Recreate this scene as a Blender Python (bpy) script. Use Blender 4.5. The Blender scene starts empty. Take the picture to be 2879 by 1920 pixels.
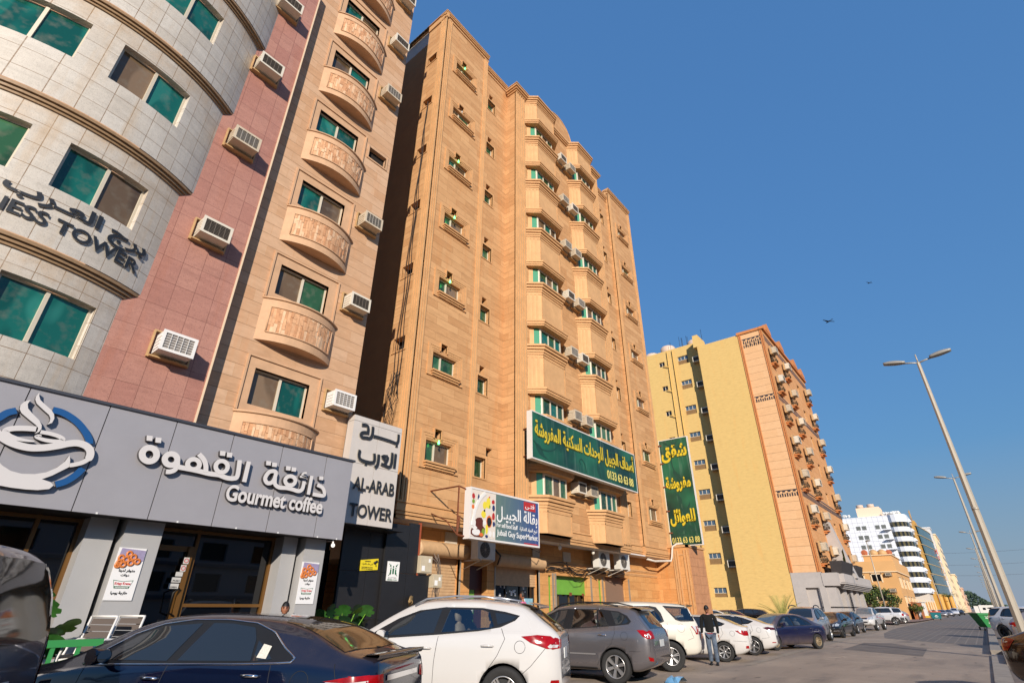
import bpy, bmesh, math, random
from mathutils import Vector, Matrix
from mathutils.bvhtree import BVHTree
from mathutils.geometry import tessellate_polygon
R = math.radians
PI = math.pi
SC = bpy.context.scene
COL = SC.collection
random.seed(7)
# ---------------------------------------------------------------- camera
cam = bpy.data.cameras.new('camera')
cam.lens = 18.143; cam.sensor_width = 36.0; cam.clip_start = 0.05; cam.clip_end = 6000
cam_o = bpy.data.objects.new('camera', cam); COL.objects.link(cam_o)
HC = 1.53
_z = Vector((12.9, 2826.0, -1450.92)).normalized()      # world up seen by the camera
_x = Vector((1330.5, -751.0, -1450.92)).normalized()    # along the street
_y = _z.cross(_x)
M = Matrix((_x, _y, _z)).to_4x4()
M.translation = (0, 0, HC)
cam_o.matrix_world = M
SC.camera = cam_o
# ---------------------------------------------------------------- sky, sun, exposure
SUN_AZ, SUN_EL = 43.0, 20.5                             # light travels towards azimuth 43 deg
w = bpy.data.worlds.new('World'); SC.world = w; w.use_nodes = True
_n = w.node_tree.nodes; _l = w.node_tree.links
_s = _n.new('ShaderNodeTexSky'); _s.sky_type = 'NISHITA'; _s.sun_disc = False
_s.sun_elevation = R(SUN_EL); _s.sun_rotation = R(270 - SUN_AZ)
_s.air_density = 1.0; _s.dust_density = 0.0; _s.ozone_density = 5.0
_h = _n.new('ShaderNodeHueSaturation'); _h.inputs['Saturation'].default_value = 1.07; _h.inputs['Hue'].default_value = 0.496
_bw = _n.new('ShaderNodeRGBToBW'); _pw = _n.new('ShaderNodeMath'); _pw.operation = 'POWER'; _pw.inputs[1].default_value = -0.70   # even out the zenith-to-horizon range
_vm = _n.new('ShaderNodeVectorMath'); _vm.operation = 'SCALE'
_l.new(_s.outputs[0], _bw.inputs[0]); _l.new(_bw.outputs[0], _pw.inputs[0]); _l.new(_s.outputs[0], _vm.inputs[0]); _l.new(_pw.outputs[0], _vm.inputs['Scale'])
_l.new(_vm.outputs[0], _h.inputs['Color']); 
_tc = _n.new('ShaderNodeTexCoord'); _sx = _n.new('ShaderNodeSeparateXYZ'); _l.new(_tc.outputs['Generated'], _sx.inputs[0])
_mr = _n.new('ShaderNodeMapRange'); _mr.inputs[1].default_value = 0.0; _mr.inputs[2].default_value = 0.22; _mr.inputs[3].default_value = 0.85; _mr.inputs[4].default_value = 0.0; _l.new(_sx.outputs[2], _mr.inputs[0])
_mx = _n.new('ShaderNodeMix'); _mx.data_type = 'RGBA'; _l.new(_mr.outputs[0], _mx.inputs[0]); _l.new(_h.outputs[0], _mx.inputs[6]); _mx.inputs[7].default_value = (1.18, 1.52, 2.15, 1)   # grey-blue haze band low over the horizon
_l.new(_mx.outputs[2], _n['Background'].inputs[0])
_n['Background'].inputs[1].default_value = 0.15
sun = bpy.data.lights.new('sun', 'SUN'); sun.energy = 3.9; sun.angle = R(0.55); sun.color = (1.0, 0.91, 0.80)
sun_o = bpy.data.objects.new('sun', sun); COL.objects.link(sun_o)
_d = Vector((math.cos(R(SUN_AZ))*math.cos(R(SUN_EL)), math.sin(R(SUN_AZ))*math.cos(R(SUN_EL)), -math.sin(R(SUN_EL))))
sun_o.rotation_euler = _d.to_track_quat('-Z', 'Y').to_euler()
SC.view_settings.view_transform = 'Standard'; SC.view_settings.look = 'None'
SC.view_settings.exposure = 0.56; SC.view_settings.gamma = 1.0; SC.view_settings.use_curve_mapping = False
SC.render.engine = 'CYCLES'
SC.cycles.use_denoising = True
SC.cycles.max_bounces = 6; SC.cycles.diffuse_bounces = 3; SC.cycles.glossy_bounces = 3; SC.cycles.transmission_bounces = 2
SC.cycles.caustics_reflective = False; SC.cycles.caustics_refractive = False
GZ = -0.12                                              # street level
# ================================================================ mesh helpers
class MB:
    def __init__(s): s.v = []; s.f = []; s.m = []; s.s = []
    def vert(s, p): s.v.append(tuple(p)); return len(s.v) - 1
    def face(s, idx, m=0, sm=False): s.f.append(tuple(idx)); s.m.append(m); s.s.append(sm)
    def quad(s, a, b, c, d, m=0):
        i = len(s.v); s.v += [tuple(a), tuple(b), tuple(c), tuple(d)]; s.face((i, i+1, i+2, i+3), m)
    def poly(s, pts, m=0):
        i = len(s.v); s.v += [tuple(p) for p in pts]; s.face(range(i, i+len(pts)), m)
    def hexa(s, p, m=0):            # 8 corners: bottom 4 ccw, top 4 ccw
        i = len(s.v); s.v += [tuple(q) for q in p]
        for a in ((3,2,1,0),(4,5,6,7),(0,1,5,4),(1,2,6,5),(2,3,7,6),(3,0,4,7)): s.face([i+k for k in a], m)
    def box(s, x0, x1, y0, y1, z0, z1, m=0):
        s.hexa(((x0,y0,z0),(x1,y0,z0),(x1,y1,z0),(x0,y1,z0),(x0,y0,z1),(x1,y0,z1),(x1,y1,z1),(x0,y1,z1)), m)
    def fbox(s, f, u0, u1, w0, w1, d0, d1, m=0, n=1):   # box in a wall frame f(u, z, d)
        for k in range(n):
            a = u0+(u1-u0)*k/n; b = u0+(u1-u0)*(k+1)/n
            s.hexa((f(a,w0,d1),f(b,w0,d1),f(b,w0,d0),f(a,w0,d0),f(a,w1,d1),f(b,w1,d1),f(b,w1,d0),f(a,w1,d0)), m)
    def prism(s, pts, h0, h1, axis='z', m=0):           # extrude 2-D outline
        def P(a, b, h): return (a,b,h) if axis == 'z' else ((a,h,b) if axis == 'y' else (h,a,b))
        i = len(s.v); n = len(pts)
        s.v += [P(a,b,h0) for a,b in pts] + [P(a,b,h1) for a,b in pts]
        s.face([i+k for k in range(n)][::-1], m); s.face([i+n+k for k in range(n)], m)
        for k in range(n): j = (k+1) % n; s.face((i+k, i+j, i+n+j, i+n+k), m)
    def tube(s, path, r, n=8, m=0, cap=True, sm=True):
        P = [Vector(p) for p in path]; rr = r if isinstance(r, (list, tuple)) else [r]*len(P)
        rings = []; up = Vector((0.123, 0.071, 0.99)).normalized()
        for k, p in enumerate(P):
            t = (P[min(k+1, len(P)-1)] - P[max(k-1, 0)])
            t = t.normalized() if t.length > 1e-9 else Vector((0,0,1))
            a = t.cross(up)
            if a.length < 1e-3: a = t.cross(Vector((1,0,0)))
            a.normalize(); b = t.cross(a)
            i = len(s.v)
            for q in range(n):
                an = 2*PI*q/n; s.v.append(tuple(p + (a*math.cos(an) + b*math.sin(an))*rr[k]))
            rings.append(i)
        for k in range(len(rings)-1):
            a, b = rings[k], rings[k+1]
            for q in range(n): j = (q+1) % n; s.face((a+q, a+j, b+j, b+q), m, sm)
        if cap: s.face([rings[0]+q for q in range(n)][::-1], m); s.face([rings[-1]+q for q in range(n)], m)
    def lathe(s, prof, n=24, m=0, M=None, sm=True, closed=False, a0=0, a1=2*PI):   # prof (r, z) about z
        full = abs(a1-a0-2*PI) < 1e-6; cols = n if full else n+1
        i = len(s.v); K = len(prof)
        for q in range(cols):
            an = a0 + (a1-a0)*q/n
            for r, z in prof:
                p = Vector((r*math.cos(an), r*math.sin(an), z))
                s.v.append(tuple(M @ p if M else p))
        for q in range(n):
            j = (q+1) % cols
            for k in range(K-1): s.face((i+q*K+k, i+j*K+k, i+j*K+k+1, i+q*K+k+1), m, sm)
    def grid(s, rows, m=0, sm=True, closed=False):
        i = len(s.v); n = len(rows[0])
        for r in rows: s.v += [tuple(p) for p in r]
        for a in range(len(rows)-1):
            for b in range(n if closed else n-1):
                c = (b+1) % n; s.face((i+a*n+b, i+a*n+c, i+(a+1)*n+c, i+(a+1)*n+b), m, sm)
    def mesh(s, name, mats, fix=True):
        me = bpy.data.meshes.new(name); me.from_pydata(s.v, [], s.f)
        for x in (mats if isinstance(mats, (list, tuple)) else [mats]): me.materials.append(x)
        me.polygons.foreach_set('material_index', s.m); me.polygons.foreach_set('use_smooth', s.s)
        if fix:
            b = bmesh.new(); b.from_mesh(me); bmesh.ops.recalc_face_normals(b, faces=b.faces); b.to_mesh(me); b.free()
        me.update(); return me
    def build(s, name, mats, parent=None, fix=True):
        return link(name, s.mesh(name, mats, fix), parent)
def link(name, data, parent=None, loc=None, rotz=0):
    o = bpy.data.objects.new(name, data); COL.objects.link(o)
    if parent:
        o.parent = parent
        if parent.type == 'EMPTY': o.matrix_parent_inverse = (Matrix.Translation(parent.location) @ parent.rotation_euler.to_matrix().to_4x4()).inverted()
    if loc is not None: o.location = loc
    if rotz: o.rotation_euler = (0, 0, rotz)
    return o
def tag(o, label, cat, group=None):
    o['label'] = label; o['category'] = cat
    if group: o['group'] = group
    return o
def thing(name, label, cat, loc=(0,0,0), rotz=0, group=None):
    o = link(name, None, None, loc, rotz); o.empty_display_size = 0.2
    return tag(o, label, cat, group)
def dup(root, loc, rotz=0, label=None, scale=None, mats=None):
    def cp(o, par):
        c = o.copy(); COL.objects.link(c)
        if par: c.parent = par
        for ch in list(o.children): cp(ch, c)
        return c
    r = cp(root, None); r.location = loc; r.rotation_euler = (0, 0, rotz)
    if label: r['label'] = label
    if scale: r.scale = scale
    return r
def FY(c): return lambda u, z, d: (u, c-d, z)          # wall facing the street
def FX(c): return lambda u, z, d: (c-d, u, z)          # wall facing back along the street (u = y)
def FXp(c): return lambda u, z, d: (c+d, u, z)
def wall(mb, f, u0, u1, z0, z1, holes, depth=0.2, m=0, mr=None, du=None):
    mr = m if mr is None else mr
    U = {u0, u1}; Z = {z0, z1}
    for a, b, c, d in holes: U |= {a, b}; Z |= {c, d}
    if du:
        n = max(1, int((u1-u0)/du))
        U |= {u0 + (u1-u0)*k/n for k in range(n+1)}
    U = sorted(u for u in U if u0-1e-6 <= u <= u1+1e-6); Z = sorted(z for z in Z if z0-1e-6 <= z <= z1+1e-6)
    U = [u for i, u in enumerate(U) if i == 0 or u-U[i-1] > 1e-5]; Z = [z for i, z in enumerate(Z) if i == 0 or z-Z[i-1] > 1e-5]
    for i in range(len(U)-1):
        for j in range(len(Z)-1):
            uc = (U[i]+U[i+1])/2; zc = (Z[j]+Z[j+1])/2
            if any(a < uc < b and c < zc < d for a, b, c, d in holes): continue
            mb.quad(f(U[i],Z[j],0), f(U[i+1],Z[j],0), f(U[i+1],Z[j+1],0), f(U[i],Z[j+1],0), m)
    for a, b, c, d in holes:
        D = -depth
        mb.quad(f(a,c,0), f(a,c,D), f(a,d,D), f(a,d,0), mr); mb.quad(f(b,c,0), f(b,d,0), f(b,d,D), f(b,c,D), mr)
        V = [a]+[u for u in U if a+1e-5 < u < b-1e-5]+[b]
        for p, q in zip(V[:-1], V[1:]): mb.quad(f(p,d,0), f(p,d,D), f(q,d,D), f(q,d,0), mr); mb.quad(f(p,c,0), f(q,c,0), f(q,c,D), f(p,c,D), mr)
# ================================================================ materials
MATS = {}
def S(x):                                               # sRGB 0-255 -> linear
    return tuple((c/255/12.92 if c/255 <= 0.04045 else ((c/255+0.055)/1.055)**2.4) for c in x)
def mat(name, col, rough=0.6, metal=0.0, spec=0.5, noise=0.0, nscale=6.0, bump=0.0, bscale=40.0, coat=0.0, emit=None, col2=None):
    if name in MATS: return MATS[name]
    m = bpy.data.materials.new(name); MATS[name] = m; m.use_nodes = True
    nt = m.node_tree; b = nt.nodes['Principled BSDF']
    b.inputs['Base Color'].default_value = (*col, 1); b.inputs['Roughness'].default_value = rough
    b.inputs['Metallic'].default_value = metal; b.inputs['Specular IOR Level'].default_value = spec
    b.inputs['Coat Weight'].default_value = coat; b.inputs['Coat Roughness'].default_value = 0.03
    if emit: b.inputs['Emission Color'].default_value = (*col, 1); b.inputs['Emission Strength'].default_value = emit
    if noise or bump:
        tc = nt.nodes.new('ShaderNodeTexCoord')
        if noise:
            n = nt.nodes.new('ShaderNodeTexNoise'); n.inputs['Scale'].default_value = nscale; n.inputs['Detail'].default_value = 6; n.inputs['Roughness'].default_value = 0.65
            nt.links.new(tc.outputs['Object'], n.inputs['Vector'])
            r = nt.nodes.new('ShaderNodeValToRGB'); r.color_ramp.elements[0].position = 0.3; r.color_ramp.elements[1].position = 0.7
            lo = col2 if col2 else tuple(c*(1-noise) for c in col); hi = col if col2 else tuple(min(1, c*(1+noise*0.6)) for c in col)
            r.color_ramp.elements[0].color = (*lo, 1); r.color_ramp.elements[1].color = (*hi, 1)
            nt.links.new(n.outputs['Fac'], r.inputs[0]); nt.links.new(r.outputs[0], b.inputs['Base Color'])
        if bump:
            n2 = nt.nodes.new('ShaderNodeTexNoise'); n2.inputs['Scale'].default_value = bscale; n2.inputs['Detail'].default_value = 4
            nt.links.new(tc.outputs['Object'], n2.inputs['Vector'])
            bp = nt.nodes.new('ShaderNodeBump'); bp.inputs['Strength'].default_value = bump; bp.inputs['Distance'].default_value = 0.02
            nt.links.new(n2.outputs['Fac'], bp.inputs['Height']); nt.links.new(bp.outputs[0], b.inputs['Normal'])
    return m
def stone(name, c1, c2, mortar, bw, bh, ms=0.006, off=0.5, speck=0.0, stain=None, rough=0.75, grain=0.12, uscale=1.0, bump=0.25, hl=0.0, under=None):
    """Stone cladding: courses of blocks in (x + y, z), veins, grain, stains."""
    m = bpy.data.materials.new(name); MATS[name] = m; m.use_nodes = True
    nt = m.node_tree; N = nt.nodes; L = nt.links; b = N['Principled BSDF']; b.inputs['Roughness'].default_value = rough; b.inputs['Specular IOR Level'].default_value = 0.3
    g = N.new('ShaderNodeTexCoord'); sp = N.new('ShaderNodeSeparateXYZ'); L.new(g.outputs['Object'], sp.inputs[0])
    ad = N.new('ShaderNodeMath'); L.new(sp.outputs[0], ad.inputs[0]); L.new(sp.outputs[1], ad.inputs[1])
    cb = N.new('ShaderNodeCombineXYZ'); L.new(ad.outputs[0], cb.inputs[0]); L.new(sp.outputs[2], cb.inputs[1])
    br = N.new('ShaderNodeTexBrick'); L.new(cb.outputs[0], br.inputs['Vector'])
    br.inputs['Color1'].default_value = (*c1,1); br.inputs['Color2'].default_value = (*c2,1); br.inputs['Mortar'].default_value = (*mortar,1)
    br.inputs['Scale'].default_value = 1; br.inputs['Mortar Size'].default_value = ms; br.inputs['Mortar Smooth'].default_value = 0.1
    br.inputs['Brick Width'].default_value = bw; br.inputs['Row Height'].default_value = bh; br.offset = off
    out = br.outputs['Color']
    def ov(src, fac, col, mode='MIX'):
        mx = N.new('ShaderNodeMix'); mx.data_type = 'RGBA'; mx.blend_type = mode
        L.new(fac, mx.inputs[0]); L.new(src, mx.inputs[6])
        if isinstance(col, tuple): mx.inputs[7].default_value = (*col,1)
        else: L.new(col, mx.inputs[7])
        return mx.outputs[2]
    def noise(scale, detail, lo, hi, vec=None, amt=1.0):
        n = N.new('ShaderNodeTexNoise'); n.inputs['Scale'].default_value = scale; n.inputs['Detail'].default_value = detail; n.inputs['Roughness'].default_value = 0.6
        L.new(vec or g.outputs['Object'], n.inputs['Vector'])
        mr = N.new('ShaderNodeMapRange'); mr.inputs[1].default_value = lo; mr.inputs[2].default_value = hi; mr.inputs[4].default_value = amt
        L.new(n.outputs['Fac'], mr.inputs[0]); return mr.outputs[0]
    dk = tuple(c*0.72 for c in c2); lt = tuple(min(1, c*1.22) for c in c1)
    mp = N.new('ShaderNodeMapping'); mp.inputs['Scale'].default_value = (1, 1, 4.0); L.new(g.outputs['Object'], mp.inputs['Vector'])
    out = ov(out, noise(1.6, 8, 0.48, 0.8, mp.outputs[0], 0.6), dk)
    out = ov(out, noise(2.3, 8, 0.5, 0.8, mp.outputs[0], 0.5), lt)
    if stain:
        mp2 = N.new('ShaderNodeMapping'); mp2.inputs['Scale'].default_value = (2.2, 2.2, 0.22); mp2.inputs['Location'].default_value = (7,3,1); L.new(g.outputs['Object'], mp2.inputs['Vector'])
        out = ov(out, noise(1.0, 6, 0.56, 0.8, mp2.outputs[0], 0.55), stain)
    if hl:                                              # open horizontal joints of the cladding
        dv = N.new('ShaderNodeMath'); dv.operation = 'DIVIDE'; dv.inputs[1].default_value = bh; L.new(sp.outputs[2], dv.inputs[0])
        fr = N.new('ShaderNodeMath'); fr.operation = 'FRACT'; L.new(dv.outputs[0], fr.inputs[0])
        lt_ = N.new('ShaderNodeMath'); lt_.operation = 'LESS_THAN'; lt_.inputs[1].default_value = hl/bh; L.new(fr.outputs[0], lt_.inputs[0])
        out = ov(out, lt_.outputs[0], tuple(c*0.42 for c in c2))
    if under:                                           # rust-coloured water marks below the cornices
        z_, p_, col = under
        a_ = N.new('ShaderNodeMath'); a_.operation = 'SUBTRACT'; a_.inputs[1].default_value = z_; L.new(sp.outputs[2], a_.inputs[0])
        d_ = N.new('ShaderNodeMath'); d_.operation = 'DIVIDE'; d_.inputs[1].default_value = p_; L.new(a_.outputs[0], d_.inputs[0])
        f_ = N.new('ShaderNodeMath'); f_.operation = 'FRACT'; L.new(d_.outputs[0], f_.inputs[0])
        r_ = N.new('ShaderNodeMapRange'); r_.inputs[1].default_value = 0.62; r_.inputs[2].default_value = 0.98; L.new(f_.outputs[0], r_.inputs[0])
        nn = noise(2.4, 6, 0.36, 0.68, None, 0.62); ml = N.new('ShaderNodeMath'); ml.operation = 'MULTIPLY'; L.new(r_.outputs[0], ml.inputs[0]); L.new(nn, ml.inputs[1])
        out = ov(out, ml.outputs[0], col)
    if speck: out = ov(out, noise(55, 3, 0.52, 0.7, None, speck), tuple(c*0.45 for c in c2))
    if grain: out = ov(out, noise(14, 6, 0.35, 0.75, None, grain), tuple(c*0.55 for c in c2))
    L.new(out, b.inputs['Base Color'])
    bp = N.new('ShaderNodeBump'); bp.inputs['Strength'].default_value = bump; bp.inputs['Distance'].default_value = 0.01; bp.invert = True
    L.new(br.outputs['Fac'], bp.inputs['Height']); L.new(bp.outputs[0], b.inputs['Normal'])
    return m
def glass(name, tint, rough=0.03, spec=0.8, wav=0.0, var=0.0):
    m = mat(name, tint, rough, 0.0, spec)
    nt = m.node_tree; b = nt.nodes['Principled BSDF']; tc = nt.nodes.new('ShaderNodeTexCoord')
    if wav:
        n = nt.nodes.new('ShaderNodeTexNoise'); n.inputs['Scale'].default_value = 1.1; n.inputs['Detail'].default_value = 1
        nt.links.new(tc.outputs['Object'], n.inputs['Vector'])
        bp = nt.nodes.new('ShaderNodeBump'); bp.inputs['Strength'].default_value = wav; bp.inputs['Distance'].default_value = 0.03
        nt.links.new(n.outputs['Fac'], bp.inputs['Height']); nt.links.new(bp.outputs[0], b.inputs['Normal'])
    if var:                                             # blinds, curtains and dust behind and on the pane
        mp = nt.nodes.new('ShaderNodeMapping'); mp.inputs['Scale'].default_value = (1.6,1.6,.5); nt.links.new(tc.outputs['Object'], mp.inputs['Vector'])
        n2 = nt.nodes.new('ShaderNodeTexNoise'); n2.inputs['Scale'].default_value = .9; n2.inputs['Detail'].default_value = 1; nt.links.new(mp.outputs[0], n2.inputs['Vector'])
        n3 = nt.nodes.new('ShaderNodeTexNoise'); n3.inputs['Scale'].default_value = 5; n3.inputs['Detail'].default_value = 7; nt.links.new(tc.outputs['Object'], n3.inputs['Vector'])
        r = nt.nodes.new('ShaderNodeValToRGB'); e = r.color_ramp.elements; e[0].position = .42; e[0].color = (*[c*(1-var) for c in tint],1); e[1].position = .47; e[1].color = (*tint,1)
        q = e.new(.60); q.color = (*tint,1); q = e.new(.64); q.color = (*[min(1,c*(1+var)+.012) for c in tint],1)
        nt.links.new(n2.outputs['Fac'], r.inputs[0])
        mr = nt.nodes.new('ShaderNodeMapRange'); mr.inputs[1].default_value = .5; mr.inputs[2].default_value = .85; mr.inputs[4].default_value = .5; nt.links.new(n3.outputs['Fac'], mr.inputs[0])
        x = nt.nodes.new('ShaderNodeMix'); x.data_type = 'RGBA'; nt.links.new(mr.outputs[0], x.inputs[0]); nt.links.new(r.outputs[0], x.inputs[6]); x.inputs[7].default_value = (*S((128,120,104)),1); nt.links.new(x.outputs[2], b.inputs['Base Color'])
    return m
SAND = stone('sandstone', S((206,160,112)), S((186,138,92)), S((164,116,72)), 1.25, 0.355, 0.006, stain=S((196,128,70)), hl=0.009)
SANDT = mat('sandstone_trim', S((200,152,102)), 0.75, noise=0.14, nscale=3.0, bump=0.15, bscale=18)
SANDP = mat('sandstone_pilaster', S((204,158,108)), 0.75, noise=0.16, nscale=1.5)
PLAST = mat('tan_plaster', S((176,138,92)), 0.9, noise=0.12, nscale=1.2)
GRAN = stone('grey_granite', S((206,198,186)), S((196,186,172)), S((128,102,74)), 0.46, 0.50, 0.007, off=0.0, speck=0.5, stain=S((188,150,98)), rough=0.45, under=(7.50, 3.09, S((178,140,92))))
PINK = stone('pink_granite', S((178,130,114)), S((168,118,104)), S((112,72,62)), 0.42, 0.62, 0.005, off=0.0, speck=0.55, stain=S((166,104,78)), rough=0.5)
PEACH = stone('peach_limestone', S((202,166,134)), S((190,148,112)), S((190,146,106)), 1.5, 0.36, 0.005, stain=S((204,146,102)), hl=0.011)
PEACHT = mat('peach_trim', S((198,158,122)), 0.75, noise=0.14, nscale=3.0)
YELP = stone('yellow_render', S((212,178,112)), S((210,174,108)), S((210,174,108)), 300, 300, 0.0, stain=S((216,160,88)), rough=.9, grain=.05, bump=0.0)
WHITEP = mat('white_paint', S((222,218,212)), 0.5, noise=0.08, nscale=4)
SILV = mat('silver_cladding', S((158,155,158)), 0.42, 0.15, noise=0.05, nscale=1.5)
DARKP = mat('black_panel', S((34,33,34)), 0.42, noise=0.15, nscale=2)
ALU = mat('cream_window_frame', S((206,194,172)), 0.45)
TEAL = glass('teal_glass', S((24,96,84)), 0.05, 0.6, 0.12, .45)
GREENG = glass('green_glass', S((46,84,54)), 0.06, 0.5, 0.1, .45)
BROWNG = glass('brown_glass', S((104,84,62)), 0.08, 0.5, 0.1, .4)
DARKBR = BROWNG
DARKG = glass('dark_glass', S((16,18,22)), 0.03, 0.6, 0.05)
HOLE = mat('dark_recess', S((28,20,14)), 0.9)
ACW = mat('ac_casing', S((214,204,186)), 0.55, noise=0.10, nscale=7)
ACD = mat('ac_grille_dark', S((66,58,50)), 0.6)
ACG = mat('ac_grille_grey', S((168,160,148)), 0.5)
RUST = mat('rusty_steel', S((120,66,38)), 0.8, noise=0.3, nscale=20)
BLACK = mat('black_paint', S((22,22,23)), 0.5)
WHITE = mat('white_lettering', S((232,230,226)), 0.45)
STEEL = mat('galvanised_steel', S((168,160,146)), 0.5, 0.3, noise=0.06, nscale=3)
SHUT = mat('roller_shutter', S((196,160,120)), 0.6, noise=0.15, nscale=5)
CABLE = mat('cable', S((40,34,30)), 0.7)
# ================================================================ lettering
AR = {'ا':(0xFE8D,2),'ب':(0xFE8F,4),'ة':(0xFE93,2),'ت':(0xFE95,4),'ث':(0xFE99,4),'ج':(0xFE9D,4),'ح':(0xFEA1,4),'خ':(0xFEA5,4),'د':(0xFEA9,2),'ذ':(0xFEAB,2),'ر':(0xFEAD,2),'ز':(0xFEAF,2),'س':(0xFEB1,4),'ش':(0xFEB5,4),'ص':(0xFEB9,4),'ض':(0xFEBD,4),'ط':(0xFEC1,4),'ظ':(0xFEC5,4),'ع':(0xFEC9,4),'غ':(0xFECD,4),'ف':(0xFED1,4),'ق':(0xFED5,4),'ك':(0xFED9,4),'ل':(0xFEDD,4),'م':(0xFEE1,4),'ن':(0xFEE5,4),'ه':(0xFEE9,4),'و':(0xFEED,2),'ى':(0xFEEF,2),'ي':(0xFEF1,4),'أ':(0xFE83,2),'ئ':(0xFE89,4)}
def shape(t):                                           # visual order, presentation forms
    out = []
    for i, ch in enumerate(t):
        if ch == 'ـ': out.append(ch); continue
        if ch not in AR: out.append(ch); continue
        base, nf = AR[ch]
        pj = i > 0 and (t[i-1] == 'ـ' or (t[i-1] in AR and AR[t[i-1]][1] == 4))
        nj = nf == 4 and i+1 < len(t) and (t[i+1] in AR or t[i+1] == 'ـ')
        k = 3 if pj and nj else 1 if pj else 2 if nj else 0
        out.append(chr(base+k))
    return ''.join(out[::-1])
def text_mesh(s, w=None, h=None, ext=0.01, bold=0.0, arabic=False, res=4):
    c = bpy.data.curves.new('lettering', 'FONT'); c.body = shape(s) if arabic else s
    c.size = 1; c.extrude = 0.5; c.offset = bold; c.resolution_u = res
    o = bpy.data.objects.new('lettering', c); COL.objects.link(o)
    dg = bpy.context.evaluated_depsgraph_get(); me = bpy.data.meshes.new_from_object(o.evaluated_get(dg))
    bpy.data.objects.remove(o); bpy.data.curves.remove(c)
    xs = [v.co.x for v in me.vertices]; ys = [v.co.y for v in me.vertices]
    x0, x1, y0, y1 = min(xs), max(xs), min(ys), max(ys)
    sx = w/(x1-x0) if w else None; sy = h/(y1-y0) if h else None
    sx = sx or sy; sy = sy or sx
    V = [((v.co.x-x0)*sx, (v.co.y-y0)*sy, (v.co.z+0.5)*ext) for v in me.vertices]
    F = [tuple(p.vertices) for p in me.polygons]
    bpy.data.meshes.remove(me); return V, F
def lettering(name, s, f, u0, z0, w, h, d0, ext, material, parent=None, bold=0.0, arabic=False, mb=None, m=0, build=True):
    """Raised letters on the wall frame f: lower-left corner (u0, z0), fitted to w x h."""
    V, F = text_mesh(s, w, h, ext, bold, arabic)
    mb = mb or MB(); i = len(mb.v)
    mb.v += [tuple(f(u0+x, z0+y, d0+z)) for x, y, z in V]
    for q in F: mb.face([i+k for k in q], m)
    if not build: return mb
    return mb.build(name, material, parent)
def ribbon(mb, f, pts, wd, d0, d1, m=0, taper=None, smooth=3):
    """Flat raised stroke along a 2-D polyline."""
    P = [Vector((a, b)) for a, b in pts]
    if smooth:
        Q = []
        for i in range(len(P)-1):
            p0, p1, p2, p3 = P[max(i-1,0)], P[i], P[i+1], P[min(i+2,len(P)-1)]
            for k in range(smooth):
                t = k/smooth
                Q.append(0.5*((2*p1)+(p2-p0)*t+(2*p0-5*p1+4*p2-p3)*t*t+(3*p1-p0-3*p2+p3)*t**3))
        Q.append(P[-1]); P = Q
    n = len(P); A = []; B = []
    for i, p in enumerate(P):
        t = (P[min(i+1,n-1)]-P[max(i-1,0)]).normalized(); nn = Vector((-t.y, t.x))
        ww = wd*0.5*(taper(i/(n-1)) if taper else 1)
        A.append(p+nn*ww); B.append(p-nn*ww)
    for i in range(n-1):
        a, b, c, d = A[i], A[i+1], B[i+1], B[i]
        mb.hexa((f(d.x,d.y,d1),f(c.x,c.y,d1),f(c.x,c.y,d0),f(d.x,d.y,d0),f(a.x,a.y,d1),f(b.x,b.y,d1),f(b.x,b.y,d0),f(a.x,a.y,d0)), m)
ORD = ['first','second','third','fourth','fifth','sixth','seventh','eighth','ninth','tenth','eleventh','twelfth']
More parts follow.
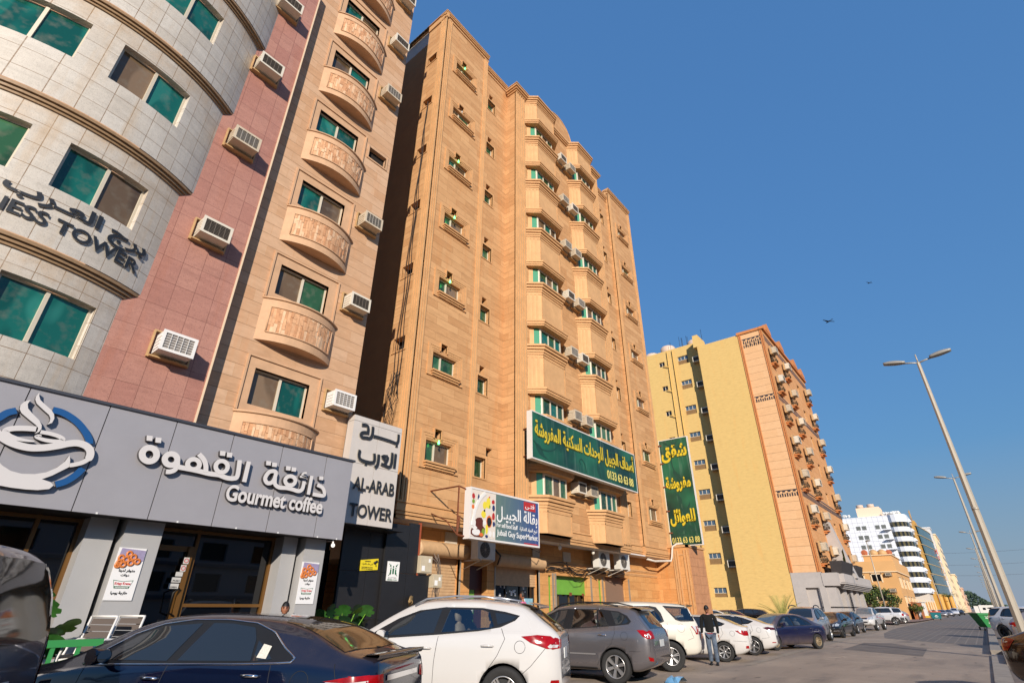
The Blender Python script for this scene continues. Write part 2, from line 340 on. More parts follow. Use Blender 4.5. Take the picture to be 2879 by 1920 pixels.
# ================================================================ ground
def ground():
    m = bpy.data.materials.new('dusty_asphalt'); m.use_nodes = True; nt = m.node_tree; N = nt.nodes; L = nt.links; b = N['Principled BSDF']
    b.inputs['Roughness'].default_value = 0.85
    g = N.new('ShaderNodeTexCoord')
    def noise(sc, det, lo, hi, stretch=None):
        v = g.outputs['Object']
        if stretch:
            mp = N.new('ShaderNodeMapping'); mp.inputs['Scale'].default_value = stretch; L.new(v, mp.inputs['Vector']); v = mp.outputs[0]
        n = N.new('ShaderNodeTexNoise'); n.inputs['Scale'].default_value = sc; n.inputs['Detail'].default_value = det; n.inputs['Roughness'].default_value = 0.62; L.new(v, n.inputs['Vector'])
        r = N.new('ShaderNodeMapRange'); r.inputs[1].default_value = lo; r.inputs[2].default_value = hi; L.new(n.outputs['Fac'], r.inputs[0]); return r.outputs[0]
    def mix(a, f, c, amt=1.0):
        mu = N.new('ShaderNodeMath'); mu.operation = 'MULTIPLY'; mu.inputs[1].default_value = amt; L.new(f, mu.inputs[0])
        x = N.new('ShaderNodeMix'); x.data_type = 'RGBA'; L.new(mu.outputs[0], x.inputs[0])
        if isinstance(a, tuple): x.inputs[6].default_value = (*a,1)
        else: L.new(a, x.inputs[6])
        x.inputs[7].default_value = (*c,1); return x.outputs[2]
    c = mix(S((150,134,118)), noise(0.25, 7, 0.45, 0.75), S((176,156,136)))
    c = mix(c, noise(0.6, 6, 0.52, 0.72, (0.35,1.4,1)), S((106,96,88)), 0.7)
    c = mix(c, noise(2.2, 5, 0.64, 0.72, (0.5,1.5,1)), S((58,52,48)), 0.6)
    c = mix(c, noise(90, 3, 0.5, 0.8), S((70,63,58)), 0.5)
    c = mix(c, noise(30, 3, 0.62, 0.8), S((180,160,136)), 0.35)
    nz = N.new('ShaderNodeTexNoise'); nz.inputs['Scale'].default_value = .7; nz.inputs['Detail'].default_value = 4; L.new(g.outputs['Object'], nz.inputs['Vector'])
    sc_ = N.new('ShaderNodeVectorMath'); sc_.operation = 'SCALE'; sc_.inputs['Scale'].default_value = 1.6; L.new(nz.outputs['Color'], sc_.inputs[0])
    ad_ = N.new('ShaderNodeVectorMath'); L.new(g.outputs['Object'], ad_.inputs[0]); L.new(sc_.outputs[0], ad_.inputs[1])
    vo = N.new('ShaderNodeTexVoronoi'); vo.feature = 'DISTANCE_TO_EDGE'; vo.inputs['Scale'].default_value = .17; L.new(ad_.outputs[0], vo.inputs['Vector'])
    vr = N.new('ShaderNodeMapRange'); vr.inputs[1].default_value = .018; vr.inputs[2].default_value = .004; L.new(vo.outputs['Distance'], vr.inputs[0])
    vm = N.new('ShaderNodeMath'); vm.operation = 'MULTIPLY'; L.new(vr.outputs[0], vm.inputs[0]); L.new(noise(.35, 3, .46, .6), vm.inputs[1])
    c = mix(c, vm.outputs[0], S((176,158,138)), .6)
    c = mix(c, noise(.9, 7, .66, .72, (.25,1.2,1)), S((70,62,57)), .55)
    L.new(c, b.inputs['Base Color'])
    n = N.new('ShaderNodeTexNoise'); n.inputs['Scale'].default_value = 60; n.inputs['Detail'].default_value = 3; L.new(g.outputs['Object'], n.inputs['Vector'])
    bp = N.new('ShaderNodeBump'); bp.inputs['Strength'].default_value = 0.35; bp.inputs['Distance'].default_value = 0.01; L.new(n.outputs['Fac'], bp.inputs['Height']); L.new(bp.outputs[0], b.inputs['Normal'])
    mb = MB()
    xs = [-400,-60,-10,0,5,9.5,10.5,11.5,12.5,20,40,80,200,1200,4000]; ys = [-1500,-200,-60,-20,-4,0,4,9,14,20,60,300,1500]
    rows = []
    for x in xs:
        t = min(1, max(0, (x-9.5)/3)); z = GZ*(t*t*(3-2*t))
        rows.append([(x, y, z) for y in ys])
    mb.grid(rows)
    o = mb.build('ground', m); o['kind'] = 'structure'
ground()
def brickpave(name, c1, c2, mo, bw, bh, ms, rot=0.0):
    m = bpy.data.materials.new(name); m.use_nodes = True; nt = m.node_tree; N = nt.nodes; L = nt.links; b = N['Principled BSDF']; b.inputs['Roughness'].default_value = 0.85
    g = N.new('ShaderNodeTexCoord'); mp = N.new('ShaderNodeMapping'); mp.inputs['Rotation'].default_value = (0,0,rot); L.new(g.outputs['Object'], mp.inputs['Vector'])
    br = N.new('ShaderNodeTexBrick'); L.new(mp.outputs[0], br.inputs['Vector']); br.inputs['Scale'].default_value = 1
    br.inputs['Color1'].default_value = (*c1,1); br.inputs['Color2'].default_value = (*c2,1); br.inputs['Mortar'].default_value = (*mo,1)
    br.inputs['Mortar Size'].default_value = ms; br.inputs['Brick Width'].default_value = bw; br.inputs['Row Height'].default_value = bh
    n = N.new('ShaderNodeTexNoise'); n.inputs['Scale'].default_value = 0.7; n.inputs['Detail'].default_value = 6; L.new(g.outputs['Object'], n.inputs['Vector'])
    r = N.new('ShaderNodeMapRange'); r.inputs[1].default_value = 0.45; r.inputs[2].default_value = 0.75; r.inputs[4].default_value = 0.6; L.new(n.outputs['Fac'], r.inputs[0])
    x = N.new('ShaderNodeMix'); x.data_type = 'RGBA'; L.new(r.outputs[0], x.inputs[0]); L.new(br.outputs['Color'], x.inputs[6]); x.inputs[7].default_value = (*S((122,108,94)),1)
    L.new(x.outputs[2], b.inputs['Base Color']); return m
def flat(name, pts, z, m):
    mb = MB(); mb.poly([(a,b_,z) for a,b_ in pts]); o = mb.build(name, m); o['kind'] = 'structure'; return o
flat('road_paving', [(39.5,0.35),(39.5,2.2),(43.5,5.4),(52,6.4),(64,7.0),(90,7.0),(400,7.2),(400,0.3)], GZ+0.004, brickpave('grey_paving', S((112,104,97)), S((102,95,90)), S((130,120,110)), 0.9, 0.45, 0.035))
flat('parking_edge', [(20,6.35),(26,6.55),(35,6.7),(46,6.95),(60,7.3),(76,8.0),(76,8.25),(60,7.6),(46,7.25),(35,7.0),(26,6.85),(20,6.6)], GZ+0.008, mat('edge_concrete', S((150,136,120)), 0.9, noise=0.2, nscale=2))
def patch(pts, z, col): return flat('road_patch', pts, z, mat('asphalt_patch', S((112,102,94)), 0.9, noise=0.3, nscale=1.2))
patch([(28.2,2.4),(33.5,2.6),(37.5,4.4),(37,5.6),(30.5,5.5)], GZ+0.005, 0)
KERB = mat('kerb_concrete', S((150,140,128)), 0.9, noise=0.25, nscale=3)
PAVE = brickpave('median_paving', S((120,104,92)), S((104,94,86)), S((70,62,56)), 0.6, 0.3, 0.02)
mb = MB(); mb.box(4, 30.6, -0.04, 0.33, GZ-0.2, GZ+0.05); mb.box(31.2, 620, -0.04, 0.32, GZ-0.2, GZ+0.17); mb.box(25.5, 31.2, -0.9, -0.045, GZ-0.2, GZ+0.16)
o = mb.build('kerb', KERB); o['kind'] = 'structure'
flat('parking_pavement', [(4,-0.045),(620,-0.045),(620,-7),(4,-7)], GZ+0.006, PAVE)
mb = MB(); mb.box(-8, 31.9, 10.1, 15.5, -0.3, 0.42)
o = mb.build('shop_pavement', brickpave('shop_paving', S((150,130,112)), S((140,120,104)), S((104,94,86)), 0.4, 0.2, 0.01)); o['kind'] = 'structure'
flat('sidewalk', [(80,8.6),(80,12),(118,12),(140,9.2),(137,7.6),(112,7.2),(96,7.4)], GZ+0.14, brickpave('pink_paving', S((150,118,104)), S((140,112,100)), S((110,96,84)), 0.4, 0.2, 0.01))
# ================================================================ window air conditioners
def make_ac(kind):
    """0 white with grille, 1 beige with dark grille, 2 beige with mesh grille"""
    root = thing('window_air_conditioner', 'window air conditioner', 'air conditioner')
    cas = MB(); W, H, D = 0.66, 0.44, 0.42
    cas.box(0, W, -D+0.02, 0.2, 0, H)
    cas.box(-0.015, W+0.015, -D-0.02, -D+0.02, -0.012, 0.045); cas.box(-0.015, W+0.015, -D-0.02, -D+0.02, H-0.05, H+0.012)
    cas.box(-0.015, 0.045, -D-0.02, -D+0.02, 0.045, H-0.05); cas.box(W-0.045, W+0.015, -D-0.02, -D+0.02, 0.045, H-0.05)
    for k in range(4): cas.box(-0.012, 0.0, -D+0.07, -0.06, 0.06+0.085*k, 0.12+0.085*k)
    cm = [mat('ac_white', S((226,222,216)), 0.5, noise=0.06, nscale=6), ACW, mat('ac_weathered', S((196,180,156)), 0.65, noise=0.18, nscale=8)][kind]
    cas.build('casing', cm, root)
    g = MB(); g.box(0.045, W-0.045, -D+0.005, -D+0.018, 0.045, H-0.05, 0)
    for k in range(1, 5): x = 0.045+(W-0.09)*k/5; g.box(x-0.006, x+0.006, -D-0.018, -D, 0.045, H-0.05, 1)
    for k in range(1, 9 if kind != 0 else 6): z = 0.045+(H-0.095)*k/(9 if kind != 0 else 6); g.box(0.045, W-0.045, -D-0.014, -D-0.002, z-0.005, z+0.005, 1)
    g.build('grille', [[mat('ac_fins', S((150,142,134)), 0.5), ACD, ACD][kind], [mat('ac_bars', S((206,202,196)), 0.5), mat('ac_bars_dark', S((104,94,82)), 0.6), ACG][kind]], root)
    fr = MB(); fr.box(-0.09, -0.055, -0.05, 0.1, -0.09, H+0.11); fr.box(W+0.055, W+0.09, -0.05, 0.1, -0.09, H+0.11)
    fr.box(-0.055, W+0.055, -0.05, 0.1, H+0.075, H+0.11); fr.box(-0.055, W+0.055, -0.12, 0.1, -0.09, -0.055)
    fr.build('mounting_frame', mat('ac_wood_frame', S((186,150,104)), 0.7, noise=0.15, nscale=9), root)
    return root
ACS = [make_ac(k) for k in range(3)]
AC_USED = [False]*3
def ac(kind, loc, label, group, rotz=0, scale=None):
    if not AC_USED[kind]: r = ACS[kind]; AC_USED[kind] = True
    else: r = dup(ACS[kind], loc, rotz)
    r.location = loc; r.rotation_euler = (0,0,rotz); r.scale = scale or (1,1,1)
    r['label'] = label; r['group'] = group; r['category'] = 'air conditioner'; return r
def pane_window(parent, f, u0, u1, z0, z1, depth, mats, split=(0.5,), fw=0.045, name='window', fm=None, thick=0.05):
    """A framed window at the back of its opening; panes are sub-parts."""
    mb = MB(); d0 = -depth; d1 = d0+thick
    mb.fbox(f,u0,u1,z0,z0+fw,d0,d1); mb.fbox(f,u0,u1,z1-fw,z1,d0,d1); mb.fbox(f,u0,u0+fw,z0+fw,z1-fw,d0,d1); mb.fbox(f,u1-fw,u1,z0+fw,z1-fw,d0,d1)
    cuts = [u0+fw] + [u0+(u1-u0)*s for s in split] + [u1-fw]
    for s in cuts[1:-1]: mb.fbox(f,s-fw*0.7,s+fw*0.7,z0+fw,z1-fw,d0,d1+0.012)
    w_ = mb.build(name, fm or ALU, parent)
    for i in range(len(cuts)-1):
        g = MB(); dd = d0+0.012+0.012*(i % 2); a, b = cuts[i], cuts[i+1]
        g.quad(f(a,z0+fw,dd), f(b,z0+fw,dd), f(b,z1-fw,dd), f(a,z1-fw,dd)); g.build('pane', mats[i % len(mats)], w_)
    return w_
# ================================================================ grey granite tower (curved bay + pink pier)
CXB, CYB = 0.1, 16.05
def FC(Rk):
    def f(u, z, d):
        a = math.asin(max(-1, min(1, (u-CXB)/Rk))); r = Rk+d
        return (CXB+r*math.sin(a), CYB-r*math.cos(a), z)
    return f
tower = thing('office_tower', 'grey granite office tower with curved front and pink granite pier beside it', 'building', (0.1, 14, 0))
YP = 12.3
def Rk(k): return 4.2+0.13*k
def xend(R_): return CXB+math.sqrt(R_*R_-(CYB-YP)**2)
for k in range(5):
    r = Rk(k); f = FC(r); z0 = 4.4 if k == 0 else 7.52+3.09*(k-1); z1 = 7.30+3.09*k
    zb = 5.69+3.06*k
    holes = [(0.13,1.64,zb,zb+1.14), (-1.99,-0.48,zb,zb+1.14)]
    mb = MB(); wall(mb, f, -3.6, xend(r), z0, z1, holes, 0.16, du=0.16)
    mb.build('granite_wall', GRAN, tower, fix=False)
    cols = [((TEAL,TEAL),(BROWNG,TEAL)),((TEAL,BROWNG),(TEAL,GREENG)),((BROWNG,TEAL),(TEAL,TEAL)),((TEAL,TEAL),(TEAL,TEAL)),((TEAL,TEAL),(TEAL,TEAL))][k]
    for h, cs in zip(holes, cols): pane_window(tower, f, h[0], h[1], h[2], h[3], 0.16, [DARKBR if c is None else c for c in cs])
    mb = MB()
    zc = 7.30+3.09*k; xe = xend(r+0.13)
    for i, (a, b, d) in enumerate(((0,0.065,0.035),(0.065,0.14,0.075),(0.14,0.22,0.12))): mb.fbox(f, -3.6, xend(r+d), zc+a, zc+b-0.012, -0.12, d, 0, 26)
    for a, d in ((0.053,0.02),(0.128,0.05),(0.208,0.09)): mb.fbox(f, -3.6, xend(r), zc+a, zc+a+0.012, -0.12, d, 1, 26)
    mb.build('cornice', [mat('brown_granite', S((150,120,86)), 0.5, noise=0.15, nscale=12), mat('cornice_joint', S((66,46,30)), 0.8)], tower)
mb = MB(); wall(mb, FY(YP), 1.2, 4.03, 3.0, 21.5, [(2.80,3.50,6.27+3.12*k,6.80+3.12*k) for k in range(5)], 0.25)
mb.quad((4.03,YP,3.0),(4.03,YP,21.5),(4.03,14,21.5),(4.03,14,3.0))
mb.build('pink_pier', PINK, tower, fix=False)
mb = MB(); mb.box(4.015, 4.055, YP-0.025, 12.7, 4.4, 21.5); mb.build('edge_trim', mat('cream_trim', S((222,196,164)), 0.6), tower)
for k in range(5):
    ac([0,1,2,1,1][k], (2.82, YP-0.02, 6.31+3.12*k), ['clean white window air conditioner low on the pink granite pier','grimy window air conditioner with dark grille on pink pier, second from bottom','window air conditioner with fine mesh grille on pink pier, third from bottom','window air conditioner on pink granite pier, fourth up from coffee shop','topmost air conditioner on the pink pier, cut by photo top'][k], 'air conditioners on the pink granite pier')
# tower lettering on the curved wall
sign = thing('tower_lettering', 'dark raised lettering on the curved granite wall, Arabic above English', 'sign', (0.4, 11.8, 7.8))
f1 = FC(Rk(1))
BLET = mat('black_lettering', S((38,40,44)), 0.5); EDGE = mat('letter_edge', S((170,164,152)), 0.4, 0.5)
def two_layer(name, s, f, u, z, w_, h, d, e, par, bold, arabic=False, fm=None, bm=None):
    mb = MB(); V, F = text_mesh(s, w_, h, e, bold, arabic); i = len(mb.v); mb.v += [f(u+x, z+y, d+zz) for x,y,zz in V]
    for q in F:
        P = [V[k] for k in q]; top = all(abs(p[2]-e) < 1e-5 for p in P)
        mb.face([i+k for k in q], 0 if top else 1)
    return mb.build(name, [fm or BLET, bm or EDGE], par)
two_layer('latin_lettering', 'BUSINESS TOWER', f1, -1.36, 7.87, 3.36, 0.29, 0.012, 0.022, sign, 0.022)
two_layer('arabic_lettering', 'برج العـرب', f1, -0.42, 8.16, 2.46, 0.48, 0.012, 0.022, sign, 0.03, True)
# ================================================================ peach apartment building with curved balconies
YB = 12.6; peach = thing('apartment_building', 'peach limestone apartment building with bowed stone balconies', 'building', (6, 14, 0))
fb = FY(YB); FL = 3.185; holes = []
for k in range(9):
    holes.append((5.14,6.66,5.93+FL*k,6.89+FL*k)); holes.append((7.16,7.92,6.36+FL*k,6.88+FL*k))
mb = MB(); wall(mb, fb, 4.03, 8.12, 3.0, 33.0, holes, 0.17)
mb.quad((8.12,YB,3),(8.12,24,3),(8.12,24,33),(8.12,YB,33)); mb.quad((4.03,YB,33),(8.12,YB,33),(8.12,24,33),(4.03,24,33))
mb.quad((8.12,24,3),(-6,24,3),(-6,24,33),(8.12,24,33))
mb.build('wall', PEACH, peach, fix=False)
def FA(k):                                              # bowed balcony frame: u in -1..1
    c, sg = 1.115, 0.40; r = (c*c+sg*sg)/(2*sg); am = math.asin(c/r)
    def f(u, z, d):
        a = u*am; rr = r+d
        return (6.015+rr*math.sin(a), YB+0.0-(rr*math.cos(a)-(r-sg)), z)
    return f
rnd = random.Random(3)
for k in range(9):
    zf = 5.73+FL*k
    mb = MB(); u0, u1, z0, z1 = 4.91, 6.95, zf, zf+1.43     # surround
    for a in ((u0,5.14,z0,z1),(6.66,u1,z0,z1),(5.14,6.66,z0,zf+0.2),(5.14,6.66,zf+1.16,z1)): mb.fbox(fb, *a, -0.1, 0.012)
    for a in ((u0-0.03,u0+0.02,z0,z1),(u1-0.02,u1+0.03,z0,z1),(u0-0.03,u1+0.03,z1,z1+0.05)): mb.fbox(fb, *a, -0.1, 0.05)
    mb.build('window_surround', PEACHT, peach)
    cs = [(BROWNG,TEAL),(BROWNG,GREENG),(TEAL,BROWNG),(TEAL,TEAL),(BROWNG,TEAL),(TEAL,BROWNG),(TEAL,TEAL),(BROWNG,TEAL),(TEAL,TEAL)][k]
    pane_window(peach, fb, 5.14, 6.66, 5.93+FL*k, 6.89+FL*k, 0.17, cs)
    f = FA(k); zb, zt = zf-1.29, zf-0.04
    mb = MB()
    for i in range(20):
        a, b = -1+2*i/20, -1+2*(i+1)/20
        mb.quad(f(a,zb,0), f(b,zb,0), f(b,zt,0), f(a,zt,0)); 
    top = [f(-1+2*i/20, zt, 0) for i in range(21)]; bot = [f(-1+2*i/20, zb, 0) for i in range(21)]
    mb.poly(top); mb.poly(bot[::-1])
    bal = mb.build('balcony', PEACHT, peach, fix=False)
    mb = MB(); mb.tube([f(-1.02+2.04*i/24, zt, 0.015) for i in range(25)], 0.032, 6); mb.build('coping', PEACHT, bal)
    mb = MB(); q0, q1 = zb+0.24, zt-0.26
    for z in (q0, q1): mb.tube([f(-0.80+1.60*i/20, z, 0.012) for i in range(21)], 0.020, 6)
    for u in (-0.80, 0.80): mb.tube([f(u, q0, 0.012), f(u, q1, 0.012)], 0.020, 6)
    mb.build('panel_moulding', PEACHT, bal)
    mb = MB(); u = -0.79
    while u < 0.78:
        du = rnd.uniform(0.05,0.075); z = q0+0.02; u2 = min(u+du, 0.79)
        while z < q1-0.02:
            dz = rnd.uniform(0.12,0.40); z2 = min(z+dz, q1-0.015)
            j = [rnd.uniform(-0.012,0.012) for _ in range(4)]; d = rnd.uniform(0.004,0.022)
            mb.hexa((f(u+j[0],z,d),f(u2+j[1]-0.006,z,d),f(u2-0.006,z,-0.01),f(u,z,-0.01),f(u+j[2],z2-0.008,d),f(u2+j[3]-0.006,z2-0.008,d),f(u2-0.006,z2-0.008,-0.01),f(u,z2-0.008,-0.01)), rnd.choice((0,0,1,2)))
            z = z2
        u = u2
    mb.build('stone_panel', [mat('rough_stone', S((206,158,118)), 0.85, noise=0.25, nscale=9, bump=0.5, bscale=30), mat('rough_stone_pale', S((216,178,142)), 0.85, noise=0.2, nscale=9, bump=0.5, bscale=30), mat('rough_stone_dark', S((194,142,102)), 0.85, noise=0.25, nscale=9, bump=0.5, bscale=30)], bal)
    if k == 3:
        mb = MB(); mb.fbox(fb, 7.16, 7.92, 6.36+FL*k, 6.88+FL*k, -0.19, -0.17); mb.build('empty_unit_opening', HOLE, peach)
        mb = MB()
        for a in ((7.1,7.16,6.30+FL*k,6.94+FL*k),(7.92,7.98,6.30+FL*k,6.94+FL*k),(7.16,7.92,6.30+FL*k,6.36+FL*k)): mb.fbox(fb,*a,-0.05,0.03)
        mb.build('opening_frame', PEACHT, peach)
    elif k < 8:
        ac([0,1,2,0,2,1,1,2][k], (7.21, YB-0.02, 6.40+FL*k), ['white window air conditioner just above the white tower name sign','window air conditioner on peach building, second up beside bowed balconies','window air conditioner on peach building, below the empty wall opening','','window air conditioner on peach building, first above the empty opening','window air conditioner on peach building, second above the empty opening','window air conditioner on peach building nearest the photo top','topmost window air conditioner on the peach building'][k], 'air conditioners on the peach building')
# ================================================================ sandstone furnished-apartment building
SB = thing('sandstone_building', 'tall sandstone apartment building with bay windows, cornices and shops at its foot', 'building', (22, 15, 0))
YT, YR, YC, YF = 14.0, 14.2, 13.48, 12.94
FT, FR, FCN = FY(YT), FY(YR), FY(YC)
FLS = 3.55; ZL = 4.62
tow = []; small = []
def tower_holes(x): return [(x+.27, x+1.57, 6.15+FLS*k, 6.93+FLS*k) for k in range(7)] + [(x+.64, x+.99, 7.08+FLS*k, 7.40+FLS*k) for k in range(7)]
def surround(parent, f, x, z, vent=True):
    mb = MB()
    x0, x1, z0, z1 = x, x+1.94, z-0.26, z+1.11
    for i, (w_, d) in enumerate(((0.09,0.055),(0.09,0.038),(0.085,0.02))):
        o = sum((0.09,0.09,0.085)[:i]); a0, a1, b0, b1 = x0+o, x1-o, z0+o*0.3, z1-o*0.98
        vx0, vx1 = x+.60, x+1.03
        mb.fbox(f, a0, a0+w_, b0, b1, -0.05, d); mb.fbox(f, a1-w_, a1, b0, b1, -0.05, d)
        mb.fbox(f, a0+w_, vx0, b1-w_, b1, -0.05, d-0.002); mb.fbox(f, vx1, a1-w_, b1-w_, b1, -0.05, d-0.002)
        mb.fbox(f, a0+w_, a1-w_, b0, b0+0.03, -0.05, d-0.003)
    for a in ((x+.60,x+.64,z+.90,z+1.29),(x+.99,x+1.03,z+.90,z+1.29),(x+.64,x+.99,z+1.25,z+1.29)): mb.fbox(f, *a, -0.05, 0.066)
    s_ = mb.build('window_surround', SANDT, parent)
    mb = MB()
    for i, (d, a, b) in enumerate(((0.19,-0.08,-0.012),(0.14,-0.165,-0.105),(0.09,-0.235,-0.185))):
        mb.fbox(f, x+.20+.03*i, x+1.74-.03*i, z+a, z+b, -0.05, d)
    mb.build('sill', SANDT, s_)
# walls
mb = MB()
wall(mb, FT, 11.2, 14.65, ZL, 31.45, tower_holes(11.93), 0.20)
wall(mb, FT, 29.1, 32.6, ZL, 31.45, tower_holes(29.93), 0.20)
mb.quad((14.65,YT,ZL),(14.65,17,ZL),(14.65,17,31.45),(14.65,YT,31.45)); mb.quad((29.1,YT,ZL),(29.1,17,ZL),(29.1,17,31.45),(29.1,YT,31.45)); mb.quad((32.6,YT,0),(32.6,24,0),(32.6,24,31.45),(32.6,YT,31.45))
for x0, x1 in ((11.2,14.65),(29.1,32.6)): mb.quad((x0,YT,31.45),(x1,YT,31.45),(x1,17,31.45),(x0,17,31.45))
sh = [(15.0,15.66,6.12+FLS*k,6.93+FLS*k) for k in range(7)]; sv = [((15.69 if k == 0 else 15.12), (16.07 if k == 0 else 15.44), 7.06+FLS*k, 7.42+FLS*k) for k in range(7)]
sh2 = [(27.75,28.35,6.12+FLS*k,6.93+FLS*k) for k in range(7)]; sv2 = [(27.85,28.15,7.06+FLS*k,7.42+FLS*k) for k in range(7)]
wall(mb, FR, 14.65, 17.2, ZL-0.3, 30.9, sh+sv, 0.25); wall(mb, FR, 26.0, 29.1, ZL-0.3, 30.6, sh2+sv2, 0.25)
mb.quad((14.65,YR,30.9),(17.2,YR,30.9),(17.2,17,30.9),(14.65,17,30.9)); mb.quad((26,YR,30.6),(29.1,YR,30.6),(29.1,17,30.6),(26,17,30.6))
mb.build('wall', SAND, SB, fix=False)
mb = MB()
wall(mb, FCN, 16.72, 26.3, ZL-0.5, 30.5, [], 0.2)
mb.quad((16.72,YC,ZL-0.5),(16.72,15,ZL-0.5),(16.72,15,30.5),(16.72,YC,30.5)); mb.quad((26.3,YC,ZL-0.5),(26.3,15,ZL-0.5),(26.3,15,30.5),(26.3,YC,30.5))
mb.quad((16.72,YC,30.5),(26.3,YC,30.5),(26.3,17,30.5),(16.72,17,30.5))
mb.build('central_wall', SAND, SB, fix=False)
# side wall towards the peach building
FS = FX(11.2); mb = MB()
wall(mb, FS, YT, 15.42, ZL, 31.45, [(14.52,15.24,10.38+3.5*k,10.98+3.5*k) for k in range(6)], 0.3)
mb.build('side_wall', SAND, SB, fix=False)
mb = MB(); mb.box(11.28, 32, 15.42, 24, 3.0, 30.2); mb.build('rear_block', PLAST, SB)
mb = MB()
for k in range(6): mb.box(11.52, 11.56, 14.5, 15.26, 10.36+3.5*k, 11.0+3.5*k)
for x in (11.93, 29.93):
    for k in range(7): mb.box(x+.62, x+1.01, YT+0.205, YT+0.24, 7.06+FLS*k, 7.42+FLS*k)
for q in sv+sv2: mb.box(q[0]-.02, q[1]+.02, YR+0.26, YR+0.3, q[2]-.02, q[3]+.02)
mb.build('dark_opening', HOLE, SB)
mb = MB()
for k in range(6):
    z = 10.38+3.5*k
    for a in ((14.46,15.30,z-0.05,z),(14.46,14.52,z,z+0.6),(15.24,15.30,z,z+0.6)): mb.fbox(FS, *a, -0.02, 0.03)
mb.build('opening_frame', SANDT, SB)
# fluted pilasters
mb = MB()
def flutes(f, u0, u1, z0, z1, d, n):
    mb.fbox(f, u0, u1, z0, z1, -0.05, d*0.35)
    w_ = (u1-u0)/(2*n-1)
    for k in range(n): mb.fbox(f, u0+2*k*w_, u0+(2*k+1)*w_, z0, z1, d*0.35-0.003, d)
flutes(FT, 11.20, 11.60, ZL, 30.95, 0.07, 4); flutes(FT, 14.36, 14.65, ZL, 30.95, 0.06, 3)
flutes(FT, 29.1, 29.4, ZL, 30.95, 0.06, 3); flutes(FT, 32.3, 32.6, ZL, 30.95, 0.06, 3)
flutes(FS, YT-0.07, 14.38, ZL, 30.95, 0.06, 4)
flutes(FCN, 16.72, 17.52, 4.2, 30.0, 0.09, 5); flutes(FCN, 25.55, 26.3, 4.2, 30.0, 0.09, 5)
mb.build('pilaster', SANDP, SB)
# parapet copings and cornices
mb = MB()
for f, u0, u1, z in ((FT,11.1,14.72,31.45),(FT,29.03,32.7,31.45),(FR,14.66,16.7,30.9),(FR,26.32,29.09,30.6)):
    mb.fbox(f,u0,u1,z-0.46,z-0.36,-0.1,0.05); mb.fbox(f,u0,u1,z-0.20,z-0.12,-0.1,0.07); mb.fbox(f,u0,u1,z-0.10,z,-0.4,0.11); mb.fbox(f,u0,u1,z-0.004,z+0.05,-0.4,0.14)
mb.fbox(FS,YT-0.1,15.45,31.0,31.45,-0.1,0.06); mb.fbox(FS,YT-0.12,15.47,31.45,31.5,-0.3,0.12)
for x0, x1 in ((16.72,17.52),(25.55,26.3)):
    for i, (a, b, d) in enumerate(((0,0.12,0.12),(0.12,0.24,0.20),(0.24,0.38,0.28),(0.38,0.44,0.32))): mb.fbox(FCN,x0-d+0.05,x1+d-0.05,30.0+a,30.0+b,-0.6,d)
for i, (a, b, d) in enumerate(((0,0.12,0.08),(0.12,0.24,0.15),(0.24,0.32,0.20))): mb.fbox(FCN, 17.5, 25.6, 30.05+a, 30.05+b, -0.5, d)
mb.build('parapet_cornice', SANDT, SB)
pts = [(19.9,30.3)] + [(21.45-1.55*math.cos(PI*t/16), 30.4+1.75*math.sin(PI*t/16)**0.9) for t in range(17)] + [(23.0,30.3)]
mb = MB(); mb.prism(pts, YC-0.03, YC+0.3, 'y'); mb.build('gable', SAND, SB)
mb = MB(); mb.tube([(21.45-1.58*math.cos(PI*t/20), YC-0.02, 30.4+1.79*math.sin(PI*t/20)**0.9) for t in range(21)], 0.05, 6)
mb.build('gable_coping', SANDT, SB)
# base ledge with corbels under the bays
def bay_path(x0, x1, o, bays):                          # plan polyline of the front
    p = [(x0, YT-o)]
    return p
mb = MB(); steps = ((4.10,4.22,0.02),(4.22,4.32,0.07),(4.32,4.42,0.11),(4.42,4.52,0.09),(4.52,4.60,0.04),(4.60,4.66,0.08))
for a, b, d in steps:
    mb.fbox(FT, 11.2-d, 14.65+d*0.3, a, b-0.004, -0.3, d); mb.fbox(FT, 29.1, 32.6+d*0.5, a, b-0.004, -0.3, d)
    mb.fbox(FR, 14.65+d*0.3, 16.72, a, b-0.004, -0.3, d); mb.fbox(FR, 26.3, 29.1, a, b-0.004, -0.3, d)
    mb.fbox(FCN, 16.72, 26.3, a-0.1, b-0.104, -0.5, d)
    mb.fbox(FS, YT+0.002, 15.42, a, b-0.004, -0.05, d)
mb.build('base_ledge', SANDT, SB)
mb = MB(); mb.box(11.3, 32.5, YT+0.02, 15.0, 4.08, 4.14); mb.box(16.75, 26.28, YC+0.02, YT+0.02, 3.99, 4.06)
mb.build('soffit', mat('grey_soffit', S((214,208,204)), 0.8, noise=0.1, nscale=2), SB)
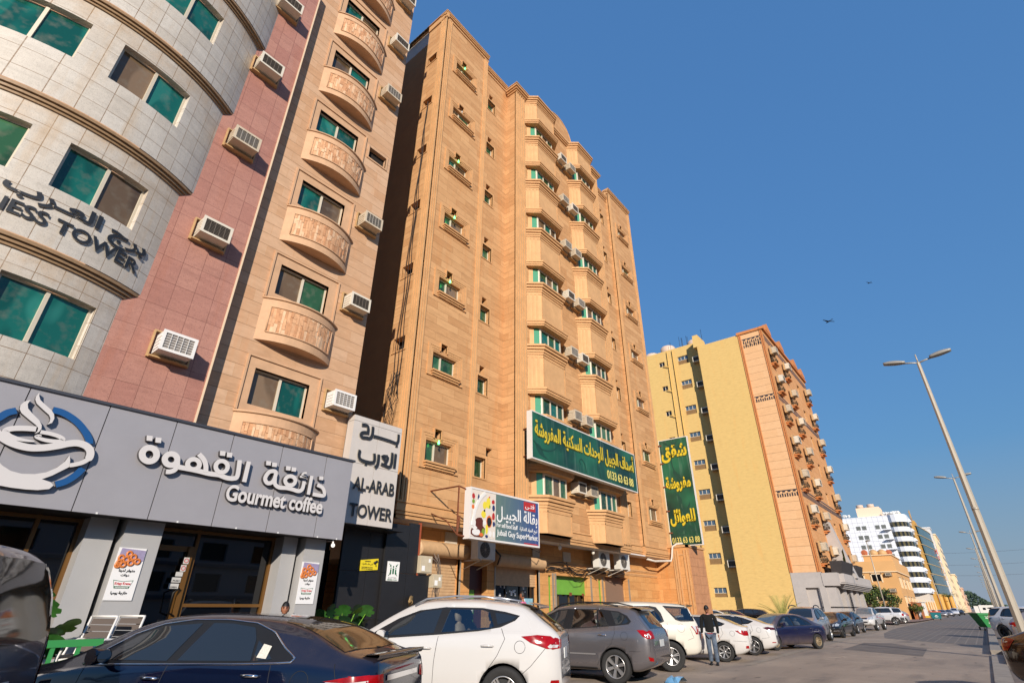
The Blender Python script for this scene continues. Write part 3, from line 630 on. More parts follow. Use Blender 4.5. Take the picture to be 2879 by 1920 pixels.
# bay windows
def bayp(xc, hw, ch, o):                                # plan outline, o = outward offset
    t = 0.414*o
    return [(xc-hw-ch-o, YC), (xc-hw-t, YF-o), (xc+hw+t, YF-o), (xc+hw+ch+o, YC)]
def bay_prism(mb, xc, hw, ch, o, z0, z1, m=0):
    P = bayp(xc, hw, ch, o); P = [(P[0][0], YC+0.05)] + P + [(P[3][0], YC+0.05)]
    mb.prism(P, z0, z1, 'z', m)
def edge_frame(p, q):
    dx, dy = q[0]-p[0], q[1]-p[1]; L_ = math.hypot(dx, dy); tx, ty = dx/L_, dy/L_; nx, ny = ty, -tx
    return (lambda u, z, d: (p[0]+tx*u+nx*d, p[1]+ty*u+ny*d, z)), L_
for bi, (xc, hw) in enumerate(((19.1, 0.93), (23.75, 0.87))):
    ch = 0.5
    body = MB(); trim = MB(); gw = MB()
    for k in range(8):                                  # k = storey from the bottom
        zs = 5.70+3.525*k if k < 7 else None
        z_lo = 4.2 if k == 0 else 6.97+3.55*(k-1)       # panel bottom (hood top below)
        z_hi = (zs if k < 7 else 30.4)
        bay_prism(body, xc, hw, ch, 0.0, z_lo, z_hi-0.02)
        # cornice under the sill (or roof cornice)
        for a, b, o in ((-0.66,-0.56,0.02),(-0.50,-0.40,0.04),(-0.39,-0.28,0.08),(-0.25,-0.14,0.15),(-0.11,0.0,0.21)): bay_prism(trim, xc, hw, ch, o, z_hi+a, z_hi+b-0.004)
        bay_prism(trim, xc, hw, ch, 0.02, z_lo, z_lo+0.10)
        P = bayp(xc, hw, ch, 0.0)
        for (p, q) in ((P[0],P[1]),(P[1],P[2]),(P[2],P[3])):
            f, L_ = edge_frame(p, q)
            if z_hi-0.62 > z_lo+0.12:
                if L_ < 1:
                    for i in range(3): trim.fbox(f, 0.06+0.20*i, 0.16+0.20*i, z_lo+0.1, z_hi-0.6, -0.02, 0.02)
                else: trim.fbox(f, 0.0, 0.07, z_lo+0.1, z_hi-0.6, -0.02, 0.02); trim.fbox(f, L_-0.07, L_, z_lo+0.1, z_hi-0.6, -0.02, 0.02)
        if k < 7:
            zt = 6.67+3.55*k                            # window head
            for a, b, o in ((0.0,0.07,0.16),(0.08,0.20,0.20),(0.20,0.30,0.24)): bay_prism(trim, xc, hw, ch, o, zt+a, zt+b-0.003)
    o1 = body.build('bay', SANDP, SB); trim.build('bay_moulding', SANDT, o1)
    for k in range(7):
        zs, zt = 5.70+3.525*k, 6.67+3.55*k
        P = bayp(xc, hw, ch, -0.16)
        fr = MB(); gl = MB()
        f, L_ = edge_frame(P[1], P[2])
        for u in (0, L_*0.36, L_*0.68, L_-0.07): fr.fbox(f, u, u+0.07, zs, zt, -0.06, 0.0)
        fr.fbox(f, 0, L_, zt-0.08, zt, -0.06, 0.003); fr.fbox(f, 0, L_, zs, zs+0.07, -0.06, 0.003)
        w_ = None
        fs, Ls = edge_frame(P[0], P[1]); fe, Le = edge_frame(P[2], P[3])
        fr.fbox(fs, 0.0, 0.22, zs, zt, -0.06, 0.0, 1); fr.fbox(fs, Ls-0.06, Ls, zs, zt, -0.06, 0.0)
        fr.fbox(fe, 0.0, 0.06, zs, zt, -0.06, 0.0); fr.fbox(fe, Le-0.3, Le, zs, zt, -0.06, 0.0, 1)
        w_ = fr.build('window', [ALU, SANDP], o1)
        gl.quad(fs(0.2,zs,-0.03), fs(Ls-0.05,zs,-0.03), fs(Ls-0.05,zt,-0.03), fs(0.2,zt,-0.03)); gl.quad(fe(0.05,zs,-0.03), fe(Le-0.3,zs,-0.03), fe(Le-0.3,zt,-0.03), fe(0.05,zt,-0.03))
        gl.build('pane', glass('pale_green_glass', S((84,150,118)), 0.08, 0.5), w_)
        for a, b, m_ in ((0.06, L_*0.36, 0), (L_*0.36+.06, L_*0.68, 1), (L_*0.68+.06, L_-.06, 0)):
            g = MB(); g.quad(f(a,zs+.05,-0.035), f(b,zs+.05,-0.035), f(b,zt-.05,-0.035), f(a,zt-.05,-0.035)); g.build('pane', [GREENG, BROWNG, TEAL][(k+m_+bi) % 3] if m_ or k > 1 else GREENG, w_)
# tower and stair windows
for tx in (11.93, 29.93):
    for k in range(7):
        z = 6.15+FLS*k; surround(SB, FT, tx, z)
        pane_window(SB, FT, tx+.27, tx+1.57, z, z+.78, 0.20, [[(GREENG,BROWNG),(GREENG,GREENG),(GREENG,BROWNG),(GREENG,BROWNG),(TEAL,BROWNG),(BROWNG,GREENG),(GREENG,BROWNG)][k][0],[(GREENG,BROWNG),(GREENG,GREENG),(GREENG,BROWNG),(GREENG,BROWNG),(TEAL,BROWNG),(BROWNG,GREENG),(GREENG,BROWNG)][k][1]], (0.42,))
for hh in (sh, sh2):
    for q in hh:
        mb = MB(); 
        for a in ((q[0]-.07,q[0],q[2],q[3]),(q[1],q[1]+.05,q[2],q[3]),(q[0]-.07,q[1]+.05,q[3],q[3]+.05),(q[0]-.07,q[1]+.05,q[2]-.05,q[2])): mb.fbox(FR,*a,-0.05,0.025)
        mb.build('window_surround', SANDT, SB)
        pane_window(SB, FR, q[0], q[1], q[2], q[3], 0.25, [BROWNG, GREENG], (0.3,))
# light bulbs over the tower windows
BULB = mat('green_bulb', S((90,255,130)), 0.2, emit=3.0); BULBW = mat('glass_bulb', S((220,214,200)), 0.15)
for k in range(7):
    if k == 1: continue
    mb = MB(); p = Vector((12.75, YT-0.10, 6.90+FLS*k))
    mb.lathe([(0.0,-0.07),(0.03,-0.06),(0.045,-0.02),(0.035,0.02),(0.02,0.05),(0.02,0.09),(0.0,0.09)], 10, 0, Matrix.Translation(p), sm=True)
    o = mb.build('light_bulb', BULB if k != 5 else BULBW, None)
    tag(o, ['glowing green bulb at the lowest left tower window, above tower sign','x','glowing green bulb above left tower window, third from the bottom','glowing green bulb above left tower window, fourth from the bottom','glowing green bulb above left tower window, third from the top','unlit pale bulb above left tower window, second from the top','glowing green bulb above the topmost left tower window'][k], 'light bulb', 'bulbs above the tower windows')
# air conditioners between the bays
for k in range(7):
    for j, x in enumerate((20.76, 21.82)):
        ac([1,2,2][(k+j) % 3], (x, YC-0.08, 6.22+3.52*k), '%s window air conditioner of the pair between the bays, %s up' % (('left','right')[j], ('lowest, under the green billboard' if k == 0 else ORD[k]+' pair')), 'air conditioners between the bay windows', scale=(1,1.05,1.12))
# corrugated roof shelter
mb = MB()
for k in range(28):
    y = 15.5+k*0.12; mb.box(11.3, 11.33+0.03*(k%2), y, y+0.12, 30.2, 31.5)
sh_ = mb.build('shelter_wall', mat('white_corrugated', S((214,206,194)), 0.5, noise=0.12, nscale=3), None); tag(sh_, 'white corrugated rooftop shelter behind the top corner of sandstone building', 'shelter')
mb = MB()
for k in range(30):
    y = 15.35+k*0.12; mb.hexa([(11.1,y,31.5+.02*(k%2)),(16,y,31.9),(16,y+.12,31.9),(11.1,y+.12,31.5+.02*(k%2)),(11.1,y,31.54+.02*(k%2)),(16,y,31.94),(16,y+.12,31.94),(11.1,y+.12,31.54+.02*(k%2))])
mb.build('roof_sheet', mat('dark_corrugated', S((92,84,70)), 0.6), sh_)
# hanging cable bundle on the side corner
mb = MB(); rr = random.Random(5)
for j in range(3):
    p = []; z = 24.5
    while z > 8.2: p.append((11.12-0.01*j, 14.75+0.05*math.sin(z*1.7+j)+0.012*(24-z)*(j-1), z)); z -= 0.5
    mb.tube(p, 0.014, 4)
for j in range(9):
    p = [(11.1, 14.7+rr.uniform(-.2,.3), 9.4), (11.06, 14.7+rr.uniform(-.4,.5), 8.6+rr.uniform(-.3,.3)), (11.08, 14.8+rr.uniform(-.3,.4), 7.8), (11.1, 14.9+rr.uniform(-.4,.3), 7.0+rr.uniform(-.4,.3))]
    mb.tube(p, 0.011, 4)
o = mb.build('cable_bundle', CABLE); tag(o, 'tangled dark cables hanging down the corner of the sandstone building', 'cable')
# ---------------------------------------------------------------- shops at the foot
YS = 14.8; FSH = FY(YS)
holes = [(12.95,15.05,-0.2,3.15),(15.62,16.62,-0.2,2.95),(17.1,20.0,-0.2,3.02),(20.75,21.0,-0.2,2.8),(21.3,24.2,-0.2,2.82),(25.1,25.4,-0.2,2.8),(25.75,28.2,-0.2,2.95)]
mb = MB(); wall(mb, FSH, 11.2, 32.2, -0.3, 4.1, holes, 0.35)
mb.box(11.2, 32.2, 20, 20.1, -0.3, 4.1)
mb.build('shop_wall', stone('shop_sandstone', S((210,158,100)), S((196,140,84)), S((140,94,56)), 0.9, 0.40, 0.006, stain=S((194,122,60))), SB, fix=False)
mb = MB()
for a, b, d in ((3.30,3.36,0.03),(3.36,3.44,0.06),(3.10,3.16,0.03),(3.16,3.22,0.05)): mb.fbox(FSH, 15.1, 32.0, a, b-0.003, -0.02, d)
mb.build('shop_moulding', SANDT, SB)
def shutter(x0, x1, z0, z1, boxed, nm='shop_shutter'):
    mb = MB(); z = z0
    while z < z1: mb.fbox(FSH, x0, x1, z, z+0.085, -0.20, -0.165); mb.fbox(FSH, x0, x1, z+0.085, z+0.10, -0.20, -0.185); z += 0.10
    s_ = mb.build(nm, SHUT, SB)
    mb = MB(); z = z1+0.02; 
    M_ = Matrix.Translation((x0-0.15, YS-0.12, z1+0.20)) @ Matrix.Rotation(PI/2, 4, 'Y')
    mb.lathe([(0.0,0),(0.25,0),(0.25,0.04)] + [(0.25+0.008*(q%2), 0.04+(x1-x0+0.22)*q/40) for q in range(41)] + [(0.25,x1-x0+0.3),(0.0,x1-x0+0.3)], 20, 0, M_)
    mb.build('roller_box', SHUT, s_)
    mb = MB(); mb.fbox(FSH, x0-0.06, x0, z0 if z0 < 1 else -0.2, z1, -0.1, 0.03); mb.fbox(FSH, x1, x1+0.06, z0 if z0 < 1 else -0.2, z1, -0.1, 0.03); mb.build('guide_rail', STEEL, s_)
    return s_
shutter(12.95, 15.05, -0.2, 3.15, True)
shutter(17.1, 20.0, 2.30, 3.02, True)
# supermarket interior: dark glass plastered with notices
mb = MB(); mb.fbox(FSH, 17.1, 20.0, -0.2, 2.35, -0.34, -0.30); g_ = mb.build('shop_window', DARKG, SB)
mb = MB(); rr = random.Random(11)
for j in range(46):
    u = rr.choice((rr.uniform(17.15,17.5), rr.uniform(18.9,19.3), rr.uniform(17.5,19.9))); z = rr.uniform(0.6,2.2) if u < 17.6 or u > 18.8 else rr.uniform(1.9,2.25); s_ = rr.uniform(0.05,0.13)
    mb.fbox(FSH, u, u+s_, z, z+s_*rr.uniform(0.7,1.4), -0.30, -0.293+0.0003*j, rr.choice((0,0,0,1,2)))
mb.fbox(FSH, 19.35, 19.95, 0.2, 1.85, -0.30, -0.29, 3)
mb.build('paper_notice', [WHITE, mat('notice_blue', S((60,90,150)), 0.6), mat('notice_grey', S((150,150,146)), 0.6), mat('cooler_blue', S((130,180,200)), 0.4, noise=0.3, nscale=6)], g_)
mb = MB(); 
for u in (17.1, 18.05, 19.0, 19.95): mb.fbox(FSH, u, u+0.05, -0.2, 2.35, -0.29, -0.25)
mb.build('window_post', mat('dark_aluminium', S((58,52,48)), 0.5), g_)
# narrow green door, green-framed glass doors, papered shopfront
GRN = mat('lime_green_panel', S((108,162,60)), 0.5, noise=0.12, nscale=3)
mb = MB(); mb.fbox(FSH, 15.62, 16.2, -0.2, 2.95, -0.34, -0.28, 0); mb.fbox(FSH, 16.2, 16.62, -0.2, 2.95, -0.34, -0.27, 1); mb.fbox(FSH, 15.62, 16.2, 2.1, 2.95, -0.28, -0.26, 1)
d_ = mb.build('door', [GRN, mat('dark_red_door', S((70,32,26)), 0.5)], SB)
mb = MB(); f_ = FSH; mb.hexa([(15.85,YS+0.25,0.95),(16.05,YS+0.25,0.95),(16.05,YS+0.27,0.95),(15.85,YS+0.27,0.95),(16.0,YS+0.25,1.75),(16.2,YS+0.25,1.75),(16.2,YS+0.27,1.75),(16.0,YS+0.27,1.75)]); mb.build('white_notice', WHITE, d_)
mb = MB(); mb.fbox(FSH, 20.75, 21.0, -0.2, 2.8, -0.3, -0.1, 0); mb.fbox(FSH, 25.1, 25.4, -0.2, 2.8, -0.3, -0.1, 0)
mb.fbox(FSH, 21.3, 24.2, 2.05, 2.82, -0.32, -0.28, 0)
gd = mb.build('green_fascia', GRN, SB)
mb = MB(); mb.fbox(FSH, 21.3, 24.2, -0.2, 2.05, -0.5, -0.45, 0); gg = mb.build('glass_door', DARKG, SB)
mb = MB()
for u in (21.3, 22.05, 22.95, 23.7, 24.15): mb.fbox(FSH, u, u+0.05, -0.2, 2.1, -0.45, -0.40)
mb.fbox(FSH, 21.3, 22.0, 1.98, 2.04, -0.45, -0.39); mb.build('door_frame', mat('bronze_frame', S((120,96,60)), 0.4, 0.4), gg)
mb = MB(); mb.fbox(FSH, 21.5, 21.62, 2.08, 2.2, -0.28, -0.22); mb.fbox(FSH, 23.9, 24.02, 2.0, 2.12, -0.28, -0.22); mb.fbox(FSH, 22.8, 22.92, 2.0, 2.14, -0.28, -0.2); mb.build('door_hinge', RUST, gg)
mb = MB(); mb.fbox(FSH, 25.75, 28.2, -0.2, 2.95, -0.34, -0.30); mb.build('papered_shopfront', mat('brown_lattice_paper', S((132,104,84)), 0.8, noise=0.35, nscale=60), SB)
mb = MB(); mb.fbox(FSH, 25.72, 28.25, -0.2, 1.45, -0.29, -0.2); mb.build('lower_panel', mat('dusty_glass', S((150,134,104)), 0.3, noise=0.2, nscale=2), SB)
mb = MB()
for u in (21.02, 21.22, 24.3, 25.42, 28.25): mb.fbox(FSH, u, u+0.13, -0.2, 2.9, -0.1, 0.02)
mb.build('grey_jamb', mat('cement', S((140,128,114)), 0.9, noise=0.2, nscale=3), SB)
mb = MB()
for u, z, s_ in ((14.2,3.5,0.62),(19.55,3.38,0.5),(21.95,3.36,0.62),(24.5,3.36,0.62)): mb.fbox(FSH, u, u+s_, z, z+0.5, -0.03, 0.05)
mb.build('access_panel', mat('dirty_white_panel', S((196,184,166)), 0.7, noise=0.2, nscale=3), SB)
# garden-wall pier beside the building
PX = 32.2; FPX = FX(PX)
mb = MB(); wall(mb, FPX, 12.76, 16.5, -0.3, 4.85, [], 0.1); wall(mb, FY(12.76), PX, 34.8, -0.3, 4.85, [], 0.1)
mb.quad((PX,12.76,4.85),(34.8,12.76,4.85),(34.8,16.5,4.85),(PX,16.5,4.85)); mb.quad((34.8,12.76,-0.3),(34.8,16.5,-0.3),(34.8,16.5,4.85),(34.8,12.76,4.85))
pier = mb.build('boundary_wall', stone('pier_sandstone', S((210,156,100)), S((196,138,82)), S((140,94,54)), 0.9, 0.62, 0.006, stain=S((206,126,56))), None, fix=False)
tag(pier, 'orange stained sandstone boundary wall with rough slab end below the vertical sign', 'wall')
mb = MB()
for u in (12.78, 12.95, 13.35, 13.5, 13.62, 14.9): mb.fbox(FPX, u, u+0.09, -0.2, 4.6, -0.02, 0.045)
mb.fbox(FPX, 13.71, 14.9, 4.40, 4.48, -0.02, 0.043); mb.fbox(FPX, 12.7, 16.5, 4.75, 4.88, -0.1, 0.06); mb.fbox(FY(12.76), 32.14, 34.86, 4.75, 4.88, -0.1, 0.06); mb.fbox(FPX, 13.0, 13.35, 4.3, 4.38, -0.02, 0.04)
mb.build('pier_moulding', SANDT, pier)
rs = mat('rough_slab', S((186,132,92)), 0.85, noise=0.22, nscale=2.2, bump=0.6, bscale=12)
mb = MB()
for i in range(10):
    for j in range(2): mb.fbox(FY(12.76), 32.35+1.15*j, 33.49+1.15*j, -0.2+0.49*i, 0.28+0.49*i, -0.05, 0.015)
mb.build('rough_slab', rs, pier)
COF_AR = [[(3.181,3.923),(3.138,3.895),(3.086,3.891),(3.035,3.91),(2.995,3.949),(2.974,4.001),(2.975,4.055),(2.999,4.101),(3.041,4.129),(3.093,4.135),(3.145,4.116),(3.186,4.076),(3.208,4.023),(3.206,3.969),(3.181,3.923)],[(3.546,3.918),(3.506,3.894),(3.459,3.89),(3.413,3.906),(3.377,3.94),(3.358,3.984),(3.361,4.03),(3.384,4.069),(3.423,4.094),(3.471,4.099),(3.518,4.083),(3.554,4.049),(3.573,4.004),(3.57,3.957),(3.546,3.918)],[(3.575,3.999),(3.599,3.903),(3.576,3.818),(3.512,3.773),(3.442,3.76)],[(3.62,3.881),(3.794,3.88),(3.99,3.874),(4.193,3.859),(4.379,3.866),(4.452,3.853),(4.561,3.836),(4.683,3.848),(4.748,3.913),(4.719,4.231)],[(3.95,3.911),(3.91,3.889),(3.862,3.885),(3.817,3.899),(3.782,3.93),(3.765,3.97),(3.769,4.013),(3.793,4.049),(3.833,4.072),(3.881,4.077),(3.927,4.063),(3.962,4.032),(3.979,3.991),(3.975,3.948),(3.95,3.911)],[(3.913,4.192),(4.027,4.107),(4.098,3.998),(4.126,3.873)],[(4.482,3.952),(4.439,3.927),(4.387,3.923),(4.338,3.941),(4.301,3.976),(4.282,4.024),(4.286,4.073),(4.312,4.115),(4.355,4.141),(4.406,4.146),(4.456,4.128),(4.495,4.092),(4.513,4.044),(4.509,3.994),(4.482,3.952)],[(4.909,4.24),(4.91,3.812)],[(5.531,4.133),(5.395,4.112),(5.33,3.969),(5.39,3.877),(5.485,3.893),(5.535,3.986),(5.531,4.133)],[(5.544,4.006),(5.573,3.879),(5.682,3.825),(5.843,3.838),(5.991,3.832),(6.143,3.817),(6.224,3.878),(6.236,4.051)],[(5.983,3.935),(5.936,3.912),(5.883,3.908),(5.834,3.923),(5.798,3.955),(5.782,3.996),(5.79,4.04),(5.82,4.077),(5.866,4.1),(5.919,4.105),(5.969,4.09),(6.006,4.058),(6.021,4.016),(6.013,3.972),(5.983,3.935)],[(6.257,4.239),(6.179,4.219),(6.162,4.163),(6.261,4.146),(6.109,4.133)],[(6.395,4.199),(6.391,3.777)],[(6.571,4.022),(6.707,3.988),(6.78,3.895),(6.769,3.808),(6.497,3.803)]]
COF_DOT = [[(2.95,4.344),(3.048,4.353),(3.065,4.259),(2.973,4.249)],[(3.099,4.342),(3.198,4.351),(3.215,4.256),(3.122,4.246)],[(4.292,4.34),(4.398,4.349),(4.411,4.256),(4.311,4.246)],[(4.431,4.337),(4.539,4.346),(4.552,4.252),(4.45,4.242)],[(5.278,4.329),(5.387,4.337),(5.396,4.248),(5.293,4.239)],[(5.414,4.321),(5.525,4.329),(5.534,4.24),(5.429,4.23)],[(5.745,4.305),(5.856,4.313),(5.864,4.225),(5.759,4.216)],[(5.877,4.304),(5.99,4.313),(5.997,4.224),(5.891,4.215)],[(6.595,4.228),(6.703,4.236),(6.708,4.154),(6.606,4.146)]]
LOGO_POLY = [[(1.189,4.528),(1.126,4.48),(1.1,4.41),(1.112,4.345),(1.154,4.289),(1.272,4.215),(1.388,4.147),(1.429,4.108),(1.436,4.06),(1.416,4.006),(1.459,4.047),(1.472,4.106),(1.456,4.164),(1.396,4.236),(1.283,4.318),(1.205,4.384),(1.178,4.451)],[(1.252,4.68),(1.235,4.602),(1.244,4.547),(1.283,4.488),(1.394,4.412),(1.492,4.349),(1.529,4.296),(1.535,4.234),(1.518,4.186),(1.57,4.231),(1.576,4.308),(1.549,4.378),(1.492,4.439),(1.406,4.492),(1.307,4.559),(1.271,4.619)],[(1.959,3.766),(1.935,3.657),(1.858,3.534),(1.754,3.444),(1.623,3.391),(1.468,3.369),(1.328,3.389),(1.213,3.447),(1.096,3.537),(1.048,3.459),(1.155,3.368),(1.145,3.278),(1.177,3.163),(1.412,3.146),(1.588,3.146),(1.738,3.158),(1.874,3.196),(1.91,3.26),(1.857,3.304),(1.736,3.33),(1.843,3.407),(1.937,3.501),(2.019,3.582),(2.007,3.635),(1.993,3.693)]]
LOGO_STR = [[(1.409,4.084),(1.277,4.064),(1.152,4.032),(1.077,3.99),(1.073,3.947),(1.124,3.907),(1.248,3.882),(1.367,3.88),(1.452,3.887)],[(1.476,4.052),(1.61,4.053),(1.734,4.033),(1.797,3.995),(1.74,3.953),(1.6,3.937),(1.482,3.951),(1.444,3.971),(1.476,3.996),(1.51,3.992)],[(0.892,3.974),(1.005,3.896),(1.092,3.846),(1.233,3.796),(1.419,3.778),(1.593,3.814),(1.763,3.884),(1.89,3.95),(2.011,3.983),(2.132,3.96),(2.212,3.888),(2.231,3.778),(2.175,3.692),(2.091,3.639),(2.011,3.605)]]
LOGO_RING = [[(1.512,4.451),(1.629,4.445),(1.752,4.407),(1.9,4.329),(2.042,4.209),(2.138,4.089),(2.167,4.012)],[(0.83,3.911),(0.862,4.06),(0.93,4.161),(0.994,4.257),(1.085,4.319)],[(2.205,3.599),(2.152,3.479),(2.053,3.354),(1.936,3.282)]]
TA_STR = [[(9.521,6.118),(9.505,5.851),(9.222,5.849),(8.76,5.86),(8.636,5.848)],[(8.579,6.123),(8.587,5.894),(8.524,5.768),(8.39,5.751),(8.263,5.737),(8.21,5.8),(8.268,5.873),(8.425,5.907)],[(8.2,6.086),(8.355,6.104),(8.425,6.042),(8.432,5.862)],[(9.49,5.52),(9.489,5.099)],[(9.362,5.528),(9.348,5.125),(9.126,5.115),(9.011,5.133)],[(9.216,5.381),(9.021,5.346),(9.152,5.23),(9.139,5.124)],[(9.216,5.381),(9.201,5.285),(9.124,5.133)],[(8.89,5.378),(8.894,5.111),(8.811,4.987)],[(8.244,5.371),(8.241,5.204),(8.349,5.104),(8.736,5.121),(8.737,5.374)]]
TA_DOT = [[(9.45,5.788),(9.533,5.797),(9.533,5.729),(9.451,5.721)],[(8.466,5.052),(8.54,5.058),(8.542,4.996),(8.468,4.991)],[(8.394,5.797),(8.469,5.806),(8.471,5.742),(8.396,5.733)]]
# ================================================================ coffee shop front
YFA = 11.3; FFA = FY(YFA)
shop = thing('coffee_shop_front', 'coffee shop front with silver metal fascia, columns and brown-framed glass', 'shop front', (2, 11.5, 0))
mb = MB(); zb, zt = 2.91, 4.80; seams = [-2.2,-1.1,0.02,1.14,2.28,3.41,4.53,5.64,6.77,7.52]
for a, b in zip(seams[:-1], seams[1:]): mb.fbox(FFA, a+0.008, b-0.008, zb, zt-0.05, -0.06, 0.0)
mb.build('fascia', SILV, shop)
mb = MB(); mb.fbox(FFA, -2.2, 7.5, zb+0.01, zt-0.06, -0.4, -0.045, 0); mb.box(-2.2, 7.5, 11.7, 12.25, zt-0.3, zt-0.06, 0)
mb.build('fascia_backing', BLACK, shop)
mb = MB(); mb.fbox(FFA, -2.2, 7.56, zt-0.05, zt, -1.0, 0.035); mb.build('fascia_cap', mat('dark_cap', S((84,84,88)), 0.4, 0.5), shop)
mb = MB(); mb.box(-2.2, 7.5, YFA+0.02, 12.6, 2.93, 2.98); mb.box(7.46, 7.52, YFA+0.06, 12.6, 2.93, zt-0.06); mb.build('canopy_soffit', DARKP, shop)
mb = MB()
for x in (2.62, 3.9, 5.0, 5.9, 6.85, 7.35): mb.fbox(FFA, x, x+0.03, zb-0.002, zb+0.025, 0.0, 0.004)
mb.build('sticker_remnant', WHITE, shop)
# letters
F12 = FY(YFA)
csign = thing('coffee_sign', 'white raised coffee shop lettering on silver fascia, Arabic above Gourmet coffee', 'sign', (5, 11.3, 3.8))
WFACE = mat('white_acrylic', S((204,199,196)), 0.4); SIDE = mat('dark_letter_side', S((70,66,66)), 0.5)
def letter_box(mb, pts, d0, d1, f):                     # face + dark returns
    i = len(mb.v); n = len(pts)
    mb.v += [f(a,b,d0) for a,b in pts] + [f(a,b,d1) for a,b in pts]
    mb.face([i+n+k for k in range(n)], 0)
    for k in range(n): j = (k+1) % n; mb.face((i+k,i+j,i+n+j,i+n+k), 1)
def stroke_poly(mb, f, pts, wd, d0, d1, taper=None, closed=False, smooth=5):
    P = [Vector(p) for p in pts]; Q = []
    N = len(P)
    for i in range(N-1):
        g = (lambda k: P[k % (N-1)]) if closed else (lambda k: P[max(0,min(N-1,k))])
        p0,p1,p2,p3 = g(i-1),g(i),g(i+1),g(i+2)
        for k in range(smooth):
            t = k/smooth; Q.append(0.5*((2*p1)+(p2-p0)*t+(2*p0-5*p1+4*p2-p3)*t*t+(p3-p0+3*p1-3*p2)*t**3))
    Q.append(P[-1]); n = len(Q); A=[]; B=[]
    for i,p in enumerate(Q):
        a = Q[i-1] if i else (Q[-2] if closed else Q[0]); b = Q[i+1] if i < n-1 else (Q[1] if closed else Q[-1])
        t = (b-a).normalized(); nn = Vector((-t.y,t.x)); w_ = wd*0.5*(taper(i/(n-1)) if taper else 1); A.append(p+nn*w_); B.append(p-nn*w_)
    for i in range(n-1):
        mb.quad(f(*A[i],d1),f(*A[i+1],d1),f(*B[i+1],d1),f(*B[i],d1),0)
        mb.quad(f(*A[i],d0),f(*A[i+1],d0),f(*A[i+1],d1),f(*A[i],d1),1); mb.quad(f(*B[i],d0),f(*B[i+1],d0),f(*B[i+1],d1),f(*B[i],d1),1)
    if not closed:
        for i in (0,n-1): mb.quad(f(*A[i],d0),f(*A[i],d1),f(*B[i],d1),f(*B[i],d0),1)
mb = MB()
for i, s_ in enumerate(COF_AR):
    cl = abs(s_[0][0]-s_[-1][0]) < 1e-3
    wd = 0.86*[0.125,0.118,0.10,0.105,0.10,0.105,0.098,0.105,0.098,0.098,0.098,0.05,0.095,0.095][i]
    stroke_poly(mb, F12, s_, wd, 0.01+0.0012*i, 0.10+0.0012*i, None, cl)
mb.build('arabic_lettering', [WFACE, SIDE], csign, fix=False)
mb = MB()
for s_ in COF_DOT: letter_box(mb, s_, 0.01, 0.10, F12)
mb.build('arabic_dot', [WFACE, SIDE], csign, fix=False)
two_layer('latin_lettering', 'Gourmet coffee', F12, 4.62, 3.40, 2.2, 0.33, 0.015, 0.075, csign, 0.03, False, WFACE, SIDE)
lg = thing('cup_logo', 'white steaming cup emblem inside a blue ring on the silver fascia', 'emblem', (1.4, 11.3, 3.8))
mb = MB()
for i, s_ in enumerate(LOGO_RING): stroke_poly(mb, F12, s_, 0.105, 0.012, 0.06)
mb.build('blue_ring', [mat('blue_letter', S((22,78,132)), 0.45), SIDE], lg, fix=False)
mb = MB()
for i, s_ in enumerate(LOGO_POLY): letter_box(mb, s_, 0.01, 0.085+0.002*i, F12)
for i, s_ in enumerate(LOGO_STR): stroke_poly(mb, F12, s_, (0.085,0.062,0.11)[i], 0.01, 0.093+0.002*i, (lambda t: 1.0-0.75*max(0,(t-0.55)/0.45)) if i < 2 else (lambda t: 1.0-0.4*t if t > .8 else 1.0))
mb.build('cup', [WFACE, SIDE], lg, fix=False)
# columns, glazing
mb = MB()
for x0, x1, y0 in ((2.72,3.16,11.92),(3.24,3.86,11.70),(6.42,6.76,11.92),(6.84,7.36,11.70),(-1.9,-1.3,11.7)): mb.box(x0, x1, y0, 12.42, -0.2, 2.95)
mb.build('column', mat('grey_cladding', S((176,174,172)), 0.4, 0.15, noise=0.05, nscale=1.5), shop)
BRZ = mat('bronze_window_frame', S((112,78,36)), 0.4, 0.3)
mb = MB(); mb.box(-2.4, 7.3, 12.36, 12.40, -0.2, 2.95); gl_ = mb.build('shop_glass', glass('shopfront_glass', S((10,11,13)), 0.02, 0.7, 0.02), shop)
mb = MB()
for x in (-1.2, 0.9, 2.05, 2.66, 4.0, 4.72, 6.36): mb.box(x, x+0.06, 12.30, 12.36, -0.2, 2.95)
for a, b, z in ((-1.2,2.66,1.52),(4.78,6.36,1.50),(4.0,6.4,2.86),(-1.2,2.7,2.86)): mb.box(a, b, 12.302, 12.358, z, z+0.06)
mb.box(4.60, 4.70, 12.24, 12.36, -0.2, 2.6); mb.box(4.06, 4.6, 12.301, 12.357, 2.5, 2.6)
mb.build('window_frame', BRZ, shop)
mb = MB(); mb.tube([(4.62,12.22,1.35),(4.5,12.16,1.40),(4.48,12.15,1.75),(4.60,12.2,1.82)], 0.018, 6); mb.build('door_handle', BLACK, shop)
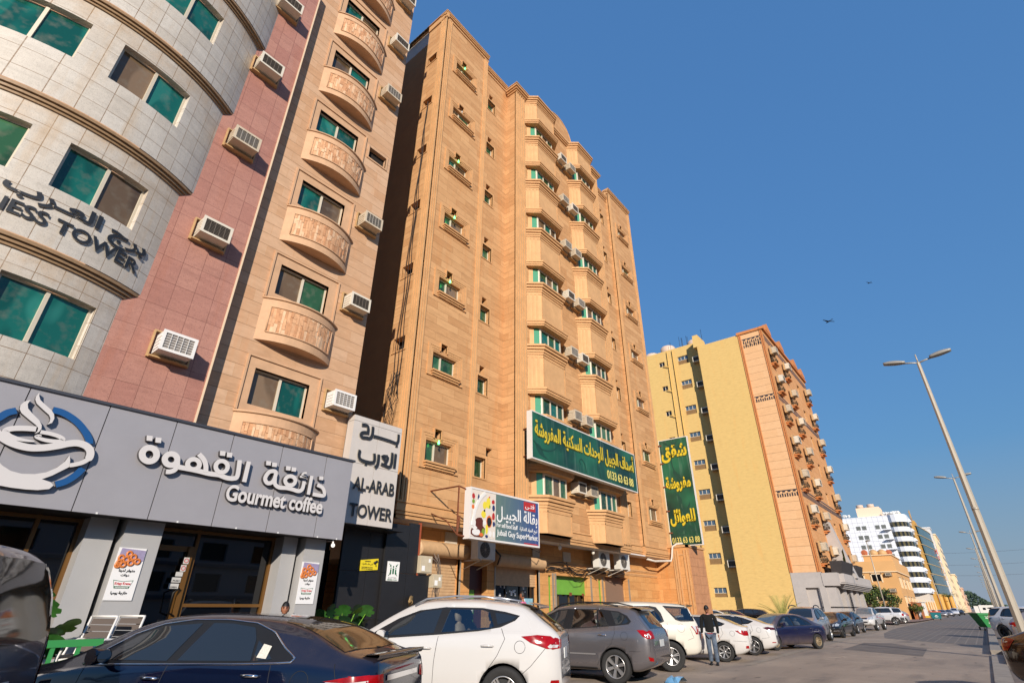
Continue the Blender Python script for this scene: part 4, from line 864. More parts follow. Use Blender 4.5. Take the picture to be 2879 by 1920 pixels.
# window stickers
st = thing('door_sticker', 'column of small white stickers with PUSH and OPEN on the coffee shop door', 'sticker', (4.5, 12.34, 2.0))
FD = FY(12.235)
mb = MB(); 
for x, z, w_, h_ in ((4.60,2.27,0.10,0.12),(4.58,2.13,0.10,0.12),(4.52,2.04,0.13,0.08),(4.47,1.93,0.17,0.09),(4.45,1.82,0.18,0.09)): mb.fbox(FD, x-0.05, x-0.05+w_, z, z+h_, 0.0, 0.006)
mb.build('sticker_sheet', mat('grey_sticker', S((190,188,184)), 0.5), st)
INK = mat('black_ink', S((30,30,32)), 0.6); REDI = mat('red_ink', S((190,30,40)), 0.5); GRNI = mat('green_ink', S((20,96,60)), 0.5)
lettering('latin_lettering', 'PUSH', FD, 4.45, 1.945, 0.12, 0.03, 0.007, 0.002, INK, st, 0.02); lettering('latin_lettering', 'OPEN', FD, 4.43, 1.83, 0.12, 0.03, 0.007, 0.002, INK, st, 0.02)
for z in (2.33, 2.19):
    mb = MB(); mb.lathe([(0.030,0),(0.042,0)], 16, 0, Matrix.Translation((4.60 if z > 2.3 else 4.58, 12.226, z)) @ Matrix.Rotation(PI/2, 4, 'X')); mb.build('prohibition_ring', REDI, st)
# doughnut posters on the columns
def poster(x0, x1, z0, z1, y, label):
    p = thing('doughnut_poster', label, 'poster', ((x0+x1)/2, y, z0), 0, 'doughnut posters on the columns'); f = FY(y); W = x1-x0; H = z1-z0
    mb = MB(); mb.fbox(f, x0, x1, z0, z1, -0.015, 0.0); mb.build('board', mat('poster_white', S((226,224,222)), 0.5), p)
    zc = z0+H*0.63
    mb = MB(); mb.poly([f(x0+.01,zc,0.003), f(x0+W*.25,zc+.02,0.003), f(x1-.005,zc+H*.12,0.003), f(x1-.005,z1-H*.04,0.003), f(x0+W*.1,z1-.01,0.003)]); mb.build('box_print', mat('lilac_print', S((150,140,170)), 0.6, noise=0.15, nscale=30), p)
    mb = MB()
    for cx, cz, s_ in ((.17,.80,1),(.42,.88,1),(.15,.70,1),(.36,.77,1.1),(.60,.82,1.1),(.12,.655,.9),(.30,.67,1),(.55,.71,1.1),(.78,.74,1)):
        mb.lathe([(0.025*s_+0.012+0.018*math.cos(a), 0.018*math.sin(a)) for a in [PI*2*q/8 for q in range(9)]], 14, 0, Matrix.Translation((x0+W*cx, y-0.006, z0+H*cz)) @ Matrix.Rotation(PI/2,4,'X') @ Matrix.Scale(W*2.4,4))
    mb.build('doughnut_print', mat('doughnut_glaze', S((204,120,60)), 0.35, noise=0.15, nscale=40), p)
    lettering('arabic_lettering', 'متوفر لدينا', f, x0+W*.22, z0+H*.52, W*.58, H*.07, 0.002, 0.004, INK, p, 0.03, True)
    lettering('arabic_lettering', 'دونات', f, x0+W*.34, z0+H*.44, W*.30, H*.06, 0.002, 0.004, INK, p, 0.03, True)
    lettering('arabic_lettering', 'طازجة يوميا', f, x0+W*.18, z0+H*.10, W*.58, H*.07, 0.002, 0.004, INK, p, 0.03, True)
    mb = MB(); a, b, c, d = x0+W*.14, x0+W*.86, z0+H*.22, z0+H*.38
    mb.poly([f(a,d,0.002), f((a+b)/2,d-H*.025,0.002), f(b,d,0.002), f(b-W*.1,c,0.002), f(a+W*.1,c,0.002)]); mb.build('bow_tie_green', GRNI, p)
    mb = MB(); mb.poly([f(a+.012,d-.012,0.004), f((a+b)/2,d-H*.025-.008,0.004), f(b-.012,d-.012,0.004), f(b-W*.085,c+H*.045,0.004), f(a+W*.085,c+H*.045,0.004)]); mb.build('bow_tie_white', WHITE, p)
    lettering('latin_lettering', 'Krispy Kreme', f, x0+W*.22, z0+H*.275, W*.56, H*.065, 0.005, 0.003, REDI, p, 0.02)
    lettering('latin_lettering', 'DOUGHNUTS', f, x0+W*.27, z0+H*.228, W*.46, H*.025, 0.005, 0.003, WHITE, p, 0.03)
poster(3.235, 3.67, 1.60, 2.45, 11.68, 'doughnut poster on grey column left of the coffee shop door')
poster(6.83, 7.26, 1.565, 2.42, 11.68, 'doughnut poster on grey column beside the black entrance recess')
# security camera under the fascia
mb = MB(); mb.tube([(7.35,11.4,2.91),(7.33,11.36,2.82)], 0.02, 6); mb.tube([(7.36,11.4,2.80),(7.26,11.24,2.77)], 0.045, 10); o = mb.build('security_camera', WHITE); tag(o, 'small white bullet security camera under the fascia corner', 'camera')
# ================================================================ white name sign over the black entrance
nm_ = thing('name_sign', 'tall white panel sign with black Arabic and AL-ARAB TOWER letters', 'sign', (8.9, 12.2, 3.4))
YS2 = 12.2; FN = FY(YS2)
WPAN = mat('white_sign_panel', S((196,188,180)), 0.45, noise=0.06, nscale=2)
mb = MB()
for a, b, c, d in ((7.96,8.81,5.02,6.17),(8.82,9.66,5.02,6.17),(7.96,8.81,3.45,5.01),(8.82,9.66,3.45,5.01),(7.96,8.81,6.18,6.33),(8.82,9.66,6.18,6.33)): mb.fbox(FN, a, b, c, d, -0.30, 0.0)
mb.build('panel', WPAN, nm_)
mb = MB(); mb.fbox(FN, 7.97, 9.65, 3.46, 6.32, -0.34, -0.01); mb.build('panel_joint', mat('grey_joint', S((110,104,98)), 0.8), nm_)
mb = MB()
for i, s_ in enumerate(TA_STR): stroke_poly(mb, FN, s_, 0.088, 0.01, 0.035+0.001*i, None, False, 3)
for s_ in TA_DOT: letter_box(mb, s_, 0.01, 0.033, FN)
mb.build('arabic_lettering', [BLET, EDGE], nm_, fix=False)
two_layer('latin_lettering', 'AL-ARAB', FN, 8.19, 4.31, 1.38, 0.34, 0.01, 0.03, nm_, 0.02); two_layer('latin_lettering', 'TOWER', FN, 8.19, 3.62, 1.40, 0.34, 0.01, 0.03, nm_, 0.02)
# black entrance recess
en = thing('black_entrance', 'black panelled entrance recess between coffee shop and sandstone building', 'entrance', (9, 13, 0))
mb = MB(); mb.box(7.55, 8.1, 13.6, 13.7, -0.2, 3.6); mb.box(8.1, 8.7, 13.62, 13.7, -0.2, 3.6)
for a, b in ((8.7,9.55),(9.56,10.2)):
    for c, d in ((-0.2,1.2),(1.21,2.38),(2.39,3.6)): mb.fbox(FY(13.0), a, b, c, d, -0.08, 0.0)
mb.box(7.4, 10.2, 12.3, 13.7, 3.42, 3.5); mb.box(7.5, 7.56, 12.4, 13.6, -0.2, 3.5)
mb.build('wall_panel', DARKP, en)
mb = MB()
for a, b, c, d in ((10.06,10.9,2.39,3.72),(10.06,10.9,1.2,2.38),(10.06,10.9,-0.2,1.19),(10.91,11.30,2.39,3.80),(10.91,11.82,1.2,2.38),(10.91,11.82,-0.2,1.19)): mb.fbox(FY(12.9), a, b, c, d, -0.06, 0.0)
sp_ = mb.build('side_panel', DARKP, en)
mb = MB(); mb.fbox(FY(12.9), 11.30, 11.36, 2.35, 3.84, -0.08, 0.01); mb.build('rust_edge', mat('rust_red_edge', S((150,70,40)), 0.7), sp_)
mb = MB(); mb.tube([(7.75,13.45,0.8),(7.75,13.45,2.05)], 0.025, 8); mb.tube([(8.05,13.45,0.8),(8.05,13.45,2.05)], 0.025, 8)
mb.build('door_pull', STEEL, en)
mb = MB(); mb.box(7.56, 8.7, 13.55, 13.6, -0.2, 2.9); mb.build('glass_door', DARKG, en)
ws = thing('warning_sign', 'yellow camera surveillance warning sign on the black entrance wall', 'sign', (9.6, 13, 2.4)); fw_ = FY(12.99)
mb = MB(); mb.hexa([fw_(9.33,2.39,0.02),fw_(9.92,2.44,0.02),fw_(9.92,2.44,0.0),fw_(9.33,2.39,0.0),fw_(9.32,2.66,0.02),fw_(9.91,2.73,0.02),fw_(9.91,2.73,0.0),fw_(9.32,2.66,0.0)]); mb.build('plate', mat('warning_yellow', S((222,200,40)), 0.45), ws)
lettering('latin_lettering', 'WARNING', fw_, 9.45, 2.625, 0.20, 0.03, 0.022, 0.003, INK, ws, 0.03); lettering('arabic_lettering', 'المبنى مراقب بالكاميرات', fw_, 9.36, 2.54, 0.38, 0.065, 0.022, 0.003, INK, ws, 0.0, True)
lettering('latin_lettering', 'THESE PREMISES ARE UNDER', fw_, 9.36, 2.475, 0.38, 0.025, 0.022, 0.003, INK, ws, 0.01); lettering('latin_lettering', 'CONSTANT VIDEO SURVEILLANCE', fw_, 9.36, 2.435, 0.38, 0.025, 0.022, 0.003, INK, ws, 0.01)
mb = MB(); mb.tube([fw_(9.76,2.60,0.03),fw_(9.87,2.66,0.03)], 0.028, 8); mb.tube([fw_(9.82,2.62,0.026),fw_(9.85,2.52,0.026)], 0.012, 6); mb.build('camera_pictogram', INK, ws)
asg = thing('assembly_sign', 'white assembly point sign with green people pictogram on black panel', 'sign', (10.4, 12.88, 2.2)); fa_ = FY(12.88)
mb = MB(); mb.fbox(fa_, 10.18, 10.62, 2.17, 2.68, -0.012, 0.0); mb.build('plate', WHITE, asg)
mb = MB()
for cx, s_ in ((10.31,0.8),(10.40,1.0),(10.49,0.8)):
    z = 2.35
    mb.lathe([(0,0.0),(0.026*s_,0.0)], 12, 0, Matrix.Translation((cx,12.876,z+0.19*s_)) @ Matrix.Rotation(PI/2,4,'X'))
    mb.fbox(fa_, cx-0.028*s_, cx+0.028*s_, z, z+0.15*s_, 0.002, 0.004+0.001*s_)
for sx in (-1,1):
    for sz in (-1,1):
        cx, cz = 10.40+sx*0.16, 2.46+sz*0.16
        ribbon(mb, fa_, [(cx,cz),(cx-sx*0.06,cz-sz*0.06)], 0.018, 0.002, 0.005, 0, None, 0); mb.poly([fa_(cx-sx*.08,cz-sz*.08,.005), fa_(cx-sx*.075,cz-sz*.02,.005), fa_(cx-sx*.02,cz-sz*.075,.005)])
mb.build('people_pictogram', GRNI, asg)
lettering('arabic_lettering', 'نقطة التجمع', fa_, 10.24, 2.225, 0.30, 0.05, 0.001, 0.003, INK, asg, 0.0, True); lettering('latin_lettering', 'ASSEMBLY POINT', fa_, 10.21, 2.185, 0.37, 0.03, 0.001, 0.003, GRNI, asg, 0.02)
mb = MB(); mb.lathe([(0,0),(0.14,0),(0.15,0.02),(0.14,0.05),(0,0.05)], 20, 0, Matrix.Translation((11.1,12.84,1.66)) @ Matrix.Rotation(PI/2,4,'X') @ Matrix.Rotation(0.5,4,'Y'))
mb.tube([(11.1,12.84,1.66),(10.98,12.66,1.64)], 0.05, 8); mb.tube([(10.98,12.66,1.64),(10.86,12.6,1.66)], 0.035, 8)
o = mb.build('fire_hydrant_inlet', mat('weathered_brass', S((160,130,86)), 0.5, 0.5, noise=0.2, nscale=10)); tag(o, 'brass fire hose inlet on the lower black panel', 'fire inlet')
mtr = mat('grey_meter_box', S((190,176,150)), 0.6, noise=0.12, nscale=5)
for i, (a, b, c, d, lb) in enumerate(((11.30,11.80,2.42,2.90,'upper beige electric meter box beside the black panel'),(11.86,12.26,2.04,2.41,'lower beige electric meter box beside the roller shutter'))):
    t = thing('meter_box', lb, 'meter box', (a,12.8,c), 0, 'electric meter boxes'); mb = MB(); mb.fbox(FY(12.78), a, b, c, d, -0.2, 0.0); mb.fbox(FY(12.78), a+.03, b-.03, c+.03, d-.03, 0.0, 0.015); mb.build('box', mtr, t)
    mb = MB(); mb.fbox(FY(12.78), a+.08, a+.2, c+.06, c+.2, 0.015, 0.019); mb.fbox(FY(12.78), b-.16, b-.08, d-.18, d-.08, 0.015, 0.018); mb.build('label_plate', WHITE, t)
mb = MB(); rr = random.Random(2)
for j in range(8):
    y = 12.8+rr.uniform(0,.1); mb.tube([(11.85+rr.uniform(-.1,.25),y,2.9+rr.uniform(-.05,.1)),(12.1+rr.uniform(-.1,.12),y,2.75),(12.2+rr.uniform(-.1,.05),y,2.3),(12.0+rr.uniform(-.1,.2),y,1.95),(12.05+rr.uniform(-.1,.2),y,1.7)], 0.012, 5)
o = mb.build('meter_cables', mat('grey_cable', S((110,96,84)), 0.7)); tag(o, 'loose grey cables around the meter boxes', 'cable')
# ================================================================ billboard, supermarket sign, vertical sign
YEL = mat('yellow_letter', S((206,180,44)), 0.45); YELS = mat('letter_shadow', S((64,70,20)), 0.6)
def greenboard(name, vert=False):
    m = bpy.data.materials.new(name); m.use_nodes = True; nt = m.node_tree; N = nt.nodes; L = nt.links; b = N['Principled BSDF']; b.inputs['Roughness'].default_value = 0.4
    tc = N.new('ShaderNodeTexCoord'); n = N.new('ShaderNodeTexNoise'); n.inputs['Scale'].default_value = 0.55; n.inputs['Detail'].default_value = 2; L.new(tc.outputs['Object'], n.inputs['Vector'])
    r = N.new('ShaderNodeValToRGB'); r.color_ramp.elements[0].position = 0.36; r.color_ramp.elements[0].color = (*S((20,50,40)),1); r.color_ramp.elements[1].position = 0.66; r.color_ramp.elements[1].color = (*S((36,98,70)),1); L.new(n.outputs['Fac'], r.inputs[0])
    mp = N.new('ShaderNodeMapping'); mp.inputs['Scale'].default_value = (7,7,0.5); L.new(tc.outputs['Object'], mp.inputs['Vector'])
    n2 = N.new('ShaderNodeTexNoise'); n2.inputs['Scale'].default_value = 1; n2.inputs['Detail'].default_value = 4; L.new(mp.outputs[0], n2.inputs['Vector'])
    mr = N.new('ShaderNodeMapRange'); mr.inputs[1].default_value = 0.55; mr.inputs[2].default_value = 0.85; mr.inputs[4].default_value = 0.5; L.new(n2.outputs['Fac'], mr.inputs[0])
    x = N.new('ShaderNodeMix'); x.data_type = 'RGBA'; L.new(mr.outputs[0], x.inputs[0]); L.new(r.outputs[0], x.inputs[6]); x.inputs[7].default_value = (*S((120,140,128)),1)
    L.new(x.outputs[2], b.inputs['Base Color']); return m
LEAFP = mat('printed_leaf', S((26,66,52)), 0.5)
def leaf_print(mb, f, u, z, s_, ang, d):
    pts = [(0,0),(.12,.10),(.30,.12),(.22,.02),(.42,.05),(.55,-.02),(.8,.0),(.52,-.12),(.3,-.16),(.12,-.1)]
    c, sn = math.cos(ang), math.sin(ang); mb.poly([f(u+s_*(x*c-y*sn), z+s_*(x*sn+y*c), d) for x, y in pts])
bl = thing('green_billboard', 'long green billboard with yellow Arabic lettering across the sandstone bays', 'billboard', (21, 12.4, 6.9)); YBB = 12.4; fB = FY(YBB)
mb = MB(); mb.fbox(fB, 16.5, 25.62, 6.90, 8.84, -0.24, 0.0); mb.build('panel', [greenboard('billboard_print')], bl)
mb = MB()
for a in ((16.46,25.66,8.84,8.89),(16.46,25.66,6.85,6.90),(16.46,16.5,6.90,8.84),(25.62,25.66,6.90,8.84)): mb.fbox(fB, *a, -0.25, 0.012)
mb.build('frame', mat('white_metal_frame', S((214,208,200)), 0.5, noise=0.08, nscale=3), bl)
mb = MB()
for i, (u, z, s_, a) in enumerate(((16.7,7.5,1.3,-.5),(18.6,7.5,1.0,1.9),(19.4,7.3,.9,1.4),(21.6,7.6,1.2,-1.0),(23.4,7.6,.9,.6),(24.8,8.3,.8,.3),(24.2,7.5,.6,-.9),(17.6,8.3,1.1,.3),(20.2,8.2,1.0,.5))): leaf_print(mb, fB, u, z, s_, a, 0.003+0.0006*i)
for i, pts in enumerate(([(20.6,7.0),(20.5,7.35),(20.25,7.55),(20.05,7.45),(20.15,7.3)],[(16.6,7.6),(17.2,7.35),(18.0,7.5),(18.6,8.0)],[(22.5,8.3),(23.4,8.5),(24.6,8.4)])): ribbon(mb, fB, pts, 0.06, 0.0, 0.010+0.001*i)
mb.build('leaf_print', LEAFP, bl)
s_ = 'أصداف الجبيل للوحدات السكنية المفروشة'
lettering('arabic_shadow', s_, fB, 16.70, 7.62, 8.78, 1.06, 0.012, 0.004, YELS, bl, 0.03, True); lettering('arabic_lettering', s_, fB, 16.66, 7.66, 8.78, 1.06, 0.018, 0.012, YEL, bl, 0.016, True)
lettering('phone_number', '0133 63 63 88', fB, 22.5, 7.08, 2.7, 0.42, 0.018, 0.012, mat('pale_yellow', S((214,200,110)), 0.5), bl, 0.015)
mb = MB()
for x in (17.2, 19.5, 22, 24.6): mb.box(x, x+0.05, YBB+0.25, 13.5, 8.4, 8.45); mb.box(x, x+0.05, YBB+0.25, 13.5, 7.2, 7.25)
mb.build('bracket', RUST, bl)
sm_ = thing('supermarket_sign', 'supermarket sign with grocery collage, white Arabic name and red corner', 'sign', (14.8, 12.3, 3.5)); fS = FY(12.3)
m = bpy.data.materials.new('faded_blue_print'); m.use_nodes = True; nt = m.node_tree; N = nt.nodes; L = nt.links; b = N['Principled BSDF']; b.inputs['Roughness'].default_value = 0.45
tc = N.new('ShaderNodeTexCoord'); sp = N.new('ShaderNodeSeparateXYZ'); L.new(tc.outputs['Object'], sp.inputs[0])
mr = N.new('ShaderNodeMapRange'); mr.inputs[1].default_value = 14.2; mr.inputs[2].default_value = 16.7; L.new(sp.outputs[0], mr.inputs[0])
r = N.new('ShaderNodeValToRGB'); r.color_ramp.elements[0].color = (*S((96,118,108)),1); r.color_ramp.elements[1].color = (*S((52,72,128)),1); L.new(mr.outputs[0], r.inputs[0])
mp = N.new('ShaderNodeMapping'); mp.inputs['Scale'].default_value = (9,9,0.6); L.new(tc.outputs['Object'], mp.inputs['Vector']); n2 = N.new('ShaderNodeTexNoise'); n2.inputs['Scale'].default_value = 1; n2.inputs['Detail'].default_value = 4; L.new(mp.outputs[0], n2.inputs['Vector'])
mr2 = N.new('ShaderNodeMapRange'); mr2.inputs[1].default_value = 0.55; mr2.inputs[2].default_value = 0.9; mr2.inputs[4].default_value = 0.6; L.new(n2.outputs['Fac'], mr2.inputs[0])
x_ = N.new('ShaderNodeMix'); x_.data_type = 'RGBA'; L.new(mr2.outputs[0], x_.inputs[0]); L.new(r.outputs[0], x_.inputs[6]); x_.inputs[7].default_value = (*S((150,150,140)),1); L.new(x_.outputs[2], b.inputs['Base Color'])
mb = MB(); mb.fbox(fS, 12.93, 16.68, 3.55, 5.08, -0.25, 0.0); mb.build('panel', m, sm_)
mb = MB()
for a in ((12.88,16.72,5.08,5.14),(12.88,16.72,3.49,3.55),(12.88,12.93,3.55,5.08),(16.68,16.72,3.55,5.08)): mb.fbox(fS, *a, -0.27, 0.012)
mb.build('frame', mat('sign_frame_white', S((220,214,208)), 0.5), sm_)
# grocery collage
rr = random.Random(21); cm = [mat('print_'+n, S(c), 0.5) for n, c in (('cream',(216,204,190)),('yellow',(224,204,60)),('brown',(92,40,26)),('white',(224,220,214)),('orange',(214,110,50)),('green',(120,150,50)),('navy',(40,52,96)),('red',(176,44,40)),('black',(36,32,30)))]
mb = MB(); mb.fbox(fS, 12.94, 14.18, 3.56, 5.07, 0.0, 0.003, 0)
def blob(u, z, a, c, m_, d, n=12, j=0.15): mb.poly([fS(max(12.95,min(14.17,u+a*math.cos(2*PI*k/n)*(1+rr.uniform(-j,j)))), max(3.57,min(5.06,z+c*math.sin(2*PI*k/n)*(1+rr.uniform(-j,j)))), d) for k in range(n)], m_)
blob(13.3,3.75,.38,.24,2,.0042); blob(13.1,3.95,.22,.14,3,.0048); blob(13.35,4.02,.20,.18,2,.0054); blob(13.22,3.72,.2,.10,3,.006)
for i, (u,z,w_,h_,m_) in enumerate(((13.02,4.85,.10,.16,7),(13.03,4.68,.09,.12,5),(13.28,4.82,.07,.20,6),(13.02,4.5,.1,.12,4),(13.6,4.62,.16,.20,1),(13.78,4.72,.15,.30,1),(14.03,4.78,.12,.12,7),(13.55,4.32,.16,.2,1),(14.06,4.58,.1,.16,6),(13.84,4.12,.2,.34,4),(13.84,4.10,.16,.26,8),(13.6,4.05,.12,.14,3),(13.55,3.75,.12,.2,5),(13.72,3.85,.1,.24,1),(13.45,3.66,.14,.10,4),(13.9,3.72,.12,.16,3),(14.08,3.72,.09,.18,3),(14.05,4.3,.1,.2,7),(14.08,4.05,.09,.14,6),(13.72,3.63,.1,.08,6),(13.06,4.30,.07,.12,3),(13.58,4.44,.06,.06,8),(13.85,4.6,.05,.09,5),(13.82,4.92,.05,.05,4))):
    blob(u, z, w_*.75, h_*.62, m_, .0066+.0005*i, 8, .12)
ribbon(mb, fS, [(13.02,3.9),(13.12,4.4),(13.35,4.8),(13.62,5.03)], 0.11, 0.0, 0.021, 3)
mb.build('grocery_print', cm, sm_)
mb = MB(); mb.fbox(fS, 15.78, 16.5, 4.74, 5.05, 0.0, 0.005); mb.fbox(fS, 15.78, 16.6, 3.555, 3.60, 0.0, 0.005); mb.build('red_corner', cm[7], sm_)
lettering('arabic_lettering', 'فتـى', fS, 15.86, 4.78, .56, .22, .006, .004, WHITE, sm_, .01, True)
lettering('arabic_lettering', 'بقالة الجبيـل', fS, 14.24, 4.15, 2.36, .56, .006, .006, WHITE, sm_, .012, True)
lettering('latin_lettering', 'For sell food Stuff', fS, 14.24, 3.99, 1.16, .15, .006, .004, WHITE, sm_, .008); lettering('arabic_lettering', 'لبيع المواد الغذائية', fS, 15.52, 3.94, 1.06, .19, .006, .004, WHITE, sm_, .006, True)
lettering('latin_lettering', 'Jubail Guy SuperMarket', fS, 14.26, 3.66, 2.34, .25, .006, .005, WHITE, sm_, .008)
mb = MB()
for a, b_ in (((12.62,12.6,5.15),(12.62,12.6,3.6)),((12.62,12.6,5.15),(13.0,12.5,5.05)),((12.62,12.6,3.6),(13.0,12.5,3.56)),((12.62,12.6,5.15),(12.62,14,5.15)),((12.62,12.6,3.6),(12.72,12.6,4.2))): mb.tube([a,b_], 0.03, 4, sm=False)
mb.tube([(12.66,12.62,3.6),(12.68,13.2,4.1),(12.62,13.95,4.4)], 0.02, 4)
mb.build('rusty_bracket', RUST, sm_)
vs_ = thing('vertical_sign', 'tall vertical green sign with yellow Arabic words projecting past sandstone corner', 'sign', (32.6, 12.9, 5.0)); fV = lambda u, z, d: (32.6-d, 13.85-u, z)   # u runs from the wall to the street
mb = MB(); mb.fbox(fV, 0, 1.9, 4.9, 11.45, -0.16, 0.0); mb.build('panel', [greenboard('vertical_print')], vs_)
mb = MB()
for a in ((-.04,1.94,11.45,11.5),(-.04,1.94,4.85,4.9),(-.04,0,4.9,11.45),(1.9,1.94,4.9,11.45)): mb.fbox(fV, *a, -0.18, 0.012)
mb.build('frame', MATS['white_metal_frame'], vs_)
mb = MB()
for i, (u, z, s__, a) in enumerate(((.5,10.9,1.2,.5),(.9,10.4,1.2,1.0),(.7,9.4,1.1,-.9),(1.0,9.2,.8,-1.2),(1.2,8.8,.9,-.3),(1.0,7.3,1.0,2.0),(.9,6.9,1.1,.0),(1.3,6.9,.7,1.2),(.4,5.6,1.1,.6),(1.3,6.0,.8,-.8),(.6,11.1,.7,2.6))): leaf_print(mb, fV, u, z, s__, a, .003+.0006*i)
ribbon(mb, fV, [(.9,11.3),(.7,10.2),(.8,9.4),(1.4,8.6)], .07, 0, .011); ribbon(mb, fV, [(.8,7.4),(1.0,6.9),(1.4,6.4)], .07, 0, .012); ribbon(mb, fV, [(.4,6.0),(.5,5.55),(.9,5.5),(1.05,5.75),(.95,5.85)], .07, 0, .013)
mb.build('leaf_print', LEAFP, vs_)
for t, u, z, w_, h_ in (('شقق',.06,9.95,1.74,1.15),('مفروشة',.12,8.05,1.64,1.0),('للعوائل',.12,6.0,1.62,1.02)):
    lettering('arabic_shadow', t, fV, u+.03, z-.04, w_, h_, .015, .004, YELS, vs_, .045, True); lettering('arabic_lettering', t, fV, u, z, w_, h_, .02, .012, YEL, vs_, .035, True)
lettering('phone_number', '0133 63 63 88', fV, .08, 5.02, 1.72, .34, .02, .01, MATS['pale_yellow'], vs_, .012)
mb = MB()
for z in (11.1, 9.9, 8.4, 6.9, 5.6): mb.box(32.55, 32.75, 13.7, 14.3, z, z+.08)
mb.build('bracket', RUST, vs_)
# ================================================================ split air conditioner outdoor units
def split_unit(x, y, z, w_, h_, label):
    t = thing('split_unit', label, 'air conditioner', (x, y, z), 0, 'split air conditioner units over the shops'); f = FY(y)
    mb = MB(); mb.fbox(f, x, x+w_, z, z+h_, -.35, 0); mb.fbox(f, x-.008, x+w_+.008, z+h_-.03, z+h_+.01, -.36, .01); mb.build('casing', mat('split_white', S((214,210,200)), .5, noise=.08, nscale=4), t)
    cx, cz, r_ = x+w_*.40, z+h_*.5, min(w_*.33, h_*.42)
    Mx = Matrix.Translation((cx, y-.004, cz)) @ Matrix.Rotation(PI/2,4,'X')
    mb = MB(); mb.lathe([(0,.0),(r_,.0)], 28, 0, Mx); mb.build('fan_recess', mat('fan_dark', S((46,42,38)), .6), t)
    mb = MB()
    for q in range(1,7): mb.lathe([(r_*q/6-.005,.012),(r_*q/6+.005,.012)], 28, 0, Mx)
    for q in range(12): a = PI*q/6; mb.tube([(cx, y-.014, cz),(cx+r_*math.cos(a), y-.014, cz+r_*math.sin(a))], .004, 4)
    mb.lathe([(0,.02),(r_*.2,.02)], 16, 0, Mx); mb.build('fan_guard', mat('fan_guard', S((150,142,130)), .5), t)
    mb = MB()
    for u in (x+.1, x+w_-.16):
        mb.fbox(f, u, u+.05, z-.06, z-.01, -.8, .06); mb.hexa([f(u,z-.32,-.8),f(u+.05,z-.32,-.8),f(u+.05,z-.3,-.82),f(u,z-.3,-.82),f(u,z-.06,.0),f(u+.05,z-.06,.0),f(u+.05,z-.06,-.05),f(u,z-.06,-.05)])
    mb.build('wall_bracket', mat('white_bracket', S((200,192,180)), .6), t)
split_unit(15.12, 13.95, 3.10, .98, .66, 'white split air conditioner unit right below the supermarket sign')
split_unit(23.85, 13.95, 3.26, 1.05, .72, 'left one of two white split units over the green shopfront')
split_unit(25.95, 13.95, 3.28, 1.05, .72, 'right one of two white split units near the drain pipe')
# pipes and cables along the shops
mb = MB(); mb.tube([(33.0,13.0,5.05),(32.2,13.4,4.95),(32.05,13.6,4.8),(32.0,13.7,4.2),(31.9,13.75,4.0),(30.2,14.0,3.9),(29.6,14.2,4.0)], .06, 8)
o = mb.build('drain_pipe', mat('white_pipe', S((204,194,180)), .5, noise=.1, nscale=4)); tag(o, 'white bent drain pipe at the right end of the sandstone ledge', 'pipe')
mb = MB(); rr = random.Random(4)
for j in range(7):
    z0 = 3.0+.1*j*rr.random(); mb.tube([(20.4+k*.6, YS-.08-.02*j, z0+.10*math.sin(k*.9+j)+rr.uniform(-.05,.05)-(.3 if 3<k<6 and j%2 else 0)) for k in range(13)], .016, 5)
mb.tube([(22.1,YS-.1,3.4),(22.2,YS-.12,3.2),(22.9,YS-.1,2.95),(23.6,YS-.1,2.95)], .03, 6); mb.tube([(16.3,14.2,3.55),(16.6,14.1,3.3),(16.65,14.3,3.0)], .035, 6); mb.tube([(18.2,13.9,3.7),(18.6,13.7,3.55),(19.0,13.9,3.65)], .02, 6)
o = mb.build('shop_cables', CABLE); tag(o, 'tangle of dark cables strung along the wall over the shops', 'cable')
for i, (x, lb) in enumerate(((20.2,'clear light bulb under the soffit near the supermarket'),(23.0,'clear light bulb under the soffit left of the split units'))):
    mb = MB(); p = (x, 13.75, 3.95); mb.lathe([(0,-.20),(.06,-.17),(.085,-.10),(.05,-.02),(.03,.03),(.03,.12),(0,.12)], 10, 0, Matrix.Translation(p)); o = mb.build('light_bulb', BULBW); tag(o, lb, 'light bulb', 'bulbs under the soffit')
# ================================================================ plants, chairs and barrier by the coffee shop
LEAFM = mat('monstera_leaf', S((52,98,40)), .4, noise=.35, nscale=8); LEAFL = mat('light_leaf', S((112,158,48)), .4, noise=.25, nscale=8); LEAFD = mat('dark_leaf', S((28,58,34)), .4, noise=.3, nscale=8)
def big_leaf(mb, p, size, yaw, pitch, m):
    C_ = Matrix.Translation(p) @ Matrix.Rotation(yaw,4,'Z') @ Matrix.Rotation(pitch,4,'X')
    i = len(mb.v); n = 34; mb.v.append(tuple(C_ @ Vector((0,.12*size,.03*size))))
    for k in range(n):
        a = 2*PI*k/n; r_ = size*(.46+.16*math.cos(a)-.05*math.cos(2*a)); 
        if k % 4 == 0 and 2 < k < n-2: r_ *= .72
        x = r_*math.sin(a)*.95; y = r_*math.cos(a)+.08*size
        if abs(a-PI) < .35: y += .16*size
        mb.v.append(tuple(C_ @ Vector((x, y, -.30*x*x/size-.22*max(0,y)**2/size))))
    for k in range(n): mb.face((i, i+1+k, i+1+(k+1)%n), m, True)
